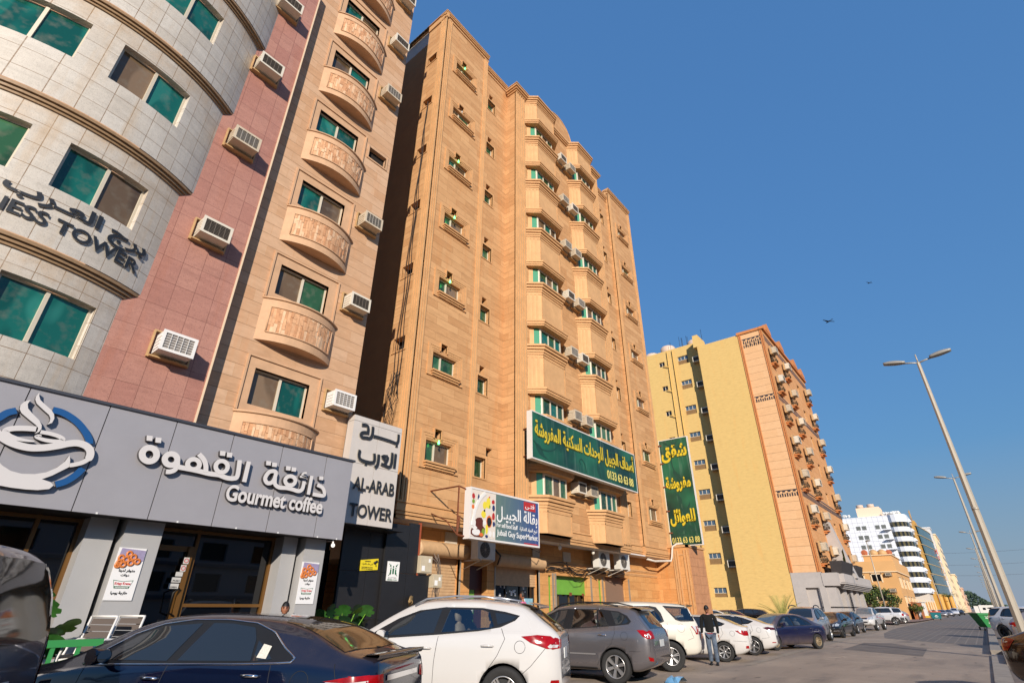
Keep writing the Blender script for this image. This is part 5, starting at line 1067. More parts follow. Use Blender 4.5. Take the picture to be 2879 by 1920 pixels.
def monstera(loc, nleaf, spread, h, label, seed):
    t = thing('monstera_plant', label, 'plant', loc, 0, 'monstera plants at the coffee shop'); rr = random.Random(seed); x0,y0,z0 = loc
    mb = MB(); mb.box(x0-spread*.9, x0+spread*.9, y0-.2, y0+.2, z0, z0+.35); mb.build('planter', mat('green_planter', S((20,88,40)), .5), t)
    lf = MB(); st_ = MB()
    for k in range(nleaf):
        px = x0+rr.uniform(-1,1)*spread; py = y0+rr.uniform(-.35,.3); pz = z0+h*rr.uniform(.45,1.0)
        st_.tube([(x0+(px-x0)*.4, y0, z0+.3),(px,py,pz)], .01, 5); big_leaf(lf, (px,py,pz), rr.uniform(.30,.46), rr.uniform(-.7,.7)+PI, rr.uniform(.75,1.35), rr.choice((0,0,1,2,2)))
    st_.build('stem', LEAFL, t); lf.build('foliage', [LEAFM, LEAFL, LEAFD], t, fix=False)
monstera((2.05,10.75,.35), 24, .62, 1.2, 'large leaved green plant behind the white chairs, left of the column', 1)
monstera((8.35,12.15,.30), 20, .55, 1.12, 'large leaved green plant at the black entrance, right of the sedan', 2)
def patio_chair(loc, rz, label):
    t = thing('patio_chair', label, 'chair', (0,0,0), 0, 'white patio chairs at the coffee shop'); 
    fr = mat('white_tube', S((216,212,206)), .4); sl = mat('grey_slat', S((92,82,76)), .6)
    mb = MB()
    for s_ in (-.27,.27):
        mb.tube([(s_,.3,0),(s_,.32,.42),(s_,.42,.95)], .018, 6); mb.tube([(s_,.33,.62),(s_,-.15,.64),(s_,-.26,.58),(s_,-.30,.45),(s_,-.32,0)], .02, 8); mb.tube([(s_,.32,.42),(s_,-.28,.42)], .018, 6)
    mb.tube([(-.27,.42,.95),(.27,.42,.95)], .018, 6); mb.build('frame', fr, t)
    mb = MB()
    for k in range(5): mb.hexa([(-.25,.335+.02*k,.48+.09*k),(.25,.335+.02*k,.48+.09*k),(.25,.355+.02*k,.48+.09*k),(-.25,.355+.02*k,.48+.09*k),(-.25,.352+.02*k,.56+.09*k),(.25,.352+.02*k,.56+.09*k),(.25,.372+.02*k,.56+.09*k),(-.25,.372+.02*k,.56+.09*k)])
    mb.build('backrest', sl, t)
    mb = MB()
    for k in range(5): mb.box(-.25,.25,-.26+.11*k,-.17+.11*k,.43,.45)
    mb.build('seat', sl, t); t.location = loc; t.rotation_euler = (0,0,rz)
patio_chair((2.70,10.62,.42), R(-68), 'left white patio chair with grey slatted back behind the green barrier')
patio_chair((3.12,10.75,.42), R(-68), 'right white patio chair with grey slatted back beside the poster column')
GB = mat('green_barrier', S((58,140,76)), .4)
t = thing('green_barrier', 'low green metal railing in front of the white chairs', 'railing', (2.2,10.2,.2))
mb = MB(); mb.box(.9,3.0,10.17,10.23,1.00,1.09); mb.box(.9,3.0,10.17,10.23,.62,.69); mb.build('rail', GB, t)
for x in (1.2,1.5,1.8,2.1,2.4,2.7): mb = MB(); mb.box(x,x+.05,10.18,10.22,.42 if x in (1.2,2.7) else .69,1.0); mb.build('baluster', GB, t)

# ================================================================ building across the road (seen in the glass)
ob = thing('opposite_building', 'white shop building across the road, seen mirrored in the coffee shop glass', 'building', (20,-48,0)); fo = lambda u, z, d: (u, -46+d, z)
OW = mat('opposite_white', S((206,210,216)), .6, noise=.05, nscale=.4)
hs = [(-34+6.2*k, -34+6.2*k+3.0, 2.9+3.4*r_, 2.9+3.4*r_+2.0) for k in range(20) for r_ in range(3)]
mb = MB(); wall(mb, fo, -36, 92, -.2, 13, hs, .5); mb.box(-36,92,-60,-59,-.2,13); mb.quad((-36,-46,13),(92,-46,13),(92,-60,13),(-36,-60,13)); mb.quad((-36,-46,-.2),(-36,-46,13),(-36,-60,13),(-36,-60,-.2)); mb.quad((92,-46,-.2),(92,-46,13),(92,-60,13),(92,-60,-.2)); mb.build('wall', OW, ob, fix=False)
mb = MB()
for h in hs: mb.fbox(fo, h[0], h[1], h[2], h[3], -.55, -.5)
mb.build('window', DARKG, ob)
mb = MB()
for z in (2.2,5.6,9.0,12.4): mb.fbox(fo, -36, 92, z, z+.35, -.1, .35)
mb.build('floor_band', mat('blue_grey_band', S((120,130,146)), .5), ob)
# ================================================================ vehicles
def interp(P, x):                                       # monotone cubic through sorted points
    if x <= P[0][0]: return P[0][1]
    if x >= P[-1][0]: return P[-1][1]
    for i in range(len(P)-1):
        if P[i][0] <= x <= P[i+1][0]: break
    def sl(j):
        if j <= 0: return (P[1][1]-P[0][1])/(P[1][0]-P[0][0])
        if j >= len(P)-1: return (P[-1][1]-P[-2][1])/(P[-1][0]-P[-2][0])
        a = (P[j][1]-P[j-1][1])/(P[j][0]-P[j-1][0]); b = (P[j+1][1]-P[j][1])/(P[j+1][0]-P[j][0])
        return 0 if a*b <= 0 else 2*a*b/(a+b)
    h = P[i+1][0]-P[i][0]; t = (x-P[i][0])/h; m0, m1 = sl(i)*h, sl(i+1)*h
    return (2*t**3-3*t*t+1)*P[i][1]+(t**3-2*t*t+t)*m0+(-2*t**3+3*t*t)*P[i+1][1]+(t**3-t*t)*m1
def car_body(sp):
    """Loft: top / belt / bottom heights and half widths along x."""
    x0, x1 = sp['top'][0][0], sp['top'][-1][0]
    xs = []; n = 64
    for k in range(n+1):
        t = k/n; t = 0.5-0.5*math.cos(PI*t) if sp.get('cos') else t
        xs.append(x0+(x1-x0)*t)
    xs += [x0+.012, x0+.03, x1-.012, x1-.03]
    xs = sorted(set(xs)); rows = []
    hc = sp['cab']; w_roof = sp['wroof']; W = sp['w']
    for x in xs:
        zt, zb_, zl = interp(sp['top'], x), interp(sp['bot'], x), interp(sp['belt'], x)
        w_ = interp(sp['plan'], x)*W; zl = min(zl, zt-0.03)
        mid = zb_+(zl-zb_)*sp.get('mid', 0.62); h = zt-zl
        f = max(0, min(1, h/hc)); yt = w_*0.965*(1-f)+min(w_roof, w_*.965)*f
        ze = zl+h*(0.55+0.27*f)
        row = [(0,zb_),(w_*.72,zb_),(w_*.90,zb_+.02),(w_*.955,zb_+.07),(w_*.985,zb_+(mid-zb_)*.35),(w_,zb_+(mid-zb_)*.72),(w_*1.0,mid),(w_*.995,mid+(zl-mid)*.35),(w_*.98,mid+(zl-mid)*.72),(w_*.962,zl-.012),(w_*.945,zl+.006)]
        y0_ = w_*.945
        for q in (.2,.4,.6,.8): row.append((y0_+(yt*.98-y0_)*(q**1.12), zl+(ze-zl)*q))
        for q in range(1,8):
            a = PI/2*q/7; e = 0.72
            row.append((yt*.98*max(0,math.cos(a))**e if q < 7 else 0.0, ze+(zt-ze)*math.sin(a)**(e*1.15)))
        rows.append([(x, y, z) for y, z in row])
    mb = MB(); full = []
    for r in rows: full.append([(p[0],p[1],p[2]) for p in r] + [(p[0],-p[1],p[2]) for p in r[-2:0:-1]])
    mb.grid(full, 0, True, closed=True)
    nn = len(full[0]); mb.face(range(nn), 0, True); mb.face([(len(full)-1)*nn+k for k in range(nn)][::-1], 0, True)
    return mb
def panel(bvh, poly, axis, sign, off, step=0.07, m=0, mb=None, holes=()):
    """Lay a flat outline onto the body along an axis: 'y' outline (x,z), 'x' outline (y,z), 'z' outline (x,y)."""
    b = bmesh.new(); vs = [b.verts.new((p[0], p[1], 0)) for p in poly]; b.faces.new(vs)
    xs = [p[0] for p in poly]; ys = [p[1] for p in poly]
    for d, lo, hi in (((1,0,0),min(xs),max(xs)),((0,1,0),min(ys),max(ys))):
        n = int((hi-lo)/step)
        for k in range(1, n+1):
            c = lo+(hi-lo)*k/(n+1)
            bmesh.ops.bisect_plane(b, geom=b.verts[:]+b.edges[:]+b.faces[:], plane_co=(c*d[0],c*d[1],0), plane_no=d)
    for hp in holes:                                    # cut glazed openings out of the trim
        n = len(hp)
        for k in range(n):
            p, q = hp[k], hp[(k+1)%n]
            bmesh.ops.bisect_plane(b, geom=b.verts[:]+b.edges[:]+b.faces[:], plane_co=(p[0],p[1],0), plane_no=(q[1]-p[1],p[0]-q[0],0))
        def inside(x, y):
            c = False
            for k in range(n):
                (x1,y1),(x2,y2) = hp[k], hp[(k+1)%n]
                if (y1 > y) != (y2 > y) and x < (x2-x1)*(y-y1)/(y2-y1)+x1: c = not c
            return c
        bmesh.ops.delete(b, geom=[f for f in b.faces if inside(*f.calc_center_median()[:2])], context='FACES')
    bmesh.ops.triangulate(b, faces=b.faces[:])
    b.verts.index_update(); mb = mb or MB(); base = len(mb.v)
    for v in b.verts:
        p, q = v.co.x, v.co.y
        o_, dr = {'y': (Vector((p, 4*sign, q)), Vector((0,-sign,0))), 'x': (Vector((6*sign, p, q)), Vector((-sign,0,0))), 'z': (Vector((p, q, 4*sign)), Vector((0,0,-sign)))}[axis]
        h = bvh.ray_cast(o_, dr)
        if h[0] is None:
            hh = bvh.find_nearest(o_+dr*(3 if axis == 'y' else 3.6 if axis == 'x' else 2.7)); pos, nr = hh[0], hh[1]
        else: pos, nr = h[0], h[1]
        if nr.dot(dr) > 0: nr = -nr
        mb.v.append(tuple(pos + nr*off*0.6 - dr*off*0.4))
    for f in b.faces: mb.face([base+v.index for v in f.verts], m, True)
    b.free(); return mb
def seam(bvh, pts, axis, sign, r=0.004, off=0.0, mb=None, m=0, n=14):
    P = []
    for i in range(len(pts)-1):
        for k in range(n): t = k/n; P.append((pts[i][0]+(pts[i+1][0]-pts[i][0])*t, pts[i][1]+(pts[i+1][1]-pts[i][1])*t))
    P.append(pts[-1]); path = []
    for p, q in P:
        o_, dr = {'y': (Vector((p, 4*sign, q)), Vector((0,-sign,0))), 'x': (Vector((6*sign, p, q)), Vector((-sign,0,0))), 'z': (Vector((p, q, 4*sign)), Vector((0,0,-sign)))}[axis]
        h = bvh.ray_cast(o_, dr)
        if h[0] is not None: path.append(h[0]-dr*off)
    mb = mb or MB()
    if len(path) > 1: mb.tube(path, r, 5, m)
    return mb
def smoothpoly(pts, n=4):                               # rounded closed outline
    Q = []; N = len(pts)
    for i in range(N):
        p0,p1,p2,p3 = pts[i-1],pts[i],pts[(i+1)%N],pts[(i+2)%N]
        for k in range(n):
            t = k/n; Q.append(tuple(0.5*((2*p1[j])+(p2[j]-p0[j])*t+(2*p0[j]-5*p1[j]+4*p2[j]-p3[j])*t*t+(p3[j]-p0[j]+3*p1[j]-3*p2[j])*t**3) for j in (0,1)))
    return Q
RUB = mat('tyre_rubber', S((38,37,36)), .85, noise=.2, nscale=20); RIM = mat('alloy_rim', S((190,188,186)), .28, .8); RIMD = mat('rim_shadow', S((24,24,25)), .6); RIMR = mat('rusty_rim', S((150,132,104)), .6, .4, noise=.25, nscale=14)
RIMB = mat('black_rim', S((38,38,40)), .3, .5)
WHEELS = {}
def wheel(parent, x, y, r, side, kind='six', wd=.21, name='wheel', rimf=.66):
    """tyre is the wheel mesh, rim is its sub-part"""
    key = (kind, round(r,3), side, round(rimf,2))
    if key not in WHEELS:
        Mx = Matrix.Rotation(-side*PI/2, 4, 'X')        # local +z outwards
        ri = r*rimf; h = wd/2
        t = MB(); t.lathe([(ri,-h*.8),(ri*1.05,-h),(r*.93,-h),(r,-h*.72),(r,h*.72),(r*.985,h*.86),(r*.93,h),(r*.86,h*1.03),(ri*1.06,h*.98),(ri,h*.86),(ri*.97,h*.7)], 40, 0, Mx)
        tm = t.mesh('tyre', RUB)
        m = MB(); rimm = {'steel': RIMR, 'black': RIMB}.get(kind, RIM)
        m.lathe([(ri*1.0,h*.84),(ri*.985,h*.92),(ri*.93,h*.90),(ri*.90,h*.55),(ri*.90,-h*.3)], 40, 0, Mx)
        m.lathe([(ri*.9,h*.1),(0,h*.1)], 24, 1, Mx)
        def spoke(a, w0, w1, r0, r1, z0, z1, mm=0, th=.03):
            c, s_ = math.cos(a), math.sin(a)
            def P(rr, ww, zz): return tuple(Mx @ Vector((rr*c-ww*s_, rr*s_+ww*c, zz)))
            m.hexa([P(r0,-w0,z0-th),P(r1,-w1,z1-th),P(r1,w1,z1-th),P(r0,w0,z0-th),P(r0,-w0*.8,z0),P(r1,-w1*.8,z1),P(r1,w1*.8,z1),P(r0,w0*.8,z0)], mm)
        n = {'five':5,'six':6,'seven':7,'twin5':5,'twin6':6,'steel':9,'black':5}[kind]
        for k in range(n):
            a = 2*PI*k/n+.3
            if kind.startswith('twin'):
                for d in (-.13,.13): spoke(a+d*.9, ri*.055, ri*.075, ri*.12, ri*.93, h*.62, h*.80)
            elif kind == 'steel': spoke(a, ri*.13, ri*.18, ri*.35, ri*.92, h*.45, h*.45)
            elif kind == 'black': spoke(a, ri*.10, ri*.10, ri*.12, ri*.93, h*.6, h*.8)
            else: spoke(a, ri*.12, ri*(.20 if kind == 'six' else .15), ri*.12, ri*.94, h*.66, h*.84)
        m.lathe([(ri*.24,h*.3),(ri*.24,h*.68),(ri*.16,h*.74),(0,h*.74)] if kind != 'steel' else [(ri*.42,h*.3),(ri*.38,h*.62),(ri*.2,h*.66),(0,h*.55)], 20, 0, Mx)
        for k in range(5): a = 2*PI*k/5+.6; p = Mx @ Vector((ri*.17*math.cos(a), ri*.17*math.sin(a), h*.745)); m.lathe([(0,.004),(ri*.035,.004)], 6, 1, Matrix.Translation(p) @ Mx)
        WHEELS[key] = (tm, m.mesh('rim', [rimm, RIMD]))
    tm, rm = WHEELS[key]
    o = link(name, tm, parent); o.location = (x, y, r); o['part'] = 'wheel'
    c = link('rim', rm, o); return o
GLS = mat('car_glass', S((34,38,42)), .02, 0, .9); GLB = mat('car_glass_brown', S((70,58,42)), .06, 0, .6, noise=.2, nscale=3); GLC = mat('car_glass_clear', S((92,104,112)), .03, 0, .9, noise=.35, nscale=5)
SEATT = mat('beige_seat', S((170,150,126)), .8); SEATD = mat('dark_seat', S((46,44,46)), .8); SEATG = mat('grey_seat', S((120,112,104)), .85)
def seethru(name, tint, refl):
    m = bpy.data.materials.new(name); MATS[name] = m; m.use_nodes = True; nt = m.node_tree; N = nt.nodes; L = nt.links; N.remove(N['Principled BSDF'])
    t = N.new('ShaderNodeBsdfTransparent'); t.inputs[0].default_value = (*tint,1); g = N.new('ShaderNodeBsdfGlossy'); g.inputs['Roughness'].default_value = .02; g.inputs[0].default_value = (.95,.97,1,1)
    f = N.new('ShaderNodeFresnel'); f.inputs[0].default_value = 1.5; a = N.new('ShaderNodeMath'); a.inputs[1].default_value = refl; a.use_clamp = True; L.new(f.outputs[0], a.inputs[0])
    x = N.new('ShaderNodeMixShader'); L.new(a.outputs[0], x.inputs[0]); L.new(t.outputs[0], x.inputs[1]); L.new(g.outputs[0], x.inputs[2]); L.new(x.outputs[0], N['Material Output'].inputs[0]); return m
GLT = seethru('car_glass_see_through', (.62,.68,.70), .10)
TRIM = mat('black_trim', S((20,20,21)), .45); CHR = mat('chrome', S((220,220,222)), .08, 1.0); LAMPR = mat('tail_lamp_red', S((150,6,8)), .10, 0, .5, noise=.45, nscale=9); LAMPC = mat('lamp_clear', S((216,216,214)), .08, .3, .8); LAMPD = mat('lamp_dark', S((70,12,16)), .06, 0, .8); HEADL = mat('headlight', S((186,190,194)), .06, .4, .8); AMB = mat('amber_lamp', S((220,120,40)), .1)
UND = mat('car_underside', S((14,14,14)), .9); PLT = mat('number_plate', S((196,198,196)), .4); SEAM = mat('panel_gap', S((18,18,20)), .7); CLAD = mat('grey_cladding_plastic', S((48,48,50)), .65)
def paint(name, c, met=.0, rough=.22, dust=.25, dcol=(150,128,104), coat=1.0):
    m = bpy.data.materials.new(name); m.use_nodes = True; nt = m.node_tree; N = nt.nodes; L = nt.links; b = N['Principled BSDF']
    b.inputs['Metallic'].default_value = met; b.inputs['Coat Weight'].default_value = coat; b.inputs['Coat Roughness'].default_value = .04
    tc = N.new('ShaderNodeTexCoord'); sp_ = N.new('ShaderNodeSeparateXYZ'); L.new(tc.outputs['Object'], sp_.inputs[0])
    n = N.new('ShaderNodeTexNoise'); n.inputs['Scale'].default_value = 3.2; n.inputs['Detail'].default_value = 7; L.new(tc.outputs['Object'], n.inputs['Vector'])
    g = N.new('ShaderNodeNewGeometry'); sn = N.new('ShaderNodeSeparateXYZ'); L.new(g.outputs['Normal'], sn.inputs[0])
    up = N.new('ShaderNodeMapRange'); up.inputs[1].default_value = .35; up.inputs[2].default_value = 1.0; L.new(sn.outputs[2], up.inputs[0])     # dust settles on upward faces
    lo = N.new('ShaderNodeMapRange'); lo.inputs[1].default_value = .62; lo.inputs[2].default_value = .2; lo.inputs[4].default_value = .6; L.new(sp_.outputs[2], lo.inputs[0])
    mx = N.new('ShaderNodeMath'); mx.operation = 'MAXIMUM'; L.new(up.outputs[0], mx.inputs[0]); L.new(lo.outputs[0], mx.inputs[1])
    nm = N.new('ShaderNodeMapRange'); nm.inputs[1].default_value = .3; nm.inputs[2].default_value = .7; nm.inputs[3].default_value = .35; L.new(n.outputs['Fac'], nm.inputs[0])
    mu = N.new('ShaderNodeMath'); mu.operation = 'MULTIPLY'; L.new(mx.outputs[0], mu.inputs[0]); L.new(nm.outputs[0], mu.inputs[1])
    m2 = N.new('ShaderNodeMath'); m2.operation = 'MULTIPLY'; m2.inputs[1].default_value = dust; L.new(mu.outputs[0], m2.inputs[0])
    x = N.new('ShaderNodeMix'); x.data_type = 'RGBA'; L.new(m2.outputs[0], x.inputs[0]); x.inputs[6].default_value = (*S(c),1); x.inputs[7].default_value = (*S(dcol),1); L.new(x.outputs[2], b.inputs['Base Color'])
    ro = N.new('ShaderNodeMapRange'); ro.inputs[2].default_value = max(dust,.01); ro.inputs[3].default_value = rough; ro.inputs[4].default_value = rough+.35; L.new(m2.outputs[0], ro.inputs[0]); L.new(ro.outputs[0], b.inputs['Roughness'])
    return m
def make_car(kind, sp, label, pm, group=None, wheels='six', detail=True):
    root = thing(kind, label, 'car', (0,0,0), 0, group)
    body = car_body(sp); me = body.mesh('body', [pm, UND])
    bvh = BVHTree.FromPolygons([v.co[:] for v in me.vertices], [tuple(p.vertices) for p in me.polygons])
    r = sp['r']; W = sp['w']; ax = sp['axles']
    tmp = bpy.data.objects.new('body_tmp', me); COL.objects.link(tmp); cut = []
    c = MB()
    for xw in ax:
        for s_ in (-1,1):
            i = len(c.v); n = 36; R_ = r*sp.get('arch', 1.13)
            c.v += [(xw+R_*math.cos(2*PI*k/n), s_*(W*.62), r+R_*math.sin(2*PI*k/n)) for k in range(n)] + [(xw+R_*math.cos(2*PI*k/n), s_*(W+.3), r+R_*math.sin(2*PI*k/n)) for k in range(n)]
            c.face([i+k for k in range(n)][::-1], 1); c.face([i+n+k for k in range(n)], 1)
            for k in range(n): j = (k+1)%n; c.face((i+k,i+j,i+n+j,i+n+k), 1)
    for wi in sp.get('thru', []):                       # cut the glazed openings right through the cabin
        pl = sp['wins'][wi]; ar = sum(pl[k][0]*pl[(k+1)%len(pl)][1]-pl[(k+1)%len(pl)][0]*pl[k][1] for k in range(len(pl)))
        if ar < 0: pl = pl[::-1]
        i = len(c.v); n = len(pl); c.v += [(a_,-1.3,b2) for a_, b2 in pl]+[(a_,1.3,b2) for a_, b2 in pl]
        c.face([i+k for k in range(n)], 1); c.face([i+n+k for k in range(n)][::-1], 1)
        for k in range(n): j = (k+1)%n; c.face((i+k,i+n+k,i+n+j,i+j), 1)
    co = c.build('cutter', [pm, UND]); md = tmp.modifiers.new('b', 'BOOLEAN'); md.object = co; md.operation = 'DIFFERENCE'; md.solver = 'EXACT'
    dg = bpy.context.evaluated_depsgraph_get(); nm = bpy.data.meshes.new_from_object(tmp.evaluated_get(dg)); nm.name = 'body'
    bpy.data.objects.remove(tmp); bpy.data.objects.remove(co)
    b_ = link('body', nm, root)
    for i, xw in enumerate(ax):
        for s_ in (-1,1): wheel(root, xw, s_*(W-.105), r, s_, wheels, .22 if r < .36 else .25, rimf=sp.get('rimf', .66))
    def P(name, items, mats, par=root):
        mb = MB()
        for (poly, axis, sign, off, *mm) in items: panel(bvh, poly, axis, sign, off, .08, mm[0] if mm else 0, mb)
        return mb.build(name, mats, par, fix=True)
    for sx, smat in sp.get('seats', []):
        for s_ in (1,-1):
            mb = MB(); zb_ = sp.get('seatz', 1.05); rows = []
            for z, w_, d_, o_ in ((-.2,.22,.07,.06),(.05,.22,.075,.03),(.13,.17,.06,.01),(.15,.06,.04,.0),(.18,.06,.03,.0),(.19,.125,.05,-.01),(.27,.13,.055,-.02),(.33,.10,.04,-.03),(.34,.02,.01,-.03)):
                rows.append([(sx-o_+d_*math.cos(a), s_*.37+w_*math.sin(a), zb_+z) for a in [2*PI*k/14 for k in range(14)]])
            mb.grid(rows, 0, True, True); mb.build('seat', smat, root)
    gm = sp.get('glass', [GLS])
    # glasshouse
    if 'dlo' in sp:
        for s_ in (1,-1):
            mb = MB(); panel(bvh, sp['dlo'], 'y', s_, .004, .08, 0, mb, [sp['wins'][k] for k in sp.get('thru', [])]); mb.build('window_trim', TRIM, root)
    for wi, wp in enumerate(sp.get('wins', [])):
        for s_ in (1,-1): P('side_window', [(wp, 'y', s_, .008)], gm[min(wi, len(gm)-1)])
    if 'ws' in sp: P('windscreen', [(sp['ws'], 'z', 1, .006)], sp.get('wsm', GLS))
    if 'rg' in sp: P('rear_window', [(sp['rg'], sp.get('rga','z'), sp.get('rgs',1), .006)], sp.get('rgm', GLS))
    for nm_, poly, axis, sgn, mt in sp.get('lamps', []):
        if axis == 'y':
            for s_ in (1,-1): P(nm_, [(poly, 'y', s_, .009)], mt)
        else:
            P(nm_, [(poly, axis, sgn, .009)], mt); P(nm_, [([(-a,b2) for a,b2 in poly][::-1], axis, sgn, .009)], mt)
    for nm_, poly, axis, sgn, off, mt in sp.get('extra', []):
        P(nm_, [(poly, axis, sgn, off)], mt)
    for nm_, poly, off, mt in sp.get('sides', []):
        for s_ in (1,-1):
            mb = MB(); panel(bvh, poly, 'y', s_, off, .08, 0, mb, [sp['wins'][k] for k in sp.get('thru', [])] if nm_ == 'window_trim' else ()); mb.build(nm_, mt, root)
    mb = MB()
    for pts in sp.get('seams', []):
        for s_ in (1,-1): seam(bvh, pts, 'y', s_, .0045, -.001, mb)
    for pts in sp.get('rseams', []): seam(bvh, pts, 'x', -1, .0045, -.001, mb)
    for pts in sp.get('tseams', []): seam(bvh, pts, 'z', 1, .0045, -.001, mb)
    if mb.v: mb.build('panel_gap', SEAM, root)
    mb = MB()
    for pts, rr_ in sp.get('chrome', []):
        for s_ in (1,-1): seam(bvh, pts, 'y', s_, rr_, .006, mb, n=6)
    if mb.v: mb.build('chrome_strip', CHR, root)
    for hx, hz in sp.get('handles', []):
        for s_ in (1,-1):
            h = bvh.ray_cast(Vector((hx, 4*s_, hz)), Vector((0,-s_,0))); y = h[0].y
            mb = MB(); mb.tube([(hx+.10,y+s_*.004,hz),(hx+.085,y+s_*.035,hz+.003),(hx,y+s_*.042,hz+.006),(hx-.085,y+s_*.035,hz+.003),(hx-.10,y+s_*.004,hz)], [.012,.015,.016,.015,.012], 8)
            mb.build('door_handle', sp.get('hm', pm), root)
    if 'fuel' in sp:
        fx, fz, fr = sp['fuel']; mb = MB(); n = 20
        seam(bvh, [(fx+fr*math.cos(2*PI*k/n), fz+fr*math.sin(2*PI*k/n)) for k in range(n+1)], 'y', 1, .004, -.001, mb, n=1); mb.build('fuel_flap', SEAM, root)
    if 'mirror' in sp:
        mx, mz = sp['mirror']
        for s_ in (1,-1):
            h = bvh.ray_cast(Vector((mx, 4*s_, mz-.03)), Vector((0,-s_,0))); y = h[0].y if h[0] else s_*W*.9
            mb = MB(); rows = []
            for q in range(7):
                t = q/6; sc_ = (.7+.6*t-.35*t*t); rows.append([(mx+.06-.14*(.5+.5*math.cos(a))*1.0, y+s_*(.05+.20*t), mz+.01+.085*sc_*math.sin(a)) for a in [2*PI*k/14 for k in range(14)]])
            mb.grid(rows, 0, True, True); mb.face(range(14)); mb.face([6*14+k for k in range(14)][::-1])
            mb.tube([(mx+.02,y,mz-.05),(mx,y+s_*.10,mz-.03)], .03, 8)
            o = mb.build('mirror', sp.get('mm', pm), root)
            mb = MB(); mb.poly([(mx-.088, y+s_*(.15+.085*math.cos(a)), mz+.01+.062*math.sin(a)) for a in [2*PI*k/16 for k in range(16)]]); mb.build('mirror_glass', mat('mirror_glass', S((190,205,215)), .02, 1.0), o)
    for pts, rr_ in sp.get('rails', []):
        for s_ in (1,-1): mb = MB(); mb.tube([(a, s_*b2, c_) for a, b2, c_ in pts], rr_, 8); mb.build('roof_rail', sp.get('railm', TRIM), root)
    if 'spoiler' in sp:
        mb = MB(); mb.grid([[(x, y*s_w, z) for s_w in [-1+2*k/12 for k in range(13)]] for x, y, z in sp['spoiler']], 0, True); mb.build('spoiler', pm, root, fix=False)
    if 'plate' in sp:
        y0, z0, xs_ = sp['plate']; h = bvh.ray_cast(Vector((6*xs_, y0, z0)), Vector((-xs_,0,0)))
        if h[0]: x = h[0].x; mb = MB(); mb.box(x-.008, x+.008, y0-.17, y0+.17, z0-.075, z0+.075); mb.build('number_plate', PLT, root)
    root['_bvh'] = 0
    del root['_bvh']
    return root, bvh
def put(root, x, y, th, z=GZ, sc=1.0): root.location = (x, y, z); root.rotation_euler = (0, 0, R(th)); root.scale = (sc, sc, sc); return root
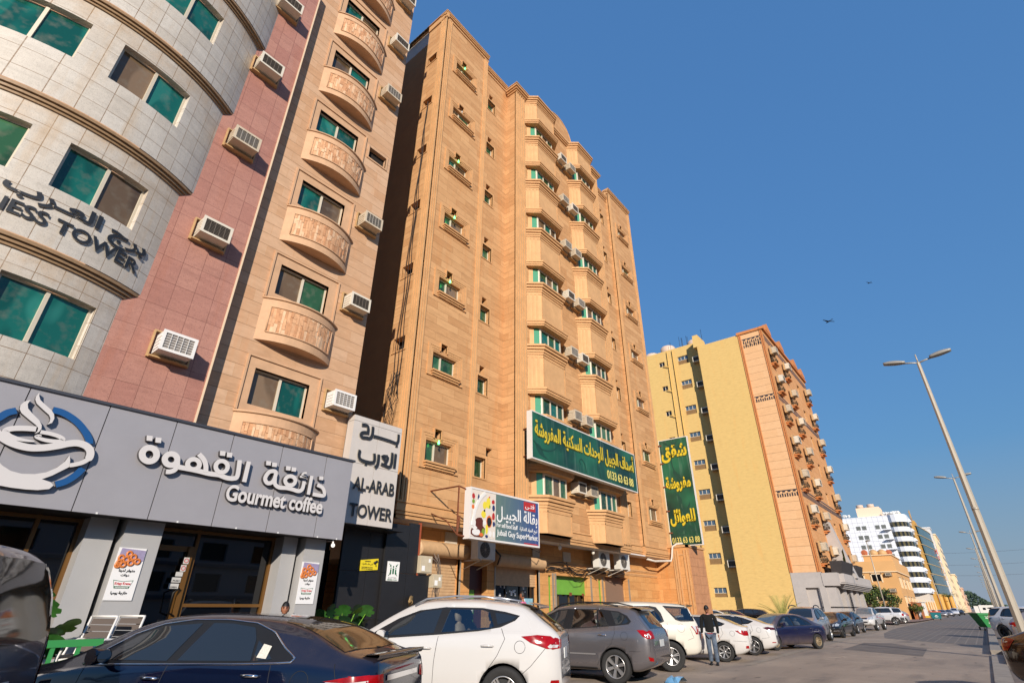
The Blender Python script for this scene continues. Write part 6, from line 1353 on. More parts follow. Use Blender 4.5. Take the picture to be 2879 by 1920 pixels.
# ---------------------------------------------------------------- profiles (x forward, origin between the axles)
PL = [(-2.5,.62),(-2.44,.78),(-2.3,.90),(-1.9,.975),(-1.0,1.0),(.6,1.0),(1.5,.975),(1.95,.90),(2.2,.78),(2.36,.6)]
def sc_plan(a, b): return [(x*(abs(a)/2.5) if x < 0 else x*(b/2.36), w_) for x, w_ in PL]
camry = dict(w=.915, wroof=.60, cab=.42, r=.335, axles=(1.41,-1.41), arch=1.12, mid=.6,
  top=[(-2.47,.62),(-2.455,.93),(-2.42,1.055),(-2.3,1.07),(-2.1,1.115),(-1.9,1.20),(-1.6,1.325),(-1.2,1.405),(-.75,1.44),(-.2,1.452),(.2,1.435),(.55,1.37),(.9,1.235),(1.25,1.065),(1.45,.985),(1.9,.90),(2.2,.80),(2.32,.70),(2.40,.55)],
  belt=[(-2.5,.86),(-2.2,.95),(-1.6,1.0),(-.9,.975),(.3,.945),(1.0,.92),(1.5,.86),(2.1,.74),(2.4,.52)], bot=[(-2.5,.42),(-2.3,.30),(-1.9,.22),(1.9,.20),(2.25,.26),(2.42,.38)], plan=sc_plan(-2.49,2.42),
  dlo=[(1.02,.945),(.85,1.08),(.62,1.225),(.30,1.325),(-.1,1.375),(-.55,1.375),(-.92,1.345),(-1.2,1.26),(-1.42,1.13),(-1.60,1.045),(-1.58,1.015),(-1.42,1.005),(-.9,.985),(0,.965)],
  wins=[[(.82,.985),(.72,1.10),(.55,1.215),(.28,1.31),(-.22,1.345),(-.07,.99)],[(-.20,.995),(-.36,1.35),(-.62,1.345),(-.92,1.31),(-1.02,1.20),(-1.10,1.01)],[(-1.13,1.01),(-1.06,1.19),(-1.20,1.12),(-1.34,1.03)]], glass=[GLS],
  ws=[(1.22,-.62),(1.22,.62),(.55,.50),(.48,0),(.55,-.50)], wsm=GLS, rg=[(-2.08,-.68),(-2.15,0),(-2.08,.68),(-1.24,.54),(-1.12,0),(-1.24,-.54)], rgm=GLB,
  seams=[[(.95,.95),(1.0,.60),(.92,.28)],[(-.12,.97),(-.07,.70),(-.06,.25)],[(-1.36,.99),(-1.38,.80),(-1.12,.60),(-1.0,.25)],[(.98,.24),(-1.0,.24)],[(-2.05,1.0),(-2.12,.82),(-2.12,.60),(-1.85,.52)]],
  chrome=[([(1.02,.94),(.85,1.085),(.62,1.232),(.30,1.334),(-.1,1.384),(-.55,1.384),(-.92,1.354),(-1.2,1.268),(-1.42,1.135),(-1.60,1.045),(-1.575,1.01),(-1.42,1.0),(-.9,.98),(0,.96),(1.0,.94)], .011)],
  handles=[(.03,.835),(-1.17,.885)], hm=CHR, mirror=(.72,1.02), fuel=(-1.72,.84,.10), plate=(0,.62,-1),
  lamps=[('tail_light',[(-1.98,.855),(-2.2,.89),(-2.40,.905),(-2.40,.86),(-2.2,.845)],'y',1,LAMPR),('reverse_lamp',[(-2.0,.85),(-2.2,.842),(-2.40,.858),(-2.40,.80),(-2.2,.79)],'y',1,LAMPC),('tail_light',[(-2.06,.825),(-2.2,.788),(-2.40,.798),(-2.40,.75),(-2.2,.745)],'y',1,LAMPR),('tail_light',[(.50,.80),(.80,.76),(.82,.90),(.52,.90)],'x',-1,LAMPR),('headlight',[(1.95,.70),(2.3,.62),(2.35,.70),(2.05,.80)],'y',1,HEADL)],
  extra=[('chrome_garnish',[(-.42,.83),(.42,.83),(.42,.88),(-.42,.88)],'x',-1,.012,CHR),('sticker',[(-1.15,1.04),(-1.27,1.03),(-1.26,1.14),(-1.15,1.16)],'y',1,.012,mat('paper_sticker', S((206,200,186)), .7, noise=.25, nscale=70))],
  tseams=[[(-2.10,-.62),(-2.13,0),(-2.10,.62)]], rseams=[[(.60,1.0),(.62,.70),(.5,.55),(-.5,.55),(-.62,.70),(-.60,1.0)]], spoiler=[(-2.26,.64,1.072),(-2.36,.66,1.075),(-2.455,.64,1.082),(-2.455,.64,1.06),(-2.43,.64,1.03)])
tucson = dict(w=.91, wroof=.60, cab=.50, r=.355, axles=(1.32,-1.32), arch=1.13, mid=.64,
  top=[(-2.20,.60),(-2.19,1.10),(-2.12,1.20),(-1.9,1.36),(-1.68,1.52),(-1.55,1.575),(-1.2,1.615),(-.6,1.655),(-.1,1.655),(.3,1.60),(.7,1.43),(1.05,1.215),(1.25,1.10),(1.6,1.03),(1.95,.93),(2.1,.83),(2.2,.62)],
  belt=[(-2.2,1.02),(-1.9,1.12),(-1.5,1.16),(-.9,1.13),(0,1.08),(1.0,1.02),(1.6,.93),(2.2,.6)], bot=[(-2.2,.42),(-2.0,.32),(-1.7,.25),(1.7,.24),(2.0,.3),(2.2,.42)], plan=sc_plan(-2.24,2.26),
  dlo=[(1.08,1.04),(.85,1.19),(.55,1.35),(.20,1.47),(-.25,1.52),(-.9,1.51),(-1.30,1.455),(-1.55,1.40),(-1.48,1.33),(-1.25,1.235),(-.9,1.18),(-.2,1.12),(.7,1.06)],
  wins=[[(.72,1.095),(.62,1.22),(.40,1.36),(.10,1.46),(-.20,1.485),(-.14,1.145)],[(-.27,1.155),(-.35,1.49),(-.9,1.48),(-1.04,1.44),(-1.14,1.25),(-1.08,1.21)],[(-1.2,1.27),(-1.13,1.44),(-1.32,1.42),(-1.50,1.38),(-1.42,1.33)]], glass=[GLS,GLT,GLS], thru=[1], seats=[(-.42,SEATT),(-1.02,SEATD)], seatz=1.13,
  ws=[(1.15,-.64),(1.15,.64),(.40,.50),(.35,0),(.40,-.50)], rg=[(-2.13,-.60),(-2.16,0),(-2.13,.60),(-1.68,.50),(-1.66,0),(-1.68,-.50)], rgm=GLB,
  seams=[[(.92,1.03),(.96,.70),(.86,.40)],[(-.23,1.10),(-.19,.75),(-.18,.38)],[(-1.27,1.22),(-1.34,1.08),(-1.22,.85),(-.98,.55),(-.9,.38)],[(-1.98,.96),(-1.75,.72),(-1.62,.62)]],
  handles=[(-.03,.935),(-1.06,.98)], mirror=(.70,1.10), fuel=(-1.58,.97,.085), plate=(0,.86,-1),
  lamps=[('tail_light',[(-1.60,1.115),(-1.85,1.135),(-2.05,1.12),(-2.19,1.03),(-2.19,.95),(-2.0,.95),(-1.75,1.03)],'y',1,LAMPR),('tail_light',[(.56,.98),(.80,.94),(.86,1.03),(.72,1.10),(.56,1.06)],'x',-1,LAMPR),('reverse_lamp',[(-1.98,.955),(-2.15,.965),(-2.17,1.0),(-2.05,1.01)],'y',1,LAMPC),('bumper_reflector',[(-2.02,.47),(-2.16,.47),(-2.16,.54),(-2.05,.54)],'y',1,LAMPR),('headlight',[(1.6,.88),(2.0,.76),(2.1,.80),(1.8,.93)],'y',1,HEADL)],
  sides=[('lower_cladding',[(-2.14,.30),(-2.14,.50),(-1.85,.50),(-1.80,.30)],.006,CLAD),('lower_cladding',[(-.95,.26),(-.92,.40),(.92,.40),(.95,.26)],.006,CLAD)],
  rails=[([(.30,.62,1.55),(.10,.60,1.645),(-.4,.58,1.69),(-.9,.58,1.685),(-1.35,.56,1.62)],.016)], railm=mat('silver_rail', S((180,180,182)), .3, .7),
  rseams=[[(.62,1.12),(.60,.95),(.62,.55),(-.62,.55),(-.60,.95),(-.62,1.12)]],
  spoiler=[(-1.50,.55,1.60),(-1.66,.58,1.595),(-1.86,.56,1.545),(-1.87,.55,1.52),(-1.72,.55,1.50)])
santafe = dict(w=.945, wroof=.66, cab=.54, r=.365, axles=(1.35,-1.35), arch=1.12, mid=.64, rimf=.68,
  top=[(-2.30,.62),(-2.285,1.0),(-2.22,1.16),(-2.08,1.34),(-1.93,1.53),(-1.84,1.62),(-1.5,1.675),(-.8,1.725),(-.2,1.73),(.25,1.68),(.6,1.54),(1.0,1.29),(1.2,1.17),(1.6,1.09),(2.0,.97),(2.2,.82),(2.32,.62)],
  belt=[(-2.3,1.05),(-2.0,1.15),(-1.4,1.15),(-.6,1.13),(.2,1.09),(1.0,1.05),(1.6,.97),(2.3,.62)], bot=[(-2.3,.45),(-2.1,.34),(-1.8,.26),(1.8,.25),(2.1,.32),(2.32,.45)], plan=sc_plan(-2.34,2.38),
  dlo=[(1.1,1.09),(.85,1.27),(.55,1.46),(.25,1.58),(-.05,1.605),(-.9,1.60),(-1.15,1.585),(-1.45,1.555),(-1.68,1.455),(-1.79,1.335),(-1.73,1.275),(-1.36,1.235),(-.2,1.15)],
  wins=[[(.80,1.155),(.66,1.30),(.45,1.46),(.20,1.555),(-.02,1.575),(.06,1.16)],[(-.21,1.175),(-.23,1.59),(-.85,1.585),(-.91,1.205)],[(-.95,1.21),(-.90,1.58),(-.97,1.57),(-1.22,1.24)],[(-1.40,1.265),(-1.24,1.55),(-1.45,1.53),(-1.62,1.44),(-1.72,1.335),(-1.66,1.29)]], glass=[GLS,GLT,GLT,GLS], thru=[1,2], seats=[(-.8,SEATD)], seatz=1.12,
  ws=[(1.15,-.66),(1.15,.66),(.40,.54),(.35,0),(.40,-.54)], rg=[(-.60,1.18),(.60,1.18),(.54,1.55),(-.54,1.55)], rga='x', rgs=-1, rgm=GLS,
  seams=[[(.98,1.08),(1.0,.70),(.90,.36)],[(-.12,1.15),(-.10,.75),(-.10,.36)],[(-1.36,1.22),(-1.38,1.08),(-1.28,.85),(-1.02,.62),(-.88,.38)],[(-2.0,.70),(-1.72,.70)],[(-2.16,1.12),(-2.22,.90),(-2.22,.70)],[(.9,.33),(-.86,.33)]],
  handles=[(.05,.99),(-1.05,1.03)], hm=CHR, mirror=(.75,1.14), fuel=(-1.62,1.02,.09), plate=(0,.86,-1),
  lamps=[('tail_light',[(-1.94,1.15),(-2.08,1.155),(-2.22,1.10),(-2.27,1.02),(-2.26,.96),(-2.08,1.01)],'y',1,LAMPR),('tail_light',[(.60,.97),(.84,.97),(.86,1.08),(.74,1.15),(.60,1.12)],'x',-1,LAMPR),('reverse_lamp',[(-2.12,1.06),(-2.2,1.085),(-2.25,1.02),(-2.24,.98),(-2.12,1.01)],'y',1,LAMPC),('bumper_reflector',[(-2.16,.60),(-2.26,.57),(-2.26,.50),(-2.18,.51)],'y',1,LAMPR),('headlight',[(1.7,.90),(2.1,.80),(2.2,.86),(1.9,.98)],'y',1,HEADL),('headlight',[(.5,.80),(.8,.82),(.82,.95),(.6,.93)],'x',1,HEADL)],
  sides=[('side_moulding',[(-.86,.60),(-.86,.63),(.92,.63),(.92,.60)],.012,mat('silver_strip', S((170,166,164)), .3, .6)),('lower_cladding',[(-.88,.25),(-.86,.33),(.9,.33),(.92,.25)],.008,CLAD)],
  extra=[('grille',[(-.42,.78),(.42,.78),(.46,.94),(-.46,.94)],'x',1,.006,TRIM),('lower_grille',[(-.6,.45),(.6,.45),(.6,.6),(-.6,.6)],'x',1,.006,TRIM)],
  rails=[([(.38,.66,1.60),(.15,.645,1.725),(-.4,.635,1.775),(-1.0,.625,1.755),(-1.42,.61,1.675)],.018)],
  spoiler=[(-1.70,.60,1.655),(-1.85,.62,1.65),(-2.02,.58,1.60),(-2.02,.57,1.575),(-1.90,.58,1.56)])
fortuner = dict(w=.925, wroof=.64, cab=.52, r=.385, axles=(1.375,-1.375), arch=1.15, mid=.66, rimf=.60,
  top=[(-2.28,.70),(-2.27,1.15),(-2.22,1.32),(-2.12,1.52),(-2.05,1.69),(-1.9,1.745),(-1.2,1.80),(-.4,1.825),(.1,1.80),(.45,1.68),(.85,1.45),(1.15,1.26),(1.4,1.20),(1.9,1.12),(2.15,1.0),(2.3,.72)],
  belt=[(-2.3,1.14),(-1.9,1.24),(-1.2,1.24),(0,1.20),(1.2,1.15),(1.8,1.03),(2.3,.7)], bot=[(-2.3,.50),(-2.1,.42),(-1.8,.40),(1.8,.36),(2.1,.4),(2.3,.5)], plan=sc_plan(-2.32,2.36),
  dlo=[(1.15,1.17),(.8,1.40),(.5,1.58),(.2,1.67),(-.9,1.695),(-1.10,1.66),(-1.22,1.50),(-1.28,1.28),(-1.2,1.245),(0,1.21)],
  wins=[[(.75,1.23),(.5,1.45),(.2,1.62),(-.05,1.645),(-.02,1.235)],[(-.20,1.25),(-.22,1.655),(-.88,1.66),(-.98,1.60),(-1.05,1.275)],[(-1.08,1.28),(-1.03,1.56),(-1.14,1.46),(-1.22,1.29)],[(-1.72,1.315),(-1.36,1.64),(-1.98,1.62),(-2.04,1.60),(-2.10,1.32)]], glass=[GLS,GLT,GLT,GLT], thru=[1,2,3], seats=[(-.75,SEATG)], seatz=1.22,
  ws=[(1.12,-.64),(1.12,.64),(.38,.52),(.34,0),(.38,-.52)], rg=[(-.62,1.34),(.62,1.34),(.56,1.64),(-.56,1.64)], rga='x', rgs=-1,
  seams=[[(-.12,1.2),(-.10,.6)],[(-1.36,1.24),(-1.34,1.0),(-1.2,.78),(-1.0,.5)],[(1.0,1.15),(1.0,.5)],[(-2.0,1.12),(-2.08,.86),(-1.9,.80)]],
  handles=[(-.02,1.07),(-1.14,1.12)], hm=CHR, mirror=(.78,1.24), plate=(0,.95,-1),
  lamps=[('tail_light',[(-2.07,1.165),(-2.2,1.165),(-2.25,1.16),(-2.25,.93),(-2.18,1.0)],'y',1,LAMPC),('tail_light',[(-2.19,1.15),(-2.24,1.15),(-2.24,1.0),(-2.2,1.03)],'y',1,LAMPR),('tail_light',[(.58,.95),(.82,.95),(.84,1.16),(.66,1.16)],'x',-1,LAMPR),('headlight',[(1.7,1.0),(2.1,.92),(2.15,1.02),(1.9,1.08)],'y',1,HEADL)],
  sides=[('window_trim',[(-1.62,1.32),(-1.30,1.70),(-1.98,1.665),(-2.09,1.64),(-2.17,1.285),(-1.76,1.28)],.004,TRIM)],
  fuel=(-1.74,1.11,.11), rails=[],
  spoiler=[(-1.85,.60,1.745),(-2.02,.62,1.74),(-2.20,.60,1.715),(-2.2,.59,1.69),(-2.08,.6,1.66)])
accent = dict(w=.85, wroof=.57, cab=.42, r=.30, axles=(1.285,-1.285), arch=1.13, mid=.62,
  top=[(-2.12,.60),(-2.11,.98),(-2.08,1.075),(-1.95,1.09),(-1.75,1.145),(-1.4,1.285),(-1.1,1.36),(-.6,1.42),(-.1,1.435),(.3,1.39),(.65,1.27),(1.0,1.08),(1.2,.99),(1.6,.92),(1.95,.82),(2.12,.62)],
  belt=[(-2.1,.92),(-1.6,1.02),(-.8,.98),(.4,.94),(1.2,.88),(2.1,.6)], bot=[(-2.12,.38),(-1.9,.26),(-1.6,.20),(1.6,.18),(1.9,.24),(2.12,.36)], plan=sc_plan(-2.15,2.16),
  dlo=[(.98,.95),(.6,1.20),(.3,1.32),(-.2,1.37),(-.7,1.36),(-1.05,1.28),(-1.42,1.15),(-1.3,1.08),(-.8,1.02)], wins=[[(.75,1.0),(.5,1.18),(.25,1.29),(-.1,1.335),(-.05,1.02)],[(-.15,1.03),(-.22,1.335),(-.65,1.325),(-.85,1.29),(-.95,1.08)],[(-.99,1.09),(-.90,1.27),(-1.05,1.24),(-1.32,1.14),(-1.2,1.10)]], glass=[GLS],
  ws=[(1.05,-.58),(1.05,.58),(.45,.46),(.42,0),(.45,-.46)], rg=[(-1.80,-.52),(-1.84,0),(-1.80,.52),(-1.2,.44),(-1.16,0),(-1.2,-.44)], rgm=GLB,
  seams=[[(-.12,.98),(-.1,.28)],[(.9,.94),(.9,.3)],[(-1.28,1.02),(-1.32,.85),(-1.05,.55),(-.95,.28)],[(-2.05,.62),(-1.62,.64)]],
  handles=[(-.02,.84),(-1.05,.88)], mirror=(.68,1.0), fuel=(-1.62,.86,.08), plate=(0,.75,-1),
  lamps=[('tail_light',[(-1.72,.945),(-1.95,.955),(-2.05,.93),(-2.09,.80),(-2.0,.80),(-1.85,.86)],'y',1,LAMPR),('tail_light',[(.52,.80),(.76,.80),(.78,.94),(.6,.95)],'x',-1,LAMPR),('bumper_reflector',[(-1.98,.42),(-2.08,.42),(-2.08,.50),(-2.0,.50)],'y',1,LAMPR),('headlight',[(1.6,.76),(1.95,.66),(2.0,.74),(1.75,.84)],'y',1,HEADL),('headlight',[(.5,.66),(.78,.68),(.76,.80),(.55,.78)],'x',1,HEADL)],
  extra=[('grille',[(-.40,.62),(.40,.62),(.44,.74),(-.44,.74)],'x',1,.006,TRIM),('lower_grille',[(-.5,.36),(.5,.36),(.5,.48),(-.5,.48)],'x',1,.006,TRIM)])
elantra = dict(accent); elantra.update(w=.90, wroof=.60, r=.315, axles=(1.35,-1.35), rimf=.70,
  top=[(-2.22,.58),(-2.21,.95),(-2.17,1.05),(-2.05,1.075),(-1.85,1.12),(-1.5,1.24),(-1.15,1.34),(-.6,1.42),(-.05,1.435),(.35,1.39),(.7,1.26),(1.1,1.06),(1.3,.98),(1.7,.91),(2.1,.80),(2.28,.58)],
  belt=[(-2.2,.90),(-1.6,1.02),(-.8,.97),(.4,.93),(1.2,.87),(2.2,.58)], bot=[(-2.22,.36),(-2.0,.25),(-1.7,.20),(1.7,.18),(2.0,.24),(2.26,.36)], plan=sc_plan(-2.26,2.32),
  dlo=[(1.05,.94),(.65,1.19),(.3,1.32),(-.2,1.375),(-.75,1.36),(-1.1,1.29),(-1.48,1.17),(-1.3,1.08),(-.8,1.02)], wins=[[(.8,.99),(.55,1.17),(.25,1.29),(-.12,1.34),(-.05,1.01)],[(-.18,1.02),(-.26,1.34),(-.75,1.33),(-1.0,1.28),(-1.06,1.08)],[(-1.10,1.09),(-1.05,1.265),(-1.38,1.165),(-1.28,1.12)]],
  ws=[(1.12,-.62),(1.12,.62),(.45,.48),(.42,0),(.45,-.48)], rg=[(-1.92,-.55),(-1.96,0),(-1.92,.55),(-1.25,.46),(-1.2,0),(-1.25,-.46)], fuel=(-1.64,.87,.085), handles=[(-.02,.83),(-1.12,.87)],
  seams=[[(-.14,.97),(-.1,.28)],[(.95,.93),(.95,.3)],[(-1.38,1.05),(-1.42,.86),(-1.15,.58),(-1.02,.28)],[(-1.9,.86),(-1.98,.62),(-1.7,.58)]],
  lamps=[('tail_light',[(-1.80,.955),(-1.98,.985),(-2.14,.96),(-2.17,.90),(-1.95,.88)],'y',1,LAMPD),('tail_light',[(.42,.88),(.80,.88),(.82,.97),(.42,.95)],'x',-1,LAMPD),('bumper_reflector',[(-2.05,.44),(-2.18,.44),(-2.18,.47),(-2.05,.47)],'y',1,LAMPR),('headlight',[(1.7,.74),(2.1,.64),(2.15,.72),(1.85,.82)],'y',1,HEADL),('headlight',[(.5,.64),(.8,.66),(.8,.77),(.55,.76)],'x',1,HEADL)])
civic = dict(accent); civic.update(w=.86, wroof=.58, r=.30, axles=(1.31,-1.31), rimf=.62,
  top=[(-2.12,.55),(-2.11,.90),(-2.06,.975),(-1.9,1.0),(-1.55,1.09),(-1.2,1.27),(-.85,1.38),(-.3,1.43),(.1,1.435),(.45,1.38),(.8,1.23),(1.15,1.02),(1.35,.95),(1.8,.88),(2.05,.76),(2.2,.55)],
  belt=[(-2.1,.86),(-1.4,.94),(-.6,.93),(.4,.91),(1.2,.86),(2.15,.55)], bot=[(-2.12,.34),(-1.9,.26),(-1.6,.20),(1.6,.18),(1.9,.24),(2.18,.34)], plan=sc_plan(-2.16,2.24),
  dlo=[(1.05,.91),(.7,1.14),(.4,1.30),(.05,1.355),(-.45,1.345),(-.8,1.26),(-1.05,1.12),(-1.2,.975),(-1.0,.955)], wins=[[(.85,.94),(.62,1.12),(.36,1.265),(.03,1.315),(.0,.95)],[(-.09,.95),(-.05,1.315),(-.42,1.305),(-.68,1.23),(-.85,.96)],[(-.88,.965),(-.74,1.20),(-.95,1.08),(-1.1,.98)]], glass=[GLT], thru=[0,1], seats=[(.12,SEATG),(-.62,SEATG)], seatz=.96,
  ws=[(1.2,-.60),(1.2,.60),(.55,.47),(.5,0),(.55,-.47)], wsm=GLC, rg=[(-1.6,-.52),(-1.63,0),(-1.6,.52),(-1.02,.44),(-.98,0),(-1.02,-.44)], rgm=GLS, fuel=(-1.5,.80,.07), handles=[(-.0,.80),(-1.0,.82)], mirror=(.80,.99),
  seams=[[(-.06,.93),(-.08,.28)],[(.95,.91),(.92,.3)],[(-1.2,.95),(-1.15,.75),(-.95,.5),(-.9,.28)],[(.9,.5),(-.95,.5)]],
  lamps=[('tail_light',[(-1.95,.90),(-2.08,.90),(-2.1,.72),(-2.02,.70)],'y',1,LAMPR),('tail_light',[(.5,.72),(.78,.72),(.78,.90),(.55,.92)],'x',-1,LAMPR),('headlight',[(1.8,.72),(2.1,.62),(2.12,.72),(1.95,.80)],'y',1,HEADL),('headlight',[(.45,.62),(.74,.64),(.74,.76),(.5,.74)],'x',1,HEADL)])
hatch = dict(accent); hatch.update(top=[(-2.0,.58),(-1.99,.98),(-1.93,1.10),(-1.75,1.26),(-1.55,1.38),(-1.2,1.43),(-.6,1.465),(-.1,1.46),(.3,1.41),(.65,1.28),(1.0,1.08),(1.2,.99),(1.6,.92),(1.95,.82),(2.12,.62)], rg=[(-1.88,-.56),(-1.92,0),(-1.88,.56),(-1.55,.46),(-1.52,0),(-1.55,-.46)], rgm=GLS, plan=sc_plan(-2.04,2.16), axles=(1.3,-1.3),
  dlo=[(.98,.95),(.6,1.20),(.3,1.33),(-.2,1.395),(-.8,1.39),(-1.2,1.34),(-1.45,1.22),(-1.2,1.10),(-.8,1.02)], wins=[[(.75,1.0),(.5,1.18),(.25,1.29),(-.1,1.355),(-.05,1.02)],[(-.15,1.03),(-.22,1.355),(-.75,1.355),(-.9,1.07)],[(-.95,1.08),(-.85,1.345),(-1.15,1.31),(-1.35,1.2)]],
  lamps=[('tail_light',[(-1.55,1.0),(-1.8,1.02),(-1.95,.95),(-1.96,.86),(-1.75,.90)],'y',1,LAMPR),('tail_light',[(.5,.86),(.76,.86),(.78,1.0),(.55,1.0)],'x',-1,LAMPR),('headlight',[(1.6,.76),(1.95,.66),(2.0,.74),(1.75,.84)],'y',1,HEADL)], fuel=(-1.5,.86,.08))
explorer = dict(fortuner); explorer.update(wroof=.70, thru=[], seats=[], glass=[GLS], wins=[[(.75,1.23),(.5,1.45),(.2,1.62),(-.05,1.645),(-.02,1.235)],[(-.20,1.25),(-.22,1.655),(-.98,1.66),(-1.15,1.275)],[(-1.36,1.28),(-1.28,1.66),(-1.98,1.64),(-2.12,1.30)]], dlo=[(1.15,1.17),(.8,1.40),(.5,1.58),(.2,1.67),(-.9,1.70),(-1.06,1.69),(-1.25,1.25),(0,1.21)],
  sides=[('window_trim',[(-1.42,1.245),(-1.31,1.70),(-2.0,1.68),(-2.17,1.265)],.004,TRIM),('lower_cladding',[(-2.22,.50),(-2.22,.78),(-1.85,.78),(-1.85,.45)],.007,CLAD),('lower_cladding',[(-.9,.37),(-.9,.52),(.9,.52),(.9,.37)],.007,CLAD)],
  lamps=[('tail_light',[(-2.08,1.16),(-2.22,1.16),(-2.24,.93),(-2.10,.93)],'y',1,LAMPR),('tail_light',[(.66,.93),(.84,.93),(.84,1.16),(.68,1.16)],'x',-1,LAMPR)], fuel=(-1.75,1.0,.09))
van = dict(w=.96, wroof=.70, cab=.78, r=.34, axles=(1.6,-1.6), arch=1.1, mid=.62,
  top=[(-2.52,.60),(-2.515,1.05),(-2.48,1.40),(-2.40,1.72),(-2.34,1.83),(-2.2,1.89),(-1.6,1.93),(0,1.935),(.8,1.90),(1.2,1.75),(1.6,1.45),(1.9,1.18),(2.2,1.05),(2.45,.9),(2.6,.6)],
  belt=[(-2.5,1.12),(-1.5,1.14),(1.0,1.1),(2.0,1.0),(2.6,.6)], bot=[(-2.5,.42),(-2.3,.3),(2.3,.26),(2.6,.4)], plan=[(-2.53,.80),(-2.49,.90),(-2.4,.955),(-2.0,1.0),(1.5,1.0),(2.0,.95),(2.4,.8),(2.6,.6)],
  dlo=[(1.5,1.15),(.9,1.72),(-1.9,1.75),(-2.2,1.70),(-2.25,1.2)], wins=[[(1.2,1.2),(.8,1.68),(.3,1.70),(.3,1.2)],[(.2,1.2),(.2,1.7),(-1.0,1.71),(-1.0,1.2)],[(-1.1,1.2),(-1.1,1.71),(-1.9,1.71),(-2.15,1.66),(-2.2,1.22)]], glass=[GLS],
  ws=[(1.85,-.7),(1.85,.7),(1.2,.62),(1.2,-.62)], rg=smoothpoly([(-.76,1.22),(-.3,1.15),(.3,1.15),(.76,1.22),(.72,1.72),(.3,1.78),(-.3,1.78),(-.72,1.72)],3), rga='x', rgs=-1, rgm=GLB,
  lamps=[('tail_light',[(.83,.70),(.93,.72),(.905,1.24),(.80,1.24),(.79,1.0)],'x',-1,LAMPR),('tail_light',[(-2.36,.72),(-2.50,.70),(-2.505,1.24),(-2.42,1.24)],'y',1,LAMPR),('reverse_lamp',[(.815,.90),(.915,.91),(.91,1.0),(.81,.99)],'x',-1,LAMPC)],
  rseams=[[(.80,1.84),(.80,1.3),(.78,.62),(-.78,.62),(-.80,1.3),(-.80,1.84)]], plate=(0,.80,-1), mirror=(1.3,1.2), handles=[(.35,1.0)])
# ---------------------------------------------------------------- cars placed in the street
WHITEC = paint('white_car_paint', (196,193,189), .0, .18, .30); NAVY = paint('navy_car_paint', (12,20,44), .3, .12, .16); GREYC = paint('grey_car_paint', (116,112,114), .6, .22, .14)
CREAMC = paint('cream_white_paint', (208,202,188), .0, .2, .30); SILVC = paint('silver_car_paint', (162,160,164), .5, .28, .55); BLACKC = paint('black_car_paint', (16,17,20), .3, .14, .30); OLDN = paint('old_navy_paint', (26,28,60), .3, .28, .75)
DGREY = paint('dark_grey_paint', (40,42,48), .4, .2, .35); BROWNC = paint('bronze_brown_paint', (62,44,32), .5, .16, .2); MAROON = paint('maroon_paint', (92,26,30), .4, .25, .4); VANP = paint('van_silver_paint', (126,124,130), .6, .25, .25)
camry['mm'] = NAVY
c_, bv = make_car('parked_sedan', camry, 'dark navy blue sedan with chrome window line in the foreground', NAVY, 'parked cars', 'five'); put(c_, 3.46, 7.52, 117, 0.0)
mb = MB()                                               # emblem on the boot lid
mb.lathe([(.055,0),(.063,.004),(.07,0)], 20, 0, Matrix.Translation((-2.478,0,.965)) @ Matrix.Rotation(-PI/2,4,'Y') @ Matrix.Diagonal((.8,1.25,1,1)))
mb.lathe([(.02,0),(.025,.004),(.03,0)], 16, 0, Matrix.Translation((-2.48,0,.965)) @ Matrix.Rotation(-PI/2,4,'Y')); mb.build('emblem', CHR, c_).location = (0,0,0)
c_, bv = make_car('parked_suv', tucson, 'white compact suv with large red tail lamps beside navy sedan', WHITEC, 'parked cars', 'twin5'); put(c_, 7.38, 7.62, 117.6, 0.0)
mb = MB()                                               # door logo: blue gear arc and red horse-head stroke
FL_ = lambda u, z, d: (u, .93+d, z)
def carpos(bv, x, z, s_=1):
    h = bv.ray_cast(Vector((x,4*s_,z)), Vector((0,-s_,0))); return h[0].y
y_ = carpos(bv, .36, .95)+.004; FL_ = lambda u, z, d: (u, y_+d, z)
for k in range(7): a = R(100+24*k); ribbon(mb, FL_, [(.41-.075*math.cos(a-.12),.95+.075*math.sin(a-.12)),(.41-.075*math.cos(a+.2),.95+.075*math.sin(a+.2))], .03, 0, .002, 0, None, 0)
ribbon(mb, FL_, [(.33,1.0),(.29,.985),(.31,.95),(.345,.94)], .014, 0, .003, 1); ribbon(mb, FL_, [(.40,.99),(.35,1.02),(.36,.96),(.38,.88)], .014, 0, .003, 1)
mb.build('door_logo', [mat('logo_blue', S((40,110,180)), .4), mat('logo_red', S((200,50,60)), .4)], c_)
c_, bv = make_car('parked_suv', santafe, 'metallic grey suv with black roof rails and six spoke alloy wheels', GREYC, 'parked cars', 'six'); put(c_, 13.73, 8.85, 99.6)
mb = MB(); mb.tube([(-1.45,.0,1.68),(-1.75,.0,1.95)], .006, 5); mb.build('aerial', TRIM, c_)
c_, bv = make_car('parked_suv', fortuner, 'tall cream white suv with grey dusty tyres beside the grey suv', CREAMC, 'parked cars', 'twin6'); put(c_, 16.6, 9.11, 121)
for s_ in (1,-1):
    mb = MB(); mb.box(-1.375-.47, -1.375-.44, s_*.86-.10, s_*.86+.06, .10, .48); mb.build('mud_flap', RUB, c_)
c_, bv = make_car('parked_sedan', accent, 'white sedan with lit red tail lamp behind the walking man', WHITEC, 'parked cars', 'seven'); put(c_, 21.15, 8.8, 103)
white_small = c_
c_, bv = make_car('parked_sedan', elantra, 'white sedan with dark tail lamps and twin spoke wheels next to old blue sedan', WHITEC, 'parked cars', 'twin5'); put(c_, 24.85, 8.98, 101.3)
white_mid = c_
mb = MB(); mb.box(-.88,-.74,.79,.80,1.03,1.22); 
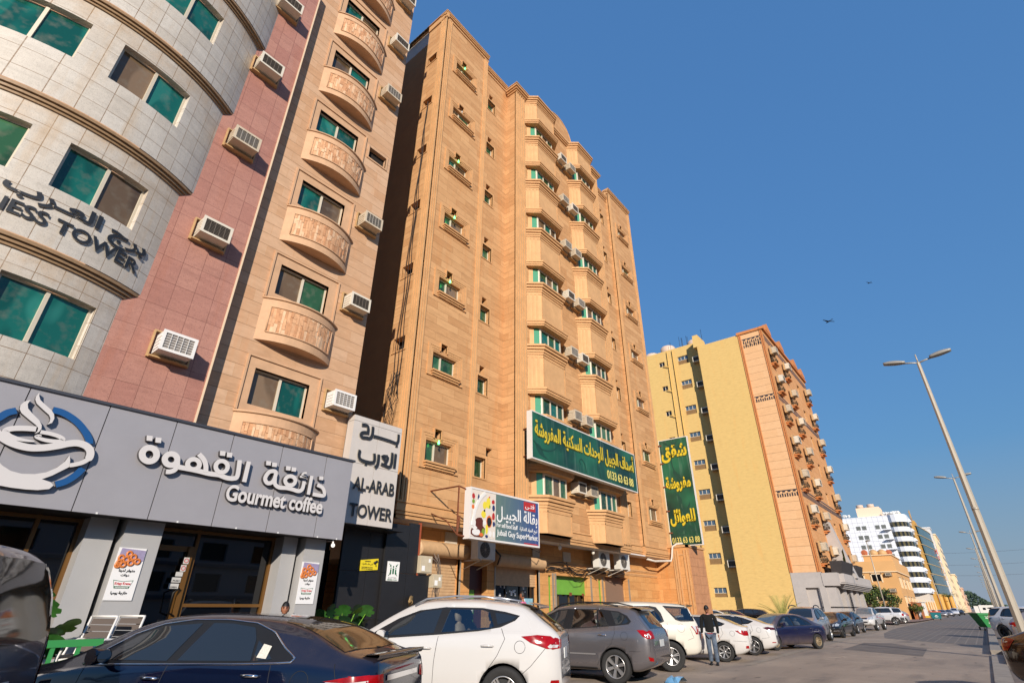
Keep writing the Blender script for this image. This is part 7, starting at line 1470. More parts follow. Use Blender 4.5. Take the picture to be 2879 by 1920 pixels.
mb2 = MB(); panel(bv, [(-.88,1.04),(-.74,1.04),(-.76,1.2),(-.88,1.2)], 'y', 1, .014, .1, 0, mb2); mb2.build('sale_sticker', MATS['paper_sticker'], c_)
c_, bv = make_car('parked_sedan', civic, 'battered old dark blue sedan with rusty steel wheel and dusty doors', OLDN, 'parked cars', 'steel'); put(c_, 29.2, 7.68, 152.6)
sv = dict(santafe); sv['rails'] = [([(.38,.66,1.62),(.15,.645,1.76),(-.4,.635,1.80),(-1.0,.625,1.78),(-1.42,.61,1.70)],.028)]
c_, bv = make_car('parked_suv', sv, 'dusty silver suv with peeling clear coat facing the camera', SILVC, 'parked cars', 'six'); put(c_, 36.7, 8.21, 180.8)
bk = dict(elantra); bk['wsm'] = GLS; bk['lamps'] = bk['lamps']+[('fog_lamp',[(.55,.36),(.85,.36),(.85,.44),(.55,.40)],'x',1,CHR)]
c_, bv = make_car('parked_sedan', bk, 'glossy black sedan with slim headlights facing the camera, behind the silver suv', BLACKC, 'parked cars', 'black'); put(c_, 43.54, 8.14, 177.2)
dk = dict(civic); dk['wins'] = civic['wins']; dk['glass'] = [GLS]; dk['wsm'] = GLS
c_, bv = make_car('parked_sedan', dk, 'dark grey older sedan between the black sedan and white pickup', DGREY, 'parked cars', 'five'); put(c_, 51.22, 8.51, 179)
c_['label'] = 'dark grey older sedan between the black sedan and white pickup'
ex, bv = make_car('parked_suv', explorer, 'silver white suv with grey lower cladding seen from behind, past the pickup', paint('pale_silver_paint', (206,206,208), .2, .2, .3), 'parked cars', 'five'); put(ex, 78.65, 9.57, 95)
hb, bv = make_car('parked_hatchback', hatch, 'small silver hatchback half hidden behind the pale suv', SILVC, 'parked cars', 'five'); put(hb, 87.67, 9.7, 118)
bh, bv = make_car('parked_hatchback', hatch, 'black hatchback parked against the yellow building', BLACKC, 'parked cars', 'five'); put(bh, 50.5, 15.9, 97, .03)
wh = dup(white_small, (38.0,14.0,.02), R(-70), 'white car with sloping windscreen just right of the boundary wall')
mr, bv = make_car('parked_sedan', civic, 'maroon car bonnet showing between white car and black hatchback', MAROON, 'parked cars', 'five'); put(mr, 41.6, 14.1, -70, -.02)
wc = dup(white_mid, (68.0,11.3,GZ), R(100), 'white car in front of the grey podium, behind dark sedan')
# pickup
pk = dict(w=.90, wroof=.62, cab=.56, r=.37, axles=(1.55,-1.55), arch=1.15, mid=.66,
  top=[(-2.62,.70),(-2.61,1.05),(-2.58,1.12),(-.95,1.13),(-.88,1.16),(-.80,1.62),(-.70,1.735),(-.2,1.76),(.15,1.74),(.45,1.62),(.85,1.36),(1.1,1.18),(1.3,1.13),(1.8,1.08),(2.2,.98),(2.38,.86),(2.45,.68)], belt=[(-2.6,1.05),(-1,1.09),(0,1.12),(1.2,1.10),(1.9,1.0),(2.4,.7)], bot=[(-2.6,.55),(-2.3,.48),(2.1,.38),(2.4,.46)], plan=[(-2.62,.93),(-2.5,.97),(1.2,1.0),(1.9,.97),(2.2,.88),(2.4,.72),(2.45,.6)],
  dlo=[(1.05,1.13),(.7,1.40),(.4,1.60),(.15,1.66),(-.55,1.66),(-.68,1.16)], wins=[[(.8,1.17),(.6,1.40),(.35,1.58),(.12,1.63),(-.5,1.63),(-.6,1.18)]], glass=[GLS], ws=[(1.08,-.64),(1.08,.64),(.36,.54),(.32,0),(.36,-.54)], wsm=GLC,
  seams=[[(.95,1.12),(.95,.5)],[(-.75,1.12),(-.75,.5)]], handles=[(-.45,1.02)], mirror=(.78,1.20), hm=CHR,
  lamps=[('headlight',[(1.9,.93),(2.3,.82),(2.34,.90),(2.1,1.02)],'y',1,HEADL),('headlight',[(.48,.84),(.80,.84),(.80,1.0),(.48,.98)],'x',1,HEADL),('fog_lamp',[(.60,.56),(.72,.56),(.72,.68),(.60,.68)],'x',1,LAMPC)],
  extra=[('grille',[(-.42,.84),(.42,.84),(.46,.97),(-.46,.97)],'x',1,.008,CHR),('grille_slot',[(-.36,.87),(.36,.87),(.38,.94),(-.38,.94)],'x',1,.014,TRIM),('lower_grille',[(-.42,.58),(.42,.58),(.42,.68),(-.42,.68)],'x',1,.008,TRIM)],
  sides=[('stripe_decal',[(.3,.95),(.9,.98),(1.25,1.04),(.5,1.06)],.008,mat('red_decal', S((150,40,44)), .4)),('stripe_decal',[(-.9,.86),(-.2,.90),(.35,.97),(-.5,.98)],.008,mat('pink_decal', S((190,130,130)), .4)),('stripe_decal',[(-1.9,.80),(-1.2,.90),(-.9,.98),(-1.7,.92)],.008,MATS['red_decal'])])
c_, bv = make_car('pickup_truck', pk, 'white pickup truck with red side decals facing the camera', WHITEC, 'parked cars', 'twin6'); put(c_, 59.0, 8.18, 176.9)
mb = MB(); mb.box(-2.5,-1.0,-.72,.72,1.128,1.14); mb.build('load_bed', UND, c_)
# van at the left
c_, bv = make_car('parked_van', van, 'silver passenger van seen from behind at the left edge', VANP, 'parked cars', 'five')
VAN = put(c_, -1.03, 7.86, 151, 0.02, 1.05)
mb = MB(); fvn = lambda u, z, d: (-2.525-d, -u, z)
V, F = text_mesh('H-1', .16, .07, .012, .01); i0 = len(mb.v); mb.v += [fvn(.50+x, .90+y, z-.01) for x,y,z in V]
for q in F: mb.face([i0+k for k in q])
mb.build('badge_lettering', CHR, c_)
# right-hand row
rs_ = dict(fortuner); rs_['lamps'] = [('tail_light',[(-1.85,1.14),(-2.2,1.16),(-2.26,1.10),(-2.24,.94)],'y',1,LAMPD),('tail_light',[(.50,1.0),(.84,.92),(.86,1.14),(.5,1.12)],'x',-1,LAMPD)]; rs_['rgm'] = GLS; rs_['glass'] = [GLS,GLS,GLS,GLS]
c_, bv = make_car('parked_suv', rs_, 'white suv with black pillars behind the nearest lamp post on the right', paint('pearl_paint', (226,220,214), .05, .18, .3), 'parked cars', 'black'); put(c_, 46.81, -2.11, -132.9)
w2, bv = make_car('parked_suv', tucson, 'pale silver car with wedge tail lamp between lamp post and brown suv', SILVC, 'parked cars', 'six'); put(w2, 35.2, -2.92, -102)
bs = dict(elantra); bs['lamps'] = [('tail_light',[(-1.80,1.0),(-2.0,1.03),(-2.17,1.0),(-2.18,.78),(-2.0,.80)],'y',1,LAMPR),('tail_light',[(.45,.80),(.80,.78),(.82,1.0),(.5,1.0)],'x',-1,LAMPR),('reverse_lamp',[(.70,.94),(.80,.94),(.81,1.0),(.72,1.0)],'x',-1,LAMPC)]
c_, bv = make_car('parked_sedan', bs, 'dark bronze car with big red tail lamp at the right photo edge', BROWNC, 'parked cars', 'six'); put(c_, 15.6, -2.22, -127, -.03)
# far row and minivan
far = [(121,9.6,182),(146,8.4,186),(152,10.6,184),(160,7.6,184),(168,9.6,183),(178,7.2,185),(188,9.2,184),(196,6.6,184),(208,8.0,183),(222,6.0,184),(236,7.2,184)]
names = ['white car behind the teal bin, first of the far row','white sedan facing us, front of the distant row beyond the teal bin','white car second in the distant row beyond the teal bin','grey car third in the distant row along the road','white suv fourth in the distant row along the road','silver car fifth in the distant row along the road','white car sixth in the distant row along the road','white van like car seventh in the distant row','silver car eighth in the distant row along the road','dark car ninth in the far distance along the road','white car last in the far distance along the road']
for i, (x, y, h) in enumerate(far):
    src = [ex, white_mid, white_small, hb, white_mid, hb, white_small, ex, hb, bh, white_small][i]
    dup(src, (x, y, GZ), R(h), names[i])
mv = dict(van); mvc, bv = make_car('parked_van', mv, 'white minivan parked under the trees behind white pickup', WHITEC, 'parked cars', 'five'); put(mvc, 86.0, 12.6, 185)
# ---------------------------------------------------------------- dumpsters
def wheelie(parent, pts):
    for x, y, z in pts: mb = MB(); mb.lathe([(0,-.03),(.09,-.03),(.09,.03),(0,.03)], 14, 0, Matrix.Translation((x,y,z)) @ Matrix.Rotation(PI/2,4,'X')); mb.build('castor', RUB, parent)
t = thing('skip_container', 'green tapered skip container with white Arabic and English lettering on the road edge', 'skip', (0,0,0))
Lx, Tw, Bw, H_ = 1.5, 1.0, .55, 1.15; gm = mat('skip_green', S((18,116,52)), .45, noise=.12, nscale=4)
mb = MB(); mb.hexa([(-.62,-.95,.28),(.62,-.95,.28),(.62,.62,.28),(-.62,.62,.28),(-.72,-1.0,1.5),(.72,-1.0,1.5),(.72,1.2,1.5),(-.72,1.2,1.5)]); mb.build('tub', gm, t)
mb = MB(); mb.box(-.76,.76,-1.04,1.26,1.5,1.55); mb.box(-.77,-.70,-1.02,1.2,1.36,1.5); mb.build('rim', gm, t)
wheelie(t, [(-.4,-.8,.09),(.4,-.8,.09),(-.4,.8,.09),(.4,.8,.09)])
mb = MB()
for sx in (-.4,.4):
    for sy in (-.8,.8): mb.box(sx-.05,sx+.05,sy-.05,sy+.05,.09,.3)
mb.build('leg_frame', BLACK, t)
fsk = lambda u, z, d: (-.62-(z-.28)*.082-d, .95-u, z)
lettering('arabic_lettering', 'الخدمات الوطنية', fsk, .35, 1.16, 1.2, .15, .006, .006, WHITE, t, .01, True); lettering('latin_lettering', 'National Services', fsk, .38, 1.04, 1.15, .10, .006, .006, WHITE, t, .02)
mb = MB()
for k in range(24):
    a, b = 2*PI*k/24, 2*PI*(k+1)/24; mb.quad(fsk(.95+.15*math.cos(a),.86+.13*math.sin(a),.008),fsk(.95+.15*math.cos(b),.86+.13*math.sin(b),.008),fsk(.95+.11*math.cos(b),.86+.09*math.sin(b),.008),fsk(.95+.11*math.cos(a),.86+.09*math.sin(a),.008))
mb.build('round_emblem', WHITE, t)
lettering('phone_number', 'Tel: 013', fsk, .5, .60, .9, .09, .006, .006, WHITE, t, .015)
t.location = (66.3, .08, GZ); t.rotation_euler = (0,0,R(30)); t.scale = (.86,.86,.86) 
t = thing('refuse_bin', 'teal wheeled refuse bin with orange rim heaped with rubbish bags', 'bin', (0,0,0)); tm = mat('bin_teal', S((20,104,112)), .45, noise=.1, nscale=4)
mb = MB(); mb.hexa([(-.45,-.62,.2),(.45,-.62,.2),(.45,.62,.2),(-.45,.62,.2),(-.58,-.72,1.15),(.58,-.72,1.15),(.58,.72,1.15),(-.58,.72,1.15)]); mb.build('tub', tm, t)
mb = MB(); mb.box(-.62,.62,-.76,.76,1.15,1.26); mb.build('rim', mat('bin_orange', S((214,84,40)), .5), t)
wheelie(t, [(-.38,-.5,.1),(.38,-.5,.1),(-.38,.5,.1),(.38,.5,.1)])
fb_ = lambda u, z, d: (-.45-(z-.2)*.137-d, .62-u, z)
mb = MB()
for a in (-.9,-.3,.3,.9): ribbon(mb, fb_, [(.62,.55),(.62+.22*math.sin(a),.55+.24*math.cos(a)-.05)], .10, .005, .012, 0, lambda q: math.sin(PI*(q*.9+.08)), 3)
ribbon(mb, fb_, [(.38,.52),(.5,.44),(.62,.42),(.74,.44),(.86,.52)], .05, .005, .012); mb.build('leaf_emblem', WHITE, t)
mb = MB(); rr = random.Random(8)
for k in range(9):
    c = Vector((rr.uniform(-.4,.4), rr.uniform(-.55,.55), 1.28)); s_ = rr.uniform(.16,.26)
    mb.grid([[(c.x+s_*math.sin(PI*i/6)*math.cos(2*PI*j/8)*rr.uniform(.8,1.1), c.y+s_*math.sin(PI*i/6)*math.sin(2*PI*j/8)*rr.uniform(.8,1.1), c.z+s_*.8*math.cos(PI*i/6)) for j in range(8)] for i in range(7)], k%3 == 0, True, True)
mb.build('rubbish_bag', [mat('black_bag', S((40,34,36)), .3), mat('pale_bag', S((196,186,176)), .5)], t)
t.location = (120.2, 6.7, GZ); t.rotation_euler = (0,0,R(8))
# ---------------------------------------------------------------- street lamps
LST = mat('lamp_pole_steel', S((172,162,146)), .5, .25, noise=.06, nscale=1.2); LHD = mat('lamp_head_grey', S((150,146,138)), .45, .2)
def head(mb, p, dirv, up, L_, w_, m=0):
    d = Vector(dirv).normalized(); s_ = Vector((1,0,0)) if abs(d.x) < .5 else Vector((0,1,0)); u = Vector(up)
    rows = []
    for i in range(9):
        t = i/8; ww = w_*(.45+.75*math.sin(PI*min(1,t*.62+.19))); hh = .13*(.5+.7*math.sin(PI*(t*.8+.1))); c = Vector(p)+d*L_*t
        rows.append([c+s_*ww*math.cos(a)+u*(hh*math.sin(a) if math.sin(a) > 0 else hh*.45*math.sin(a)) for a in [2*PI*k/12 for k in range(12)]])
    mb.grid([[tuple(q) for q in r_] for r_ in rows], m, True, True); mb.face([len(mb.v)-108+k for k in range(12)], m); mb.face([len(mb.v)-12+k for k in range(12)], m)
def double_lamp(label):
    t = thing('street_lamp', label, 'street lamp', (0,0,0), 0, 'double armed street lamps along the median')
    mb = MB(); mb.tube([(0,0,0),(0,0,.6),(0,0,6),(0,0,11.75)], [.15,.145,.115,.07], 8, sm=False); mb.tube([(0,0,11.7),(0,0,12.15)], .03, 6); mb.tube([(0,0,5.2),(0,0,5.3)], .126, 8); mb.build('pole', LST, t)
    for s_ in (1,-1):
        mb = MB(); mb.tube([(0,0,11.72),(0,s_*.28,11.80),(0,s_*.5,11.84)], .035, 8); mb.build('arm', LST, t)
        mb = MB(); head(mb, (0,s_*.46,11.86), (0,s_,.16), (0,0,1), .84, .15); mb.build('lamp_head', LHD, t)
    mb = MB(); mb.box(-.22,.22,-.22,.22,0,.03); mb.build('base_plate', LST, t)
    return t
L0 = double_lamp('nearest double armed street lamp, towering at the right'); L0.location = (28.6,-.84,GZ)
for i, (x, y) in enumerate(((59.5,-1.1),(107,-1.5),(138,-1.75),(167,-2.0),(199,-2.3),(233,-2.5),(262,-2.7),(292,-2.9),(322,-3.1),(352,-3.3),(382,-3.5))):
    dup(L0, (x,y,GZ), 0, 'double armed street lamp, %s along the row from the nearest' % ORD[i+1] if i < 11 else 'x')
def single_lamp(h, label, loc):
    t = thing('lamp_post', label, 'lamp post', (0,0,0), 0, 'single headed lamp posts by the parked cars'); mb = MB(); mb.tube([(0,0,0),(0,0,h)], [.10,.06], 8); mb.build('pole', LST, t)
    mb = MB(); head(mb, (0,.1,h), (0,-1,.1), (0,0,1), .6, .16); mb.build('lamp_head', LHD, t); t.location = loc
single_lamp(9.9, 'single headed grey lamp post in front of the tan building', (90,10.1,GZ))
single_lamp(9.0, 'lamp post rising beside the right end of the grey podium', (86.5,12.25,GZ))
single_lamp(9.0, 'thin lamp post before the glass hotel entrance', (175,8.0,GZ))
single_lamp(14, 'distant pole by the overhead wires at the road end', (250,-3.9,GZ))
# ---------------------------------------------------------------- people
def skin(name, P, E, rad, m, parent, sub=2):
    me = bpy.data.meshes.new(name); b = bmesh.new(); sl = b.verts.layers.skin.verify(); vs = []
    for p, r in zip(P, rad):
        v = b.verts.new(p); v[sl].radius = r if isinstance(r, tuple) else (r, r); vs.append(v)
    vs[0][sl].use_root = True
    for a, c in E: b.edges.new((vs[a], vs[c]))
    b.to_mesh(me); b.free(); o = bpy.data.objects.new(name, me); COL.objects.link(o)
    s_ = o.modifiers.new('s', 'SKIN'); s_.use_smooth_shade = True; d = o.modifiers.new('d', 'SUBSURF'); d.levels = sub; d.render_levels = sub
    dg = bpy.context.evaluated_depsgraph_get(); nm = bpy.data.meshes.new_from_object(o.evaluated_get(dg)); bpy.data.objects.remove(o)
    nm.materials.clear(); nm.materials.append(m); nm.polygons.foreach_set('use_smooth', [True]*len(nm.polygons)); return link(name, nm, parent)
SKINM = mat('skin', S((150,98,72)), .55, noise=.06, nscale=30)
def head_mesh(parent, c, tilt, yaw, hair_m, name='head'):
    Mh = Matrix.Translation(c) @ Matrix.Rotation(yaw,4,'Z') @ Matrix.Rotation(tilt,4,'X')      # face looks along local -y
    def sph(n, m, rx, ry, rz, f):
        rows = []
        for i in range(n+1):
            a = PI*i/n; rows.append([tuple(Mh @ Vector(f(rx*math.sin(a)*math.cos(2*PI*j/m), ry*math.sin(a)*math.sin(2*PI*j/m), rz*math.cos(a)))) for j in range(m)])
        return rows
    def face(x, y, z):
        if z < 0: k = 1-.38*(-z/.125)**1.5; x *= k; y = y*(1-.15*(-z/.125)) if y > 0 else y
        if y < -.05 and abs(x) < .022: y -= .022*max(0,1-abs(z+.01)/.04)*(1-abs(x)/.022)      # nose
        if y < -.05 and abs(abs(x)-.033) < .018 and abs(z-.018) < .016: y += .010              # eye sockets
        if y < -.05 and abs(x) < .028 and abs(z+.062) < .012: y -= .006                         # lips
        if y < 0 and z < -.09: y -= .008
        return (x, y, z)
    mb = MB(); mb.grid(sph(26, 30, .076, .095, .125, face), 0, True, True)
    for s_ in (-1,1): mb.grid([[tuple(Mh @ Vector((s_*.078+s_*.012*math.cos(a)*k, .005+.022*math.sin(a)*k, .0+.032*math.cos(a+.6)*k))) for a in [2*PI*q/8 for q in range(8)]] for k in (1,.6,.1)], 0, True, True)
    h = mb.build(name, SKINM, parent)
    mb = MB(); mb.grid([[tuple(Mh @ Vector((x*1.07, y*1.06+.006, z*1.06+.012))) for x, y, z in [(.076*math.sin(a)*math.cos(2*PI*j/24), .095*math.sin(a)*math.sin(2*PI*j/24), .125*math.cos(a)) for j in range(24)]] for a in [PI*(.02+.38*i/9) for i in range(10)]], 0, True, True)
    mb.grid([[tuple(Mh @ Vector((.083*math.sin(a)*math.cos(t), abs(.102*math.sin(a)*math.sin(t))+.004, .13*math.cos(a)+.006))) for t in [PI*(.0+1.0*j/14) for j in range(15)]] for a in [PI*(.30+.36*i/8) for i in range(9)]], 0, True)
    hr = mb.build('hair', hair_m, parent); 
    mb = MB()
    for s_ in (-1,1): mb.lathe([(0,.006),(.012,0)], 10, 0, Mh @ Matrix.Translation((s_*.031,-.087,.018)) @ Matrix.Rotation(PI/2,4,'X') @ Matrix.Diagonal((1,.55,1,1)))
    for s_ in (-1,1): mb.tube([tuple(Mh @ Vector((s_*.015,-.093,.038))), tuple(Mh @ Vector((s_*.034,-.090,.044))), tuple(Mh @ Vector((s_*.05,-.078,.036)))], .005, 5)
    mb.build('eyes_and_brows', BLACK, h)
    return h
HAIR = mat('black_hair', S((18,15,14)), .6)
def hand(parent, wr, down, side):
    wr = Vector(wr); d = Vector(down).normalized(); s_ = side; f = Vector((0,-1,0)); n = d.cross(f).normalized()
    mb = MB(); rows = []
    for t, w_, th in ((0,.024,.02),(.03,.036,.022),(.07,.042,.02),(.09,.038,.017)):
        c = wr+d*t; rows.append([tuple(c+f*(w_*math.cos(a))+n*(th*math.sin(a))) for a in [2*PI*k/10 for k in range(10)]])
    mb.grid(rows, 0, True, True); mb.face([len(mb.v)-10+k for k in range(10)])
    for k, L_ in enumerate((.07,.08,.075,.06)):
        b0 = wr+d*.085+f*(.030-.02*k); mb.tube([b0, b0+d*L_*.5+n*s_*.006, b0+d*L_*.95+n*s_*.025], [.009,.0085,.007], 8)
    t0 = wr+d*.03+f*.036; mb.tube([t0, t0+d*.03+f*.02, t0+d*.06+f*.02+n*s_*.01], [.011,.010,.008], 8)
    return mb.build('hand', SKINM, parent)
man = thing('person', 'walking man in black sweater and faded blue jeans, head bowed', 'person', (0,0,0))
# x: his left (+), -y: forward
KN = mat('black_knit', S((9,8,9)), .95, noise=.2, nscale=40); JE = mat('faded_denim', S((48,62,86)), .9, noise=.4, nscale=6, col2=S((104,116,128)))
skin('body', [(0,0,.98),(0,.0,1.12),(0,-.0,1.30),(0,-.01,1.42),(0,-.02,1.52),(0,-.05,1.57)], [(0,1),(1,2),(2,3),(3,4),(4,5)], [(.12,.09),(.11,.085),(.12,.09),(.07,.06),(.052,.052),(.05,.05)], SKINM, man)
skin('sweater', [(0,0,1.20),(0,.0,1.02),(0,.0,.93),(0,-.01,1.36),(0,-.01,1.44),(.13,0,1.44),(.20,.01,1.40),(.245,.03,1.15),(.25,-.02,.90),(-.13,0,1.44),(-.20,.01,1.40),(-.245,.02,1.15),(-.255,-.06,.91)],
     [(0,1),(1,2),(0,3),(3,4),(3,5),(5,6),(6,7),(7,8),(3,9),(9,10),(10,11),(11,12)], [(.155,.115),(.155,.115),(.165,.12),(.165,.11),(.06,.06),(.075,.07),(.07,.07),(.056,.056),(.042,.042),(.075,.07),(.07,.07),(.056,.056),(.042,.042)], KN, man)
skin('jeans', [(0,0,.93),(.085,0,.86),(.095,-.05,.50),(.095,.03,.14),(.095,.035,.07),(-.085,0,.86),(-.095,-.02,.50),(-.10,.08,.15),(-.10,.09,.09)], [(0,1),(1,2),(2,3),(3,4),(0,5),(5,6),(6,7),(7,8)], [(.15,.11),(.095,.10),(.075,.08),(.068,.072),(.07,.08),(.095,.10),(.075,.08),(.068,.072),(.07,.08)], JE, man)
for s_, dy in ((1,0),(-1,.06)):
    mb = MB(); rows = []
    for y, w_, h_ in ((.09,.02,.03),(.075,.036,.06),(.0,.042,.085),(-.08,.046,.06),(-.15,.044,.045),(-.19,.03,.03),(-.2,.012,.02)): rows.append([(s_*.097+w_*math.cos(a), y+dy, .012+max(-.012,h_*(.5+.5*math.sin(a))) if math.sin(a) > -.4 else .0) for a in [2*PI*k/14 for k in range(14)]])
    mb.grid(rows, 0, True, True); mb.face(range(14)); mb.build('shoe', BLACK, man)
head_mesh(man, (0,-.085,1.625), R(38), 0, HAIR)
hand(man, (.252,-.025,.885), (.02,-.12,-1), -1); hand(man, (-.257,-.07,.895), (-.02,-.25,-1), 1)
skin('shirt_collar', [(0,-.015,1.47),(0,-.03,1.515)], [(0,1)], [(.075,.072),(.068,.066)], mat('pink_shirt', S((206,150,150)), .8), man, 1)
mb = MB(); mb.box(-.15,.15,-.125,-.10,.89,.92); mb.build('shirt_hem', mat('red_shirt_hem', S((150,60,66)), .8), man)
man.location = (19.35,7.29,GZ); man.rotation_euler = (0,0,R(-76)); man.scale = (1,1,.985)
pink = thing('person', 'person in a pink shirt at the supermarket door, behind white suv', 'person', (0,0,0))
skin('body', [(0,0,.95),(0,0,1.15),(0,0,1.42),(0,-.01,1.52),(0,-.02,1.58)], [(0,1),(1,2),(2,3),(3,4)], [(.13,.1),(.12,.09),(.12,.08),(.05,.05),(.05,.05)], SKINM, pink)
skin('shirt', [(0,0,1.20),(0,.0,1.0),(0,.0,.88),(0,-.01,1.36),(0,-.01,1.44),(.13,0,1.44),(.20,.01,1.40),(.245,.03,1.15),(.25,-.05,.95),(-.13,0,1.44),(-.20,.01,1.40),(-.245,.02,1.15),(-.255,-.06,.95)],
     [(0,1),(1,2),(0,3),(3,4),(3,5),(5,6),(6,7),(7,8),(3,9),(9,10),(10,11),(11,12)], [(.15,.11),(.15,.11),(.16,.12),(.16,.11),(.06,.06),(.075,.07),(.07,.07),(.058,.058),(.05,.05),(.075,.07),(.07,.07),(.058,.058),(.05,.05)], mat('bright_pink_shirt', S((226,120,160)), .85), pink)
skin('trousers', [(0,0,.93),(.085,0,.86),(.095,-.02,.50),(.095,.03,.08),(-.085,0,.86),(-.095,-.02,.50),(-.10,.04,.08)], [(0,1),(1,2),(2,3),(0,4),(4,5),(5,6)], [(.15,.11),(.095,.10),(.075,.08),(.068,.072),(.095,.10),(.075,.08),(.068,.072)], mat('dark_trousers', S((40,38,40)), .9), pink)
head_mesh(pink, (0,-.03,1.69), R(8), 0, HAIR); hand(pink, (.252,-.05,.93), (0,-.1,-1), -1); hand(pink, (-.257,-.06,.93), (0,-.1,-1), 1)
pink.location = (16.6,13.0,.22); pink.rotation_euler = (0,0,R(200))
bh_ = thing('person', 'dark haired person, only the head above the navy sedan roof', 'person', (0,0,0))
skin('body', [(0,0,.95),(0,0,1.15),(0,0,1.32),(0,-.01,1.41),(0,-.02,1.46)], [(0,1),(1,2),(2,3),(3,4)], [(.14,.1),(.14,.1),(.15,.09),(.05,.05),(.05,.05)], SKINM, bh_)
skin('dark_coat', [(0,0,1.1),(0,.0,.7),(0,.0,.2),(0,-.01,1.26),(.13,0,1.33),(.22,.01,1.25),(.25,.03,.9),(-.13,0,1.33),(-.22,.01,1.25),(-.25,.02,.9)], [(0,1),(1,2),(0,3),(3,4),(4,5),(5,6),(3,7),(7,8),(8,9)], [(.16,.12),(.2,.16),(.24,.2),(.15,.1),(.07,.07),(.07,.07),(.05,.05),(.07,.07),(.07,.07),(.05,.05)], KN, bh_)
head_mesh(bh_, (0,-.03,1.55), R(5), 0, HAIR); hand(bh_, (.25,.03,.86), (0,-.1,-1), -1); hand(bh_, (-.25,.02,.86), (0,-.1,-1), 1)
bh_.location = (6.4,11.3,-.08); bh_.rotation_euler = (0,0,R(-30))
# litter
mb = MB(); rr = random.Random(3); mb.grid([[(.14*i+rr.uniform(-.05,.05), .1*j+rr.uniform(-.04,.04), .02+rr.uniform(0,.14)*(0<i<4)) for j in range(4)] for i in range(5)], 0, False)
o = mb.build('plastic_bag', mat('blue_plastic', S((110,160,196)), .3, noise=.2, nscale=14), fix=False); o.location = (14.05,6.25,GZ); tag(o, 'crumpled blue plastic bag on the road behind the grey suv', 'bag')
# ================================================================ yellow building with peach front
yb = thing('yellow_building', 'tall yellow rendered building with peach clad street front and small ironwork balconies', 'building', (75, 16, 0))
XY, YY = 65.0, 12.0; FYS = FX(XY); FYF = FY(YY)
CLADP = stone('peach_cladding', S((224,178,132)), S((220,172,124)), S((214,164,116)), 6.0, .92, 0.01, stain=S((212,160,112)), hl=.035)
ORG = mat('orange_pilaster', S((196,124,68)), .75, noise=.1, nscale=2); CLADF = stone('peach_front', S((208,154,104)), S((200,144,92)), S((170,118,74)), 2.4, .9, .02, stain=S((196,130,74)))
mb = MB(); wall(mb, FYS, 14.95, 20.4, -.3, 33.3, [], .1); mb.quad((XY,14.95,33.3),(XY,20.4,33.3),(88,20.4,33.3),(88,14.95,33.3))
mb.quad((XY,20.4,-.3),(67,20.4,-.3),(67,20.4,35),(XY,20.4,33.3))
hl = [(22.55,24.05,33.54-3.74*k-1.25,33.54-3.74*k) for k in range(9)] + [(26.05,26.9,33.4-3.74*k-.7,33.4-3.74*k) for k in range(9)]
wall(mb, FX(67), 20.4, 32, -.3, 35, hl, .2); mb.quad((67,20.4,35),(67,32,35),(88,32,35),(88,20.4,35))
mb.hexa([(65,20.0,33.3),(68,20.0,33.3),(68,20.9,33.3),(65,20.9,33.3),(65.2,20.2,35.2),(68,20.2,35.2),(68,20.9,35.2),(65.2,20.9,35.2)])
mb.build('side_wall', YELP, yb, fix=False)
mb = MB(); mb.box(66.2,66.9,20.6,32,-.3,2.6); mb.build('low_yard_wall', YELP, yb)
mb = MB(); wall(mb, FYS, 12.0, 14.95, 4.85, 33.2, [], .1)
mb.build('peach_strip', CLADP, yb, fix=False)
mb = MB()
for u in (12.0, 12.2, 14.65, 14.85): mb.fbox(FYS, u, u+.12, 4.85, 33.2, -.05, .08)
mb.fbox(FYS, 11.9, 15.1, 33.2, 33.55, -.3, .15); mb.fbox(FYF, 64.8, 88, 33.2, 33.55, -.3, .25)
mb.build('pilaster', ORG, yb)
DKT = mat('dark_tile', S((58,52,56)), .4); LTT = mat('grey_tile', S((150,142,140)), .5)
mb = MB()
for zt in (32.6, 24.7, 13.4):
    for k in range(9):
        u = 12.35+.25*k; mb.fbox(FYS, u, u+.14, zt-.85-(.35 if k%2 else 0)*(zt > 30), zt-.45-(.1 if k%2 else 0), .0, .02)
        if zt > 30: mb.fbox(FYS, u+.06, u+.18, zt-1.35, zt-1.0, 0, .02)
    mb.fbox(FYS, 12.3, 14.6, zt-.22, zt-.12, 0, .02)
    for k in range(4): u = 12.5+.55*k; mb.fbox(FYS, u, u+.3, zt-.36, zt-.22, 0, .02)
for zt in (32.6, 24.7, 13.4):
    for k in range(46): u = 65.4+.5*k; mb.fbox(FYF, u, u+.22, zt-.9, zt-.35, 0, .03)
    mb.fbox(FYF, 65.2, 88, zt-.2, zt-.05, 0, .03)
mb.build('tile_band', [DKT, LTT], yb)
fh = []
for k in range(7):
    z = 7.2+3.85*k
    for x in (66.0, 72.3, 80.2, 84.4): fh.append((x, x+1.5, z-1.6, z+.2))
mb = MB(); wall(mb, FYF, 65, 88, 4.2, 33.2, fh, .25); mb.quad((88,YY,0),(88,32,0),(88,32,34),(88,YY,34)); mb.quad((65,12,33.2),(88,12,33.2),(88,20,33.2),(65,20,33.2)); 
mb.build('front_wall', CLADF, yb, fix=False)
for h in hl[:9]: pane_window(yb, FX(67), h[0], h[1], h[2]+.65, h[3], .2, [glass('sky_glass', S((70,90,110)), .05, .8)], (.35,.7))
mb = MB()
for h in hl[:9]:
    for q in range(8): mb.fbox(FX(67), h[0], h[1], h[2]+.08*q, h[2]+.08*q+.06, -.2, -.14)
mb.build('louvre_panel', mat('brown_louvre', S((150,116,74)), .7), yb)
for h in hl[9:]: pane_window(yb, FX(67), h[0], h[1], h[2], h[3], .2, [DARKG])
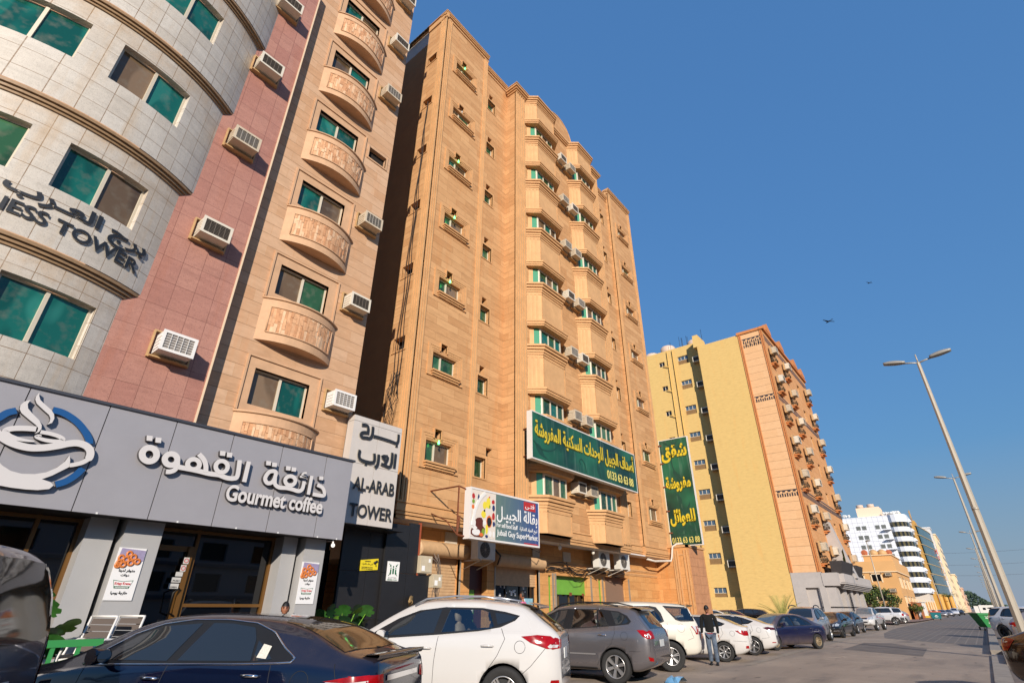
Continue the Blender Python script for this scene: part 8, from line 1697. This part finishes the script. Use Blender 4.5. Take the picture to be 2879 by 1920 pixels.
for h in fh: pane_window(yb, FYF, h[0], h[1], h[2], h[3], .25, [BROWNG, GREENG])
mb = MB()
for u in (25.4, 24.6): mb.tube([(66.8,u,1),(66.8,u,34.8)], .07, 6)
for k in range(9): mb.tube([(66.8,25.4,32.3-3.74*k),(66.8,26.2,32.7-3.74*k)], .06, 6)
mb.build('waste_pipe', mat('yellow_pipe', S((214,170,92)), .7), yb)
IRON = mat('wrought_iron', S((88,70,48)), .6)
def iron_balcony(x, z):
    mb = MB()
    for k in range(9):
        a = PI*k/8; px, py = x+.75-.75*math.cos(a), YY-.55*math.sin(a)
        mb.tube([(px, YY-.55*math.sin(a)*.6, z-1.5),(px, YY-.55*math.sin(a)*1.25, z-1.2),(px, py, z-.75)], .03, 4)
    for zz, s_ in ((z-.75,1),(z-1.45,.65),(z-1.1,1.2)): mb.tube([(x+.75-.75*math.cos(PI*k/10), YY-.55*s_*math.sin(PI*k/10), zz) for k in range(11)], .035, 4)
    for k in range(8):
        a = PI*(k+.5)/8; c = (x+.75-.75*math.cos(a), YY-.62*math.sin(a), z-1.1); mb.tube([(c[0]+.10*math.cos(q), c[1], c[2]+.16*math.sin(q)) for q in [2*PI*j/8 for j in range(9)]], .022, 4)
    b_ = mb.build('iron_balcony', IRON, yb)
    mb = MB(); mb.hexa([(x-.1,YY-.55,z-1.62),(x+1.6,YY-.55,z-1.62),(x+1.6,YY,z-1.62),(x-.1,YY,z-1.62),(x-.1,YY-.6,z-1.5),(x+1.6,YY-.6,z-1.5),(x+1.6,YY,z-1.5),(x-.1,YY,z-1.5)]); mb.box(x,x+1.5,YY-.3,YY,z-1.8,z-1.62); mb.build('balcony_slab', ORG, b_)
for k in range(7):
    for ci, (x, g) in enumerate(((66.0,'nearest'),(72.3,'second'),(84.4,'farthest'))):
        z = 7.2+3.85*k; iron_balcony(x, z)
        ac(1 if (k+ci)%2 else 2, (x-.1, YY-.35, z-.25), 'box air conditioner on the yellow building front, %s column, %s up' % (g, ORD[k]), 'air conditioners on the yellow building front', 0, (1.65,1.3,1.75))
for k in range(8):
    ac(1, (66.98, 21.7, 33.0-3.74*k-1.1), 'air conditioner on the yellow side recess, %s from the roof' % ORD[k], 'air conditioners in the yellow recess', R(-90), (1.5,1.5,1.6))
# roof gables, tanks and antennas
mb = MB()
for x in (66.5, 72.8, 80.5, 85): mb.prism([(x-.4,33.5),(x+2.2,33.5),(x+2.2,34.1),(x+.9,34.9),(x-.4,34.1)], YY-.3, YY+.2, 'y')
mb.build('roof_pediment', ORG, yb)
mb = MB()
for x, y in ((69,26),(70,29),(69.5,22)): mb.lathe([(0,0),(1.1,0),(1.1,1.2),(.9,1.45),(0,1.5)], 14, 0, Matrix.Translation((x,y,35)))
tk = mb.build('water_tank', mat('pale_tank', S((206,180,160)), .6), yb)
mb = MB(); rr = random.Random(6)
for k in range(12): x, y = 66+rr.uniform(0,2), 20+rr.uniform(0,12); mb.tube([(x,y,34.9),(x,y,36+rr.uniform(0,.8))], .025, 4)
mb.build('roof_rebar', BLACK, yb)
# grey podium
GP = mat('grey_podium', S((176,168,162)), .6, noise=.08, nscale=1.5)
mb = MB(); mb.box(65.3,65.6,12.4,14.95,-.3,4.9); mb.fbox(FYS, 12.0, 14.95, 3.4, 4.84, -.5, .05); mb.box(64.9, 84, 10.6, 12.05, 3.55, 4.75); mb.box(66, 84, 10.2, 10.6, 3.9, 4.7)
for i in range(4): mb.box(65.5-.3*i+.6, 83, 10.55-.16*i, 10.75, 3.3+.14*i, 3.42+.14*i)
mb.hexa([(72.6,10.0,4.5),(74.2,10.0,4.5),(74.2,12,4.5),(72.6,12,4.5),(72.9,11.4,10.6),(74.0,11.4,10.6),(74.0,12,10.6),(72.9,12,10.6)])
for x in (65.0,68.8,72.6,76.4,80): mb.box(x, x+1.5, 11.0, 12.6, -.3, 3.4)
mb.box(64.92,65.6,13.8,14.95,-.3,3.4); mb.box(64.92,65.6,11.9,12.5,-.3,3.4)
mb.build('podium', GP, yb)
mb = MB(); mb.box(66,83,12.7,12.9,-.3,3.4); mb.build('podium_glass', DARKG, yb)
mb = MB()
for x0, x1 in ((66,72.4),(74.4,79)): mb.hexa([(x0,10.35,4.75),(x1,10.35,4.75),(x1,11.2,4.75),(x0,11.2,4.75),(x0,10.0,5.9),(x1,10.0,5.9),(x1,11.2,5.9),(x0,11.2,5.9)])
for x in (65.0,68.8,72.6,76.4,80): mb.box(x-.01, x+1.51, 10.99, 12.61, 1.55, 1.68)
mb.build('black_fascia', mat('weathered_black', S((52,46,44)), .6, noise=.3, nscale=3), yb)
fl = thing('flag', 'small green flag on a slanted pole above the podium', 'flag', (70, 10.6, 6)); mb = MB(); mb.tube([(70.5,10.6,5.2),(69.6,10.2,7.4)], .03, 5); mb.build('pole', STEEL, fl)
mb = MB(); mb.grid([[(69.6+.35*i+.05*math.sin(j), 10.2+.12*i+.1*math.sin(i*1.5), 7.3-.42*j-.22*i) for j in range(4)] for i in range(5)], 0, True); mb.build('cloth', mat('flag_green', S((20,92,60)), .8), fl, fix=False)
# ================================================================ tan low building
tb = thing('tan_building', 'low tan building with white framed windows and rooftop water tanks', 'building', (120, 13, 0))
TAN = mat('tan_render', S((206,158,102)), .85, noise=.06, nscale=.5); TFR = mat('cream_frame', S((226,200,164)), .7)
mb = MB(); mb.box(110, 131, 9.5, 18, -.3, 6.9); mb.build('wall', TAN, tb)
mb = MB(); mb.box(109.85, 131.2, 9.35, 18, 6.9, 8.5); mb.box(111, 122, 9.6, 13.6, 8.5, 9.4); mb.build('parapet', mat('tan_parapet', S((212,164,108)), .85, noise=.05, nscale=.5), tb)
mb = MB(); mb.box(109.8,131.3,9.3,18,6.8,6.95); mb.box(110.8,122.2,9.45,13.8,9.4,9.55); mb.build('string_course', TFR, tb)
fT, fTF = FX(110), FY(9.5)
def twin(f, u0, u1, z0, z1):
    mb = MB()
    for a in ((u0-.18,u0,z0-.2,z1+.15),(u1,u1+.18,z0-.2,z1+.15),(u0-.18,u1+.18,z1,z1+.17)): mb.fbox(f, *a, -.05, .08)
    w_ = mb.build('window', TFR, tb); mb = MB(); mb.fbox(f,u0,u1,z0,z1,-.05,.02); mb.build('pane', DARKG, w_)
for u0, u1, z0, z1 in ((11.75,13.0,5.5,6.5),(14.2,14.8,5.6,6.4),(11.75,13.0,2.6,4.0),(14.2,14.8,2.0,3.4)): twin(fT, u0, u1, z0, z1)
for k, u in enumerate((112,113.6,117.5,119,123,124.6,128,129.4)):
    for z0 in (1.9,4.7): twin(fTF, u, u+.8, z0, z0+1.3)
for i, (u, z) in enumerate(((11.0,6.25),(11.0,3.9))): ac(2, (109.95, u, z), ['upper','lower'][i]+' air conditioner on the tan building side wall', 'air conditioners on the tan building', R(-90), (1.2,1,1))
for k, (x, y, m_) in enumerate(((111.6,13.3,1),(112.5,12.1,0),(112.8,10.9,0),(113.6,10.0,1))):
    mb = MB(); 
    if m_: mb.grid([[(x+.06*(q**2), y+.5*q*math.cos(a), 9.95+.5*q*math.sin(a)) for a in [2*PI*j/14 for j in range(14)]] for q in (0.01,.5,1)], 0, True, True); mb.tube([(x,y,9.5),(x,y,9.9)], .05, 5); o = mb.build('satellite_dish', mat('rusty_dish', S((176,96,60)), .7)); tag(o, ['','',''][0]+('left' if k == 0 else 'right')+' rust coloured satellite dish on tan building roof', 'satellite dish')
    else: mb.lathe([(0,9.5),(.66,9.55),(.72,9.9),(.60,10.2),(.25,10.45),(0,10.5)], 16, 0, Matrix.Translation((x,y,0))); o = mb.build('water_tank', mat('tan_tank', S((196,154,104)), .6)); tag(o, ('left' if k == 1 else 'right')+' domed tan water tank on tan building roof', 'water tank')
mb = MB(); mb.box(112, 131, 8.9, 9.0, -.2, 2.4); mb.box(111.9,131,8.86,9.04,2.4,2.5); o = mb.build('orange_gate_wall', mat('orange_wall', S((170,98,50)), .8, noise=.15, nscale=1)); tag(o, 'rusty orange boundary wall in front of the tan building', 'wall')
mb = MB(); mb.box(133.4,135.6,8.6,10.0,-.1,2.6); mb.box(133.2,135.8,8.4,10.2,2.6,2.72); o = mb.build('white_booth', WHITEP); tag(o, 'small white booth on a yellow base beside the teal bin', 'booth')
mb = MB(); mb.box(133.3,135.7,8.45,8.6,-.12,.35); mb.box(133.2,133.4,8.5,10.1,-.12,.35); o2 = mb.build('yellow_base', mat('yellow_kerb', S((206,170,50)), .7), o)
fn = thing('beige_fence', 'beige corrugated fence with posts beyond the white booth', 'fence', (150,11,0)); mb = MB()
for k in range(60): mb.box(137+.6*k, 137.55+.6*k, 10.3-.02*k+.03*(k%2), 10.4-.02*k, -.2, 2.9)
mb.build('sheeting', mat('beige_sheet', S((206,158,98)), .7), fn); mb = MB()
for k in range(8): mb.box(137+5*k, 137.2+5*k, 10.1-.17*k, 10.3-.17*k, -.2, 3.2)
mb.build('post', TFR, fn)
# ================================================================ white tower with banded windows
wb = thing('white_tower', 'white grid clad office block with striped dark window bands on its rounded corner', 'building', (255, 22, 0))
WG = stone('white_grid', S((226,228,232)), S((220,222,228)), S((150,152,160)), 1.7, 1.7, .05, off=0.0, grain=.03)
XW = 245; fW = FX(XW)
mb = MB(); wall(mb, fW, 18.6, 35, -.3, 32.6, [], .1); mb.quad((XW,18.6,32.6),(XW,35,32.6),(275,35,32.6),(275,18.6,32.6)); mb.build('side_wall', WG, wb, fix=False)
pl_ = [(245,18.6),(243.9,17.6),(243.6,16.2),(243.9,14.9),(245,13.8),(246.8,13.1),(249.5,12.9),(262,12.9)]
WBD = mat('white_band', S((224,226,230)), .4, noise=.04, nscale=1); mb = MB(); gb = MB(); DB = mat('band_glass_olive', S((92,84,56)), .1, 0, .6); DB2 = mat('band_glass_dark', S((34,34,34)), .08, 0, .7)
for k in range(8):
    z0 = 8.0+3.37*k-1.65; z1 = 8.0+3.37*k; ztop = z1 if k < 7 else 32.6
    for a, b in zip(pl_[:-1], pl_[1:]):
        mb.quad((*a,z0),(*b,z0),(*b,ztop if k == 7 else z1),(*a,ztop if k == 7 else z1))
    if k < 7:
        for i, (a, b) in enumerate(zip(pl_[:-1], pl_[1:])):
            n = 2 if i < 6 else 6
            for j in range(n):
                p = [a[q]+(b[q]-a[q])*j/n for q in (0,1)]; r_ = [a[q]+(b[q]-a[q])*(j+1)/n for q in (0,1)]
                gb.quad((p[0]+.06,p[1]+.02,z1),(r_[0]+.06,r_[1]+.02,z1),(r_[0]+.06,r_[1]+.02,z1+1.72),(p[0]+.06,p[1]+.02,z1+1.72), (i*2+j) % 2)
mb.poly([(*p,32.6) for p in pl_]+[(262,18.6,32.6)]); mb.build('banded_front', WBD, wb, fix=False); gb.build('window_band', [DB, DB2], wb, fix=False)
mb = MB(); mb.box(246, 262, 13.6, 18.6, -.3, 6.1); mb.build('ground_floor', mat('pale_base', S((206,194,180)), .7), wb)
for z in [29.4-3.37*k for k in range(4)]:
    for u in (28.8, 26.9, 22.6, 20.6):
        mb = MB(); mb.fbox(fW, u-.75, u+.75, z-1.45, z, 0, .08); w_ = mb.build('window', mat('window_grey', S((150,152,150)), .5), wb); mb = MB(); mb.fbox(fW, u-.62, u+.62, z-1.32, z-.12, .08, .10); mb.build('pane', mat('grey_pane', S((104,106,102)), .15), w_)
mb = MB()
for k in range(7): mb.box(243.2, 246, 18.4, 21, 7.2+3.37*k, 7.4+3.37*k)
for k in range(8): z = 7+3.37*k; mb.hexa([(252,12.0,z),(256,12.0,z),(256,12.9,z),(252,12.9,z),(252,12.6,z+1),(256,12.6,z+1),(256,12.9,z+1),(252,12.9,z+1)])
mb.build('ledge', WBD, wb)
mb = MB(); mb.box(247, 256, 20.5, 28.2, 32.6, 36.2); mb.box(247,262,14.5,20,32.6,33.6); mb.build('roof_house', mat('cream_render', S((232,206,178)), .8), wb)
rr = random.Random(9)
mb = MB()
for k in range(2): mb.lathe([(0,36.2),(1.2,36.2),(1.2,37.4),(0,37.6)], 12, 0, Matrix.Translation((248.5,26.8-3.6*k,0)))
mb.build('water_tank', MATS['pale_tank'], wb)
for k in range(12):
    y = (33-.5*k) if k < 5 else (19.5-.75*(k-5)); x = 245.6+rr.uniform(0,1); z = 32.6; s_ = rr.uniform(.35,.6)
    mb = MB(); mb.grid([[(x+.15*q*q, y+s_*q*math.cos(a), z+.9+s_*q*math.sin(a)) for a in [2*PI*j/12 for j in range(12)]] for q in (.01,.5,1)], 0, True, True); mb.tube([(x,y,z),(x,y,z+.9)], .05, 4)
    o = mb.build('satellite_dish', mat('white_dish', S((216,214,208)), .6)); tag(o, 'white satellite dish among the cluster on the white tower roof', 'satellite dish', 'dishes on the white tower roof')
# ================================================================ glass hotel and farther blocks
gh = thing('glass_hotel', 'dark green glass hotel with golden side and vertical red and yellow hotel letters', 'building', (290, 12, 0))
GGL = stone('green_curtain_wall', S((40,84,80)), S((26,60,62)), S((14,30,30)), 2.4, 1.15, .06, grain=0); GGL.node_tree.nodes['Principled BSDF'].inputs['Roughness'].default_value = .08; GGL.node_tree.nodes['Principled BSDF'].inputs['Specular IOR Level'].default_value = .8
GLD = mat('gold_render', S((196,150,72)), .6, .1, noise=.05, nscale=.3)
pg_ = [(269,11.9),(272,11.5),(276,11.2),(284,10.6),(292,10.0),(300,9.6),(306,9.5)]
mb = MB(); mb.prism([(262.5,13.2),(264,12.7),(300,9.9),(312,9.7),(312,20),(262.5,20)], -.3, 31.5); mb.build('gold_body', GLD, gh)
mb = MB()
for k in range(7):
    z0, z1 = 6.5+3.5*k, 6.5+3.5*k+3.3
    for a, b in zip(pg_[:-1], pg_[1:]): mb.quad((*a,z0),(*b,z0),(b[0],b[1]-.0,z1),(a[0],a[1]-.0,z1))
    
mb.build('glass_front', GGL, gh, fix=False)
mb = MB()
for k in range(8): mb.prism([(p[0],p[1]-.15) for p in pg_]+[(306,10.2),(264,13)], 6.5+3.5*k-.22, 6.5+3.5*k)
mb.build('floor_ledge', mat('gold_ledge', S((190,160,104)), .6), gh)
mb = MB()
for x, y in ((266,11.8),(278,10.6),(292,9.6)): mb.lathe([(.9,-.3),(.9,6.3)], 12, 0, Matrix.Translation((x,y,0)))
mb.build('column', GLD, gh)
for i, ch in enumerate('HOTEL'):
    lettering('hotel_letter', ch, lambda u, z, d: (302.0+u*1.0, 9.3-d, z), 0, 22.6-2.6*i, 3.4, 1.9, 0, .2, mat('hotel_red', S((206,60,46)), .5) if i < 2 else mat('hotel_yellow', S((216,160,80)), .5), gh, .03)
mb = MB(); mb.box(270,280,12,16,31.5,33); mb.tube([(272,13,33),(272,13,37)], .12, 4); mb.tube([(278,13,33),(278,13,38)], .12, 4); mb.tube([(270,13,36.2),(274,13,36.2)], .1, 4); mb.build('roof_plant', GLD, gh)
def far_block(name, label, x0, x1, y0, y1, h, m, rows, cols, seed):
    t = thing(name, label, 'building', (x0, y0, 0)); mb = MB(); mb.box(x0,x1,y0,y1,-.3,h); mb.box(x0-.3,x1+.3,y0-.3,y1,h,h+.6); mb.build('wall', m, t)
    for f, u0, u1 in ((FX(x0),y0+1,y1-1),(FY(y0),x0+1,x1-1)):
        for r in range(rows):
            mb = MB(); n = max(2, int((u1-u0)/cols))
            for c in range(n): u = u0+(u1-u0)*(c+.25)/n; mb.fbox(f, u, u+(u1-u0)/n*.5, 3.2+(h-4)*r/rows, 3.2+(h-4)*r/rows+1.5, 0, .03)
            mb.build('window', DARKG, t)
    return t
CRF = mat('cream_facade', S((232,208,170)), .8, noise=.04, nscale=.3); PKF = mat('pinkish_facade', S((214,176,148)), .8, noise=.04, nscale=.3)
far_block('pale_tower', 'slim pale tower rising right behind the glass hotel', 312, 322, 9.2, 22, 34, mat('pale_tower_render', S((206,206,206)), .6), 8, 3, 1)
t = far_block('cream_tower', 'cream tower beyond the glass hotel with a vertical row of letters', 332, 366, 8.6, 24, 33, CRF, 9, 4, 2)
far_block('cream_block', 'lower cream building past the cream tower', 372, 402, 7.4, 24, 17, CRF, 4, 4, 3)
far_block('pink_house', 'pinkish balconied house at the far end of the street', 404, 430, 6.8, 24, 11.5, PKF, 3, 4, 4)
far_block('last_block', 'last low beige building far down the street', 440, 500, 7.5, 24, 9, PKF, 2, 6, 5)
t = thing('container_house', 'white container cabins at the far end of the road', 'cabin', (330, 1, 0)); mb = MB(); mb.box(300, 306, -3.2, 1.8, -.1, 2.9); mb.box(300,306,2.0,3.4,-.1,2.6); mb.build('wall', WHITEP, t)
mb = MB()
for y in (-2.4,-.2): mb.box(299.95,300,y,y+.9,1.2,2.0)
mb.build('window', DARKG, t)
# ================================================================ vegetation
FOL = [mat('leaf_mid', S((74,92,34)), .6, noise=.3, nscale=1.5), mat('leaf_dark', S((44,60,26)), .6, noise=.3, nscale=1.5), mat('leaf_light', S((110,124,46)), .6, noise=.2, nscale=1.5)]; BARK = mat('bark', S((92,74,56)), .9, noise=.3, nscale=8)
def tree(loc, h, w_, label, seed, n=1500, ls=.16, group='trees before the tan building'):
    t = thing('leafy_tree', label, 'tree', (0,0,0), 0, group); rr = random.Random(seed); mb = MB()
    mb.tube([(0,0,0),(.05,.03,h*.3),(-.03,.06,h*.55)], [.13,.10,.06], 7); cl = []
    for k in range(9):
        a = rr.uniform(0,2*PI); q = rr.uniform(.25,1)*w_*.5; c = Vector((q*math.cos(a), q*math.sin(a), h*rr.uniform(.35,.95)*(1-.25*(q/(w_*.5))**2))); cl.append((c, rr.uniform(.35,.6)*w_*.42)); mb.tube([(0,.03,h*.3),tuple(c*.6+Vector((0,0,h*.12))),tuple(c)], [.05,.03,.015], 5)
    mb.build('trunk', BARK, t); lf = MB()
    for c, r_ in cl:
        for q in range(n//9):
            d = Vector((rr.gauss(0,1),rr.gauss(0,1),rr.gauss(0,.8))); d = d.normalized()*r_*rr.uniform(.35,1.05); p = c+d
            if p.z < .25: continue
            a = Vector((rr.gauss(0,1),rr.gauss(0,1),rr.gauss(0,1))).normalized()*ls; b = a.cross(Vector((rr.gauss(0,1),rr.gauss(0,1),rr.gauss(0,1)))).normalized()*ls*.5
            lf.poly([p-a, p+b, p+a, p-b], rr.choice((0,0,1,1,2)))
    lf.build('crown', FOL, t, fix=False); t.location = loc
tree((95,15.2,GZ), 4.6, 4.4, 'left leafy tree between yellow and tan buildings', 1); tree((98,13.0,GZ), 5.6, 4.2, 'tallest leafy tree in the middle before the tan building', 2); tree((100,11.3,GZ), 4.6, 3.6, 'right leafy tree beside the grey lamp post', 3); tree((112,8.4,GZ), 2.6, 1.8, 'small bushy tree before the orange boundary wall', 4, 700, .12)
PALM = mat('palm_frond', S((150,150,76)), .6, noise=.3, nscale=3); PALMD = mat('palm_frond_green', S((88,104,46)), .6, noise=.3, nscale=3)
def palm(loc, hs, n, L_, label, seed, up=.9, pm=PALM):
    t = thing('palm_tree', label, 'palm', (0,0,0)); rr = random.Random(seed)
    mb = MB(); mb.tube([(0,0,0),(.03,0,hs*.5),(0,0,hs)], [.22,.17,.15], 9); mb.build('trunk', BARK, t); fr = MB()
    for k in range(n):
        a = 2*PI*k/n+rr.uniform(-.2,.2); el = rr.uniform(.25,up+.4); P = []; p = Vector((0,0,hs)); d = Vector((math.cos(a)*math.cos(el), math.sin(a)*math.cos(el), math.sin(el)))
        for q in range(9): P.append(p.copy()); p = p+d*L_/8; d.z -= .11; d.normalize()
        fr.tube(P, [.03-.003*q for q in range(9)], 4)
        sd = Vector((-math.sin(a), math.cos(a), 0))
        for q in range(1,9):
            for j in range(3):
                b = P[q-1]+(P[q]-P[q-1])*(j/3); t_ = (P[q]-P[q-1]).normalized(); ll = L_*.26*(1-.55*abs(q/8-.35)*1.4)
                for s_ in (-1,1):
                    tip = b+(sd*s_*.75+t_*.7+Vector((0,0,.25))).normalized()*ll; wv = t_*.035*L_*.5; fr.poly([b-wv*.5, tip, b+wv*.5])
    fr.build('fronds', pm, t, fix=False); t.location = loc
palm((57.2,14.6,GZ), .55, 20, 2.5, 'young date palm clump in front of the yellow building', 5, .9); palm((245,8.6,GZ), 5.0, 26, 3.0, 'distant palm with drooping fronds before the far hotel', 6, .6, PALMD); palm((250,6.6,GZ), .8, 18, 2.6, 'low distant palm at the roadside', 7, .9, PALMD)
# far tree mass on the horizon
mb = MB(); rr = random.Random(12)
for k in range(2600):
    x = 1300+rr.uniform(-60,60); y = rr.uniform(-30,46); hh = 22*math.exp(-((y-16)/20)**2)+7; z = rr.uniform(0,1)**.6*hh; s_ = rr.uniform(1.2,2.6)
    a = Vector((rr.gauss(0,1),rr.gauss(0,1),rr.gauss(0,1))).normalized()*s_; b = a.cross(Vector((rr.gauss(0,1),rr.gauss(0,1),rr.gauss(0,1)))).normalized()*s_*.7; p = Vector((x,y,z)); mb.poly([p-a,p+b,p+a,p-b], rr.choice((0,1)))
o = mb.build('far_woodland', [mat('far_leaf', S((70,88,66)), .9), mat('far_leaf_dark', S((52,70,56)), .9)], fix=False); o['kind'] = 'stuff'
# overhead wires beyond the road end
mb = MB()
for k, z in enumerate((64,50,38)): mb.tube([(900,60-12*j,z+2.5*((j-6)/6)**2) for j in range(13)], .14, 4)
o = mb.build('overhead_wires', mat('wire_grey', S((96,104,116)), .7)); tag(o, 'thin overhead power lines crossing the sky at the road end', 'wires')
# birds
for i, (p, s_, lb) in enumerate((((100,7.2,48),1.3,'dark bird gliding just above the nearest lamp heads'),((120,21,40),.7,'tiny bird left of the nearest lamp heads'),((90,-.5,48),.6,'tiny bird high at the right of the sky'))):
    mb = MB(); M_ = Matrix.Translation(p) @ Matrix.Rotation(.9,4,'Z') @ Matrix.Scale(s_,4)
    body = [(-.45,.01),(-.3,.05),(-.1,.075),(.1,.075),(.3,.05),(.42,.04),(.52,.01)]
    mb.grid([[tuple(M_ @ Vector((x, r_*math.cos(a), r_*math.sin(a)))) for a in [2*PI*k/8 for k in range(8)]] for x, r_ in body], 0, True, True)
    for sgn in (1,-1):
        w_ = [(.22,.05,.03),(.18,.45,.16),(.0,.95,.10),(-.12,.90,.09),(-.02,.45,.14),(-.12,.05,.03)]
        top = [tuple(M_ @ Vector((x,sgn*y,z))) for x,y,z in w_]; mb.poly(top); mb.poly([tuple(M_ @ Vector((x,sgn*y,z-.02))) for x,y,z in w_])
    mb.poly([tuple(M_ @ Vector(v)) for v in ((-.42,.03,0),(-.72,.14,0),(-.72,-.14,0),(-.42,-.03,0))])
    o = mb.build('bird', mat('bird_grey', S((60,62,68)), .8)); tag(o, lb, 'bird', 'birds in the sky')
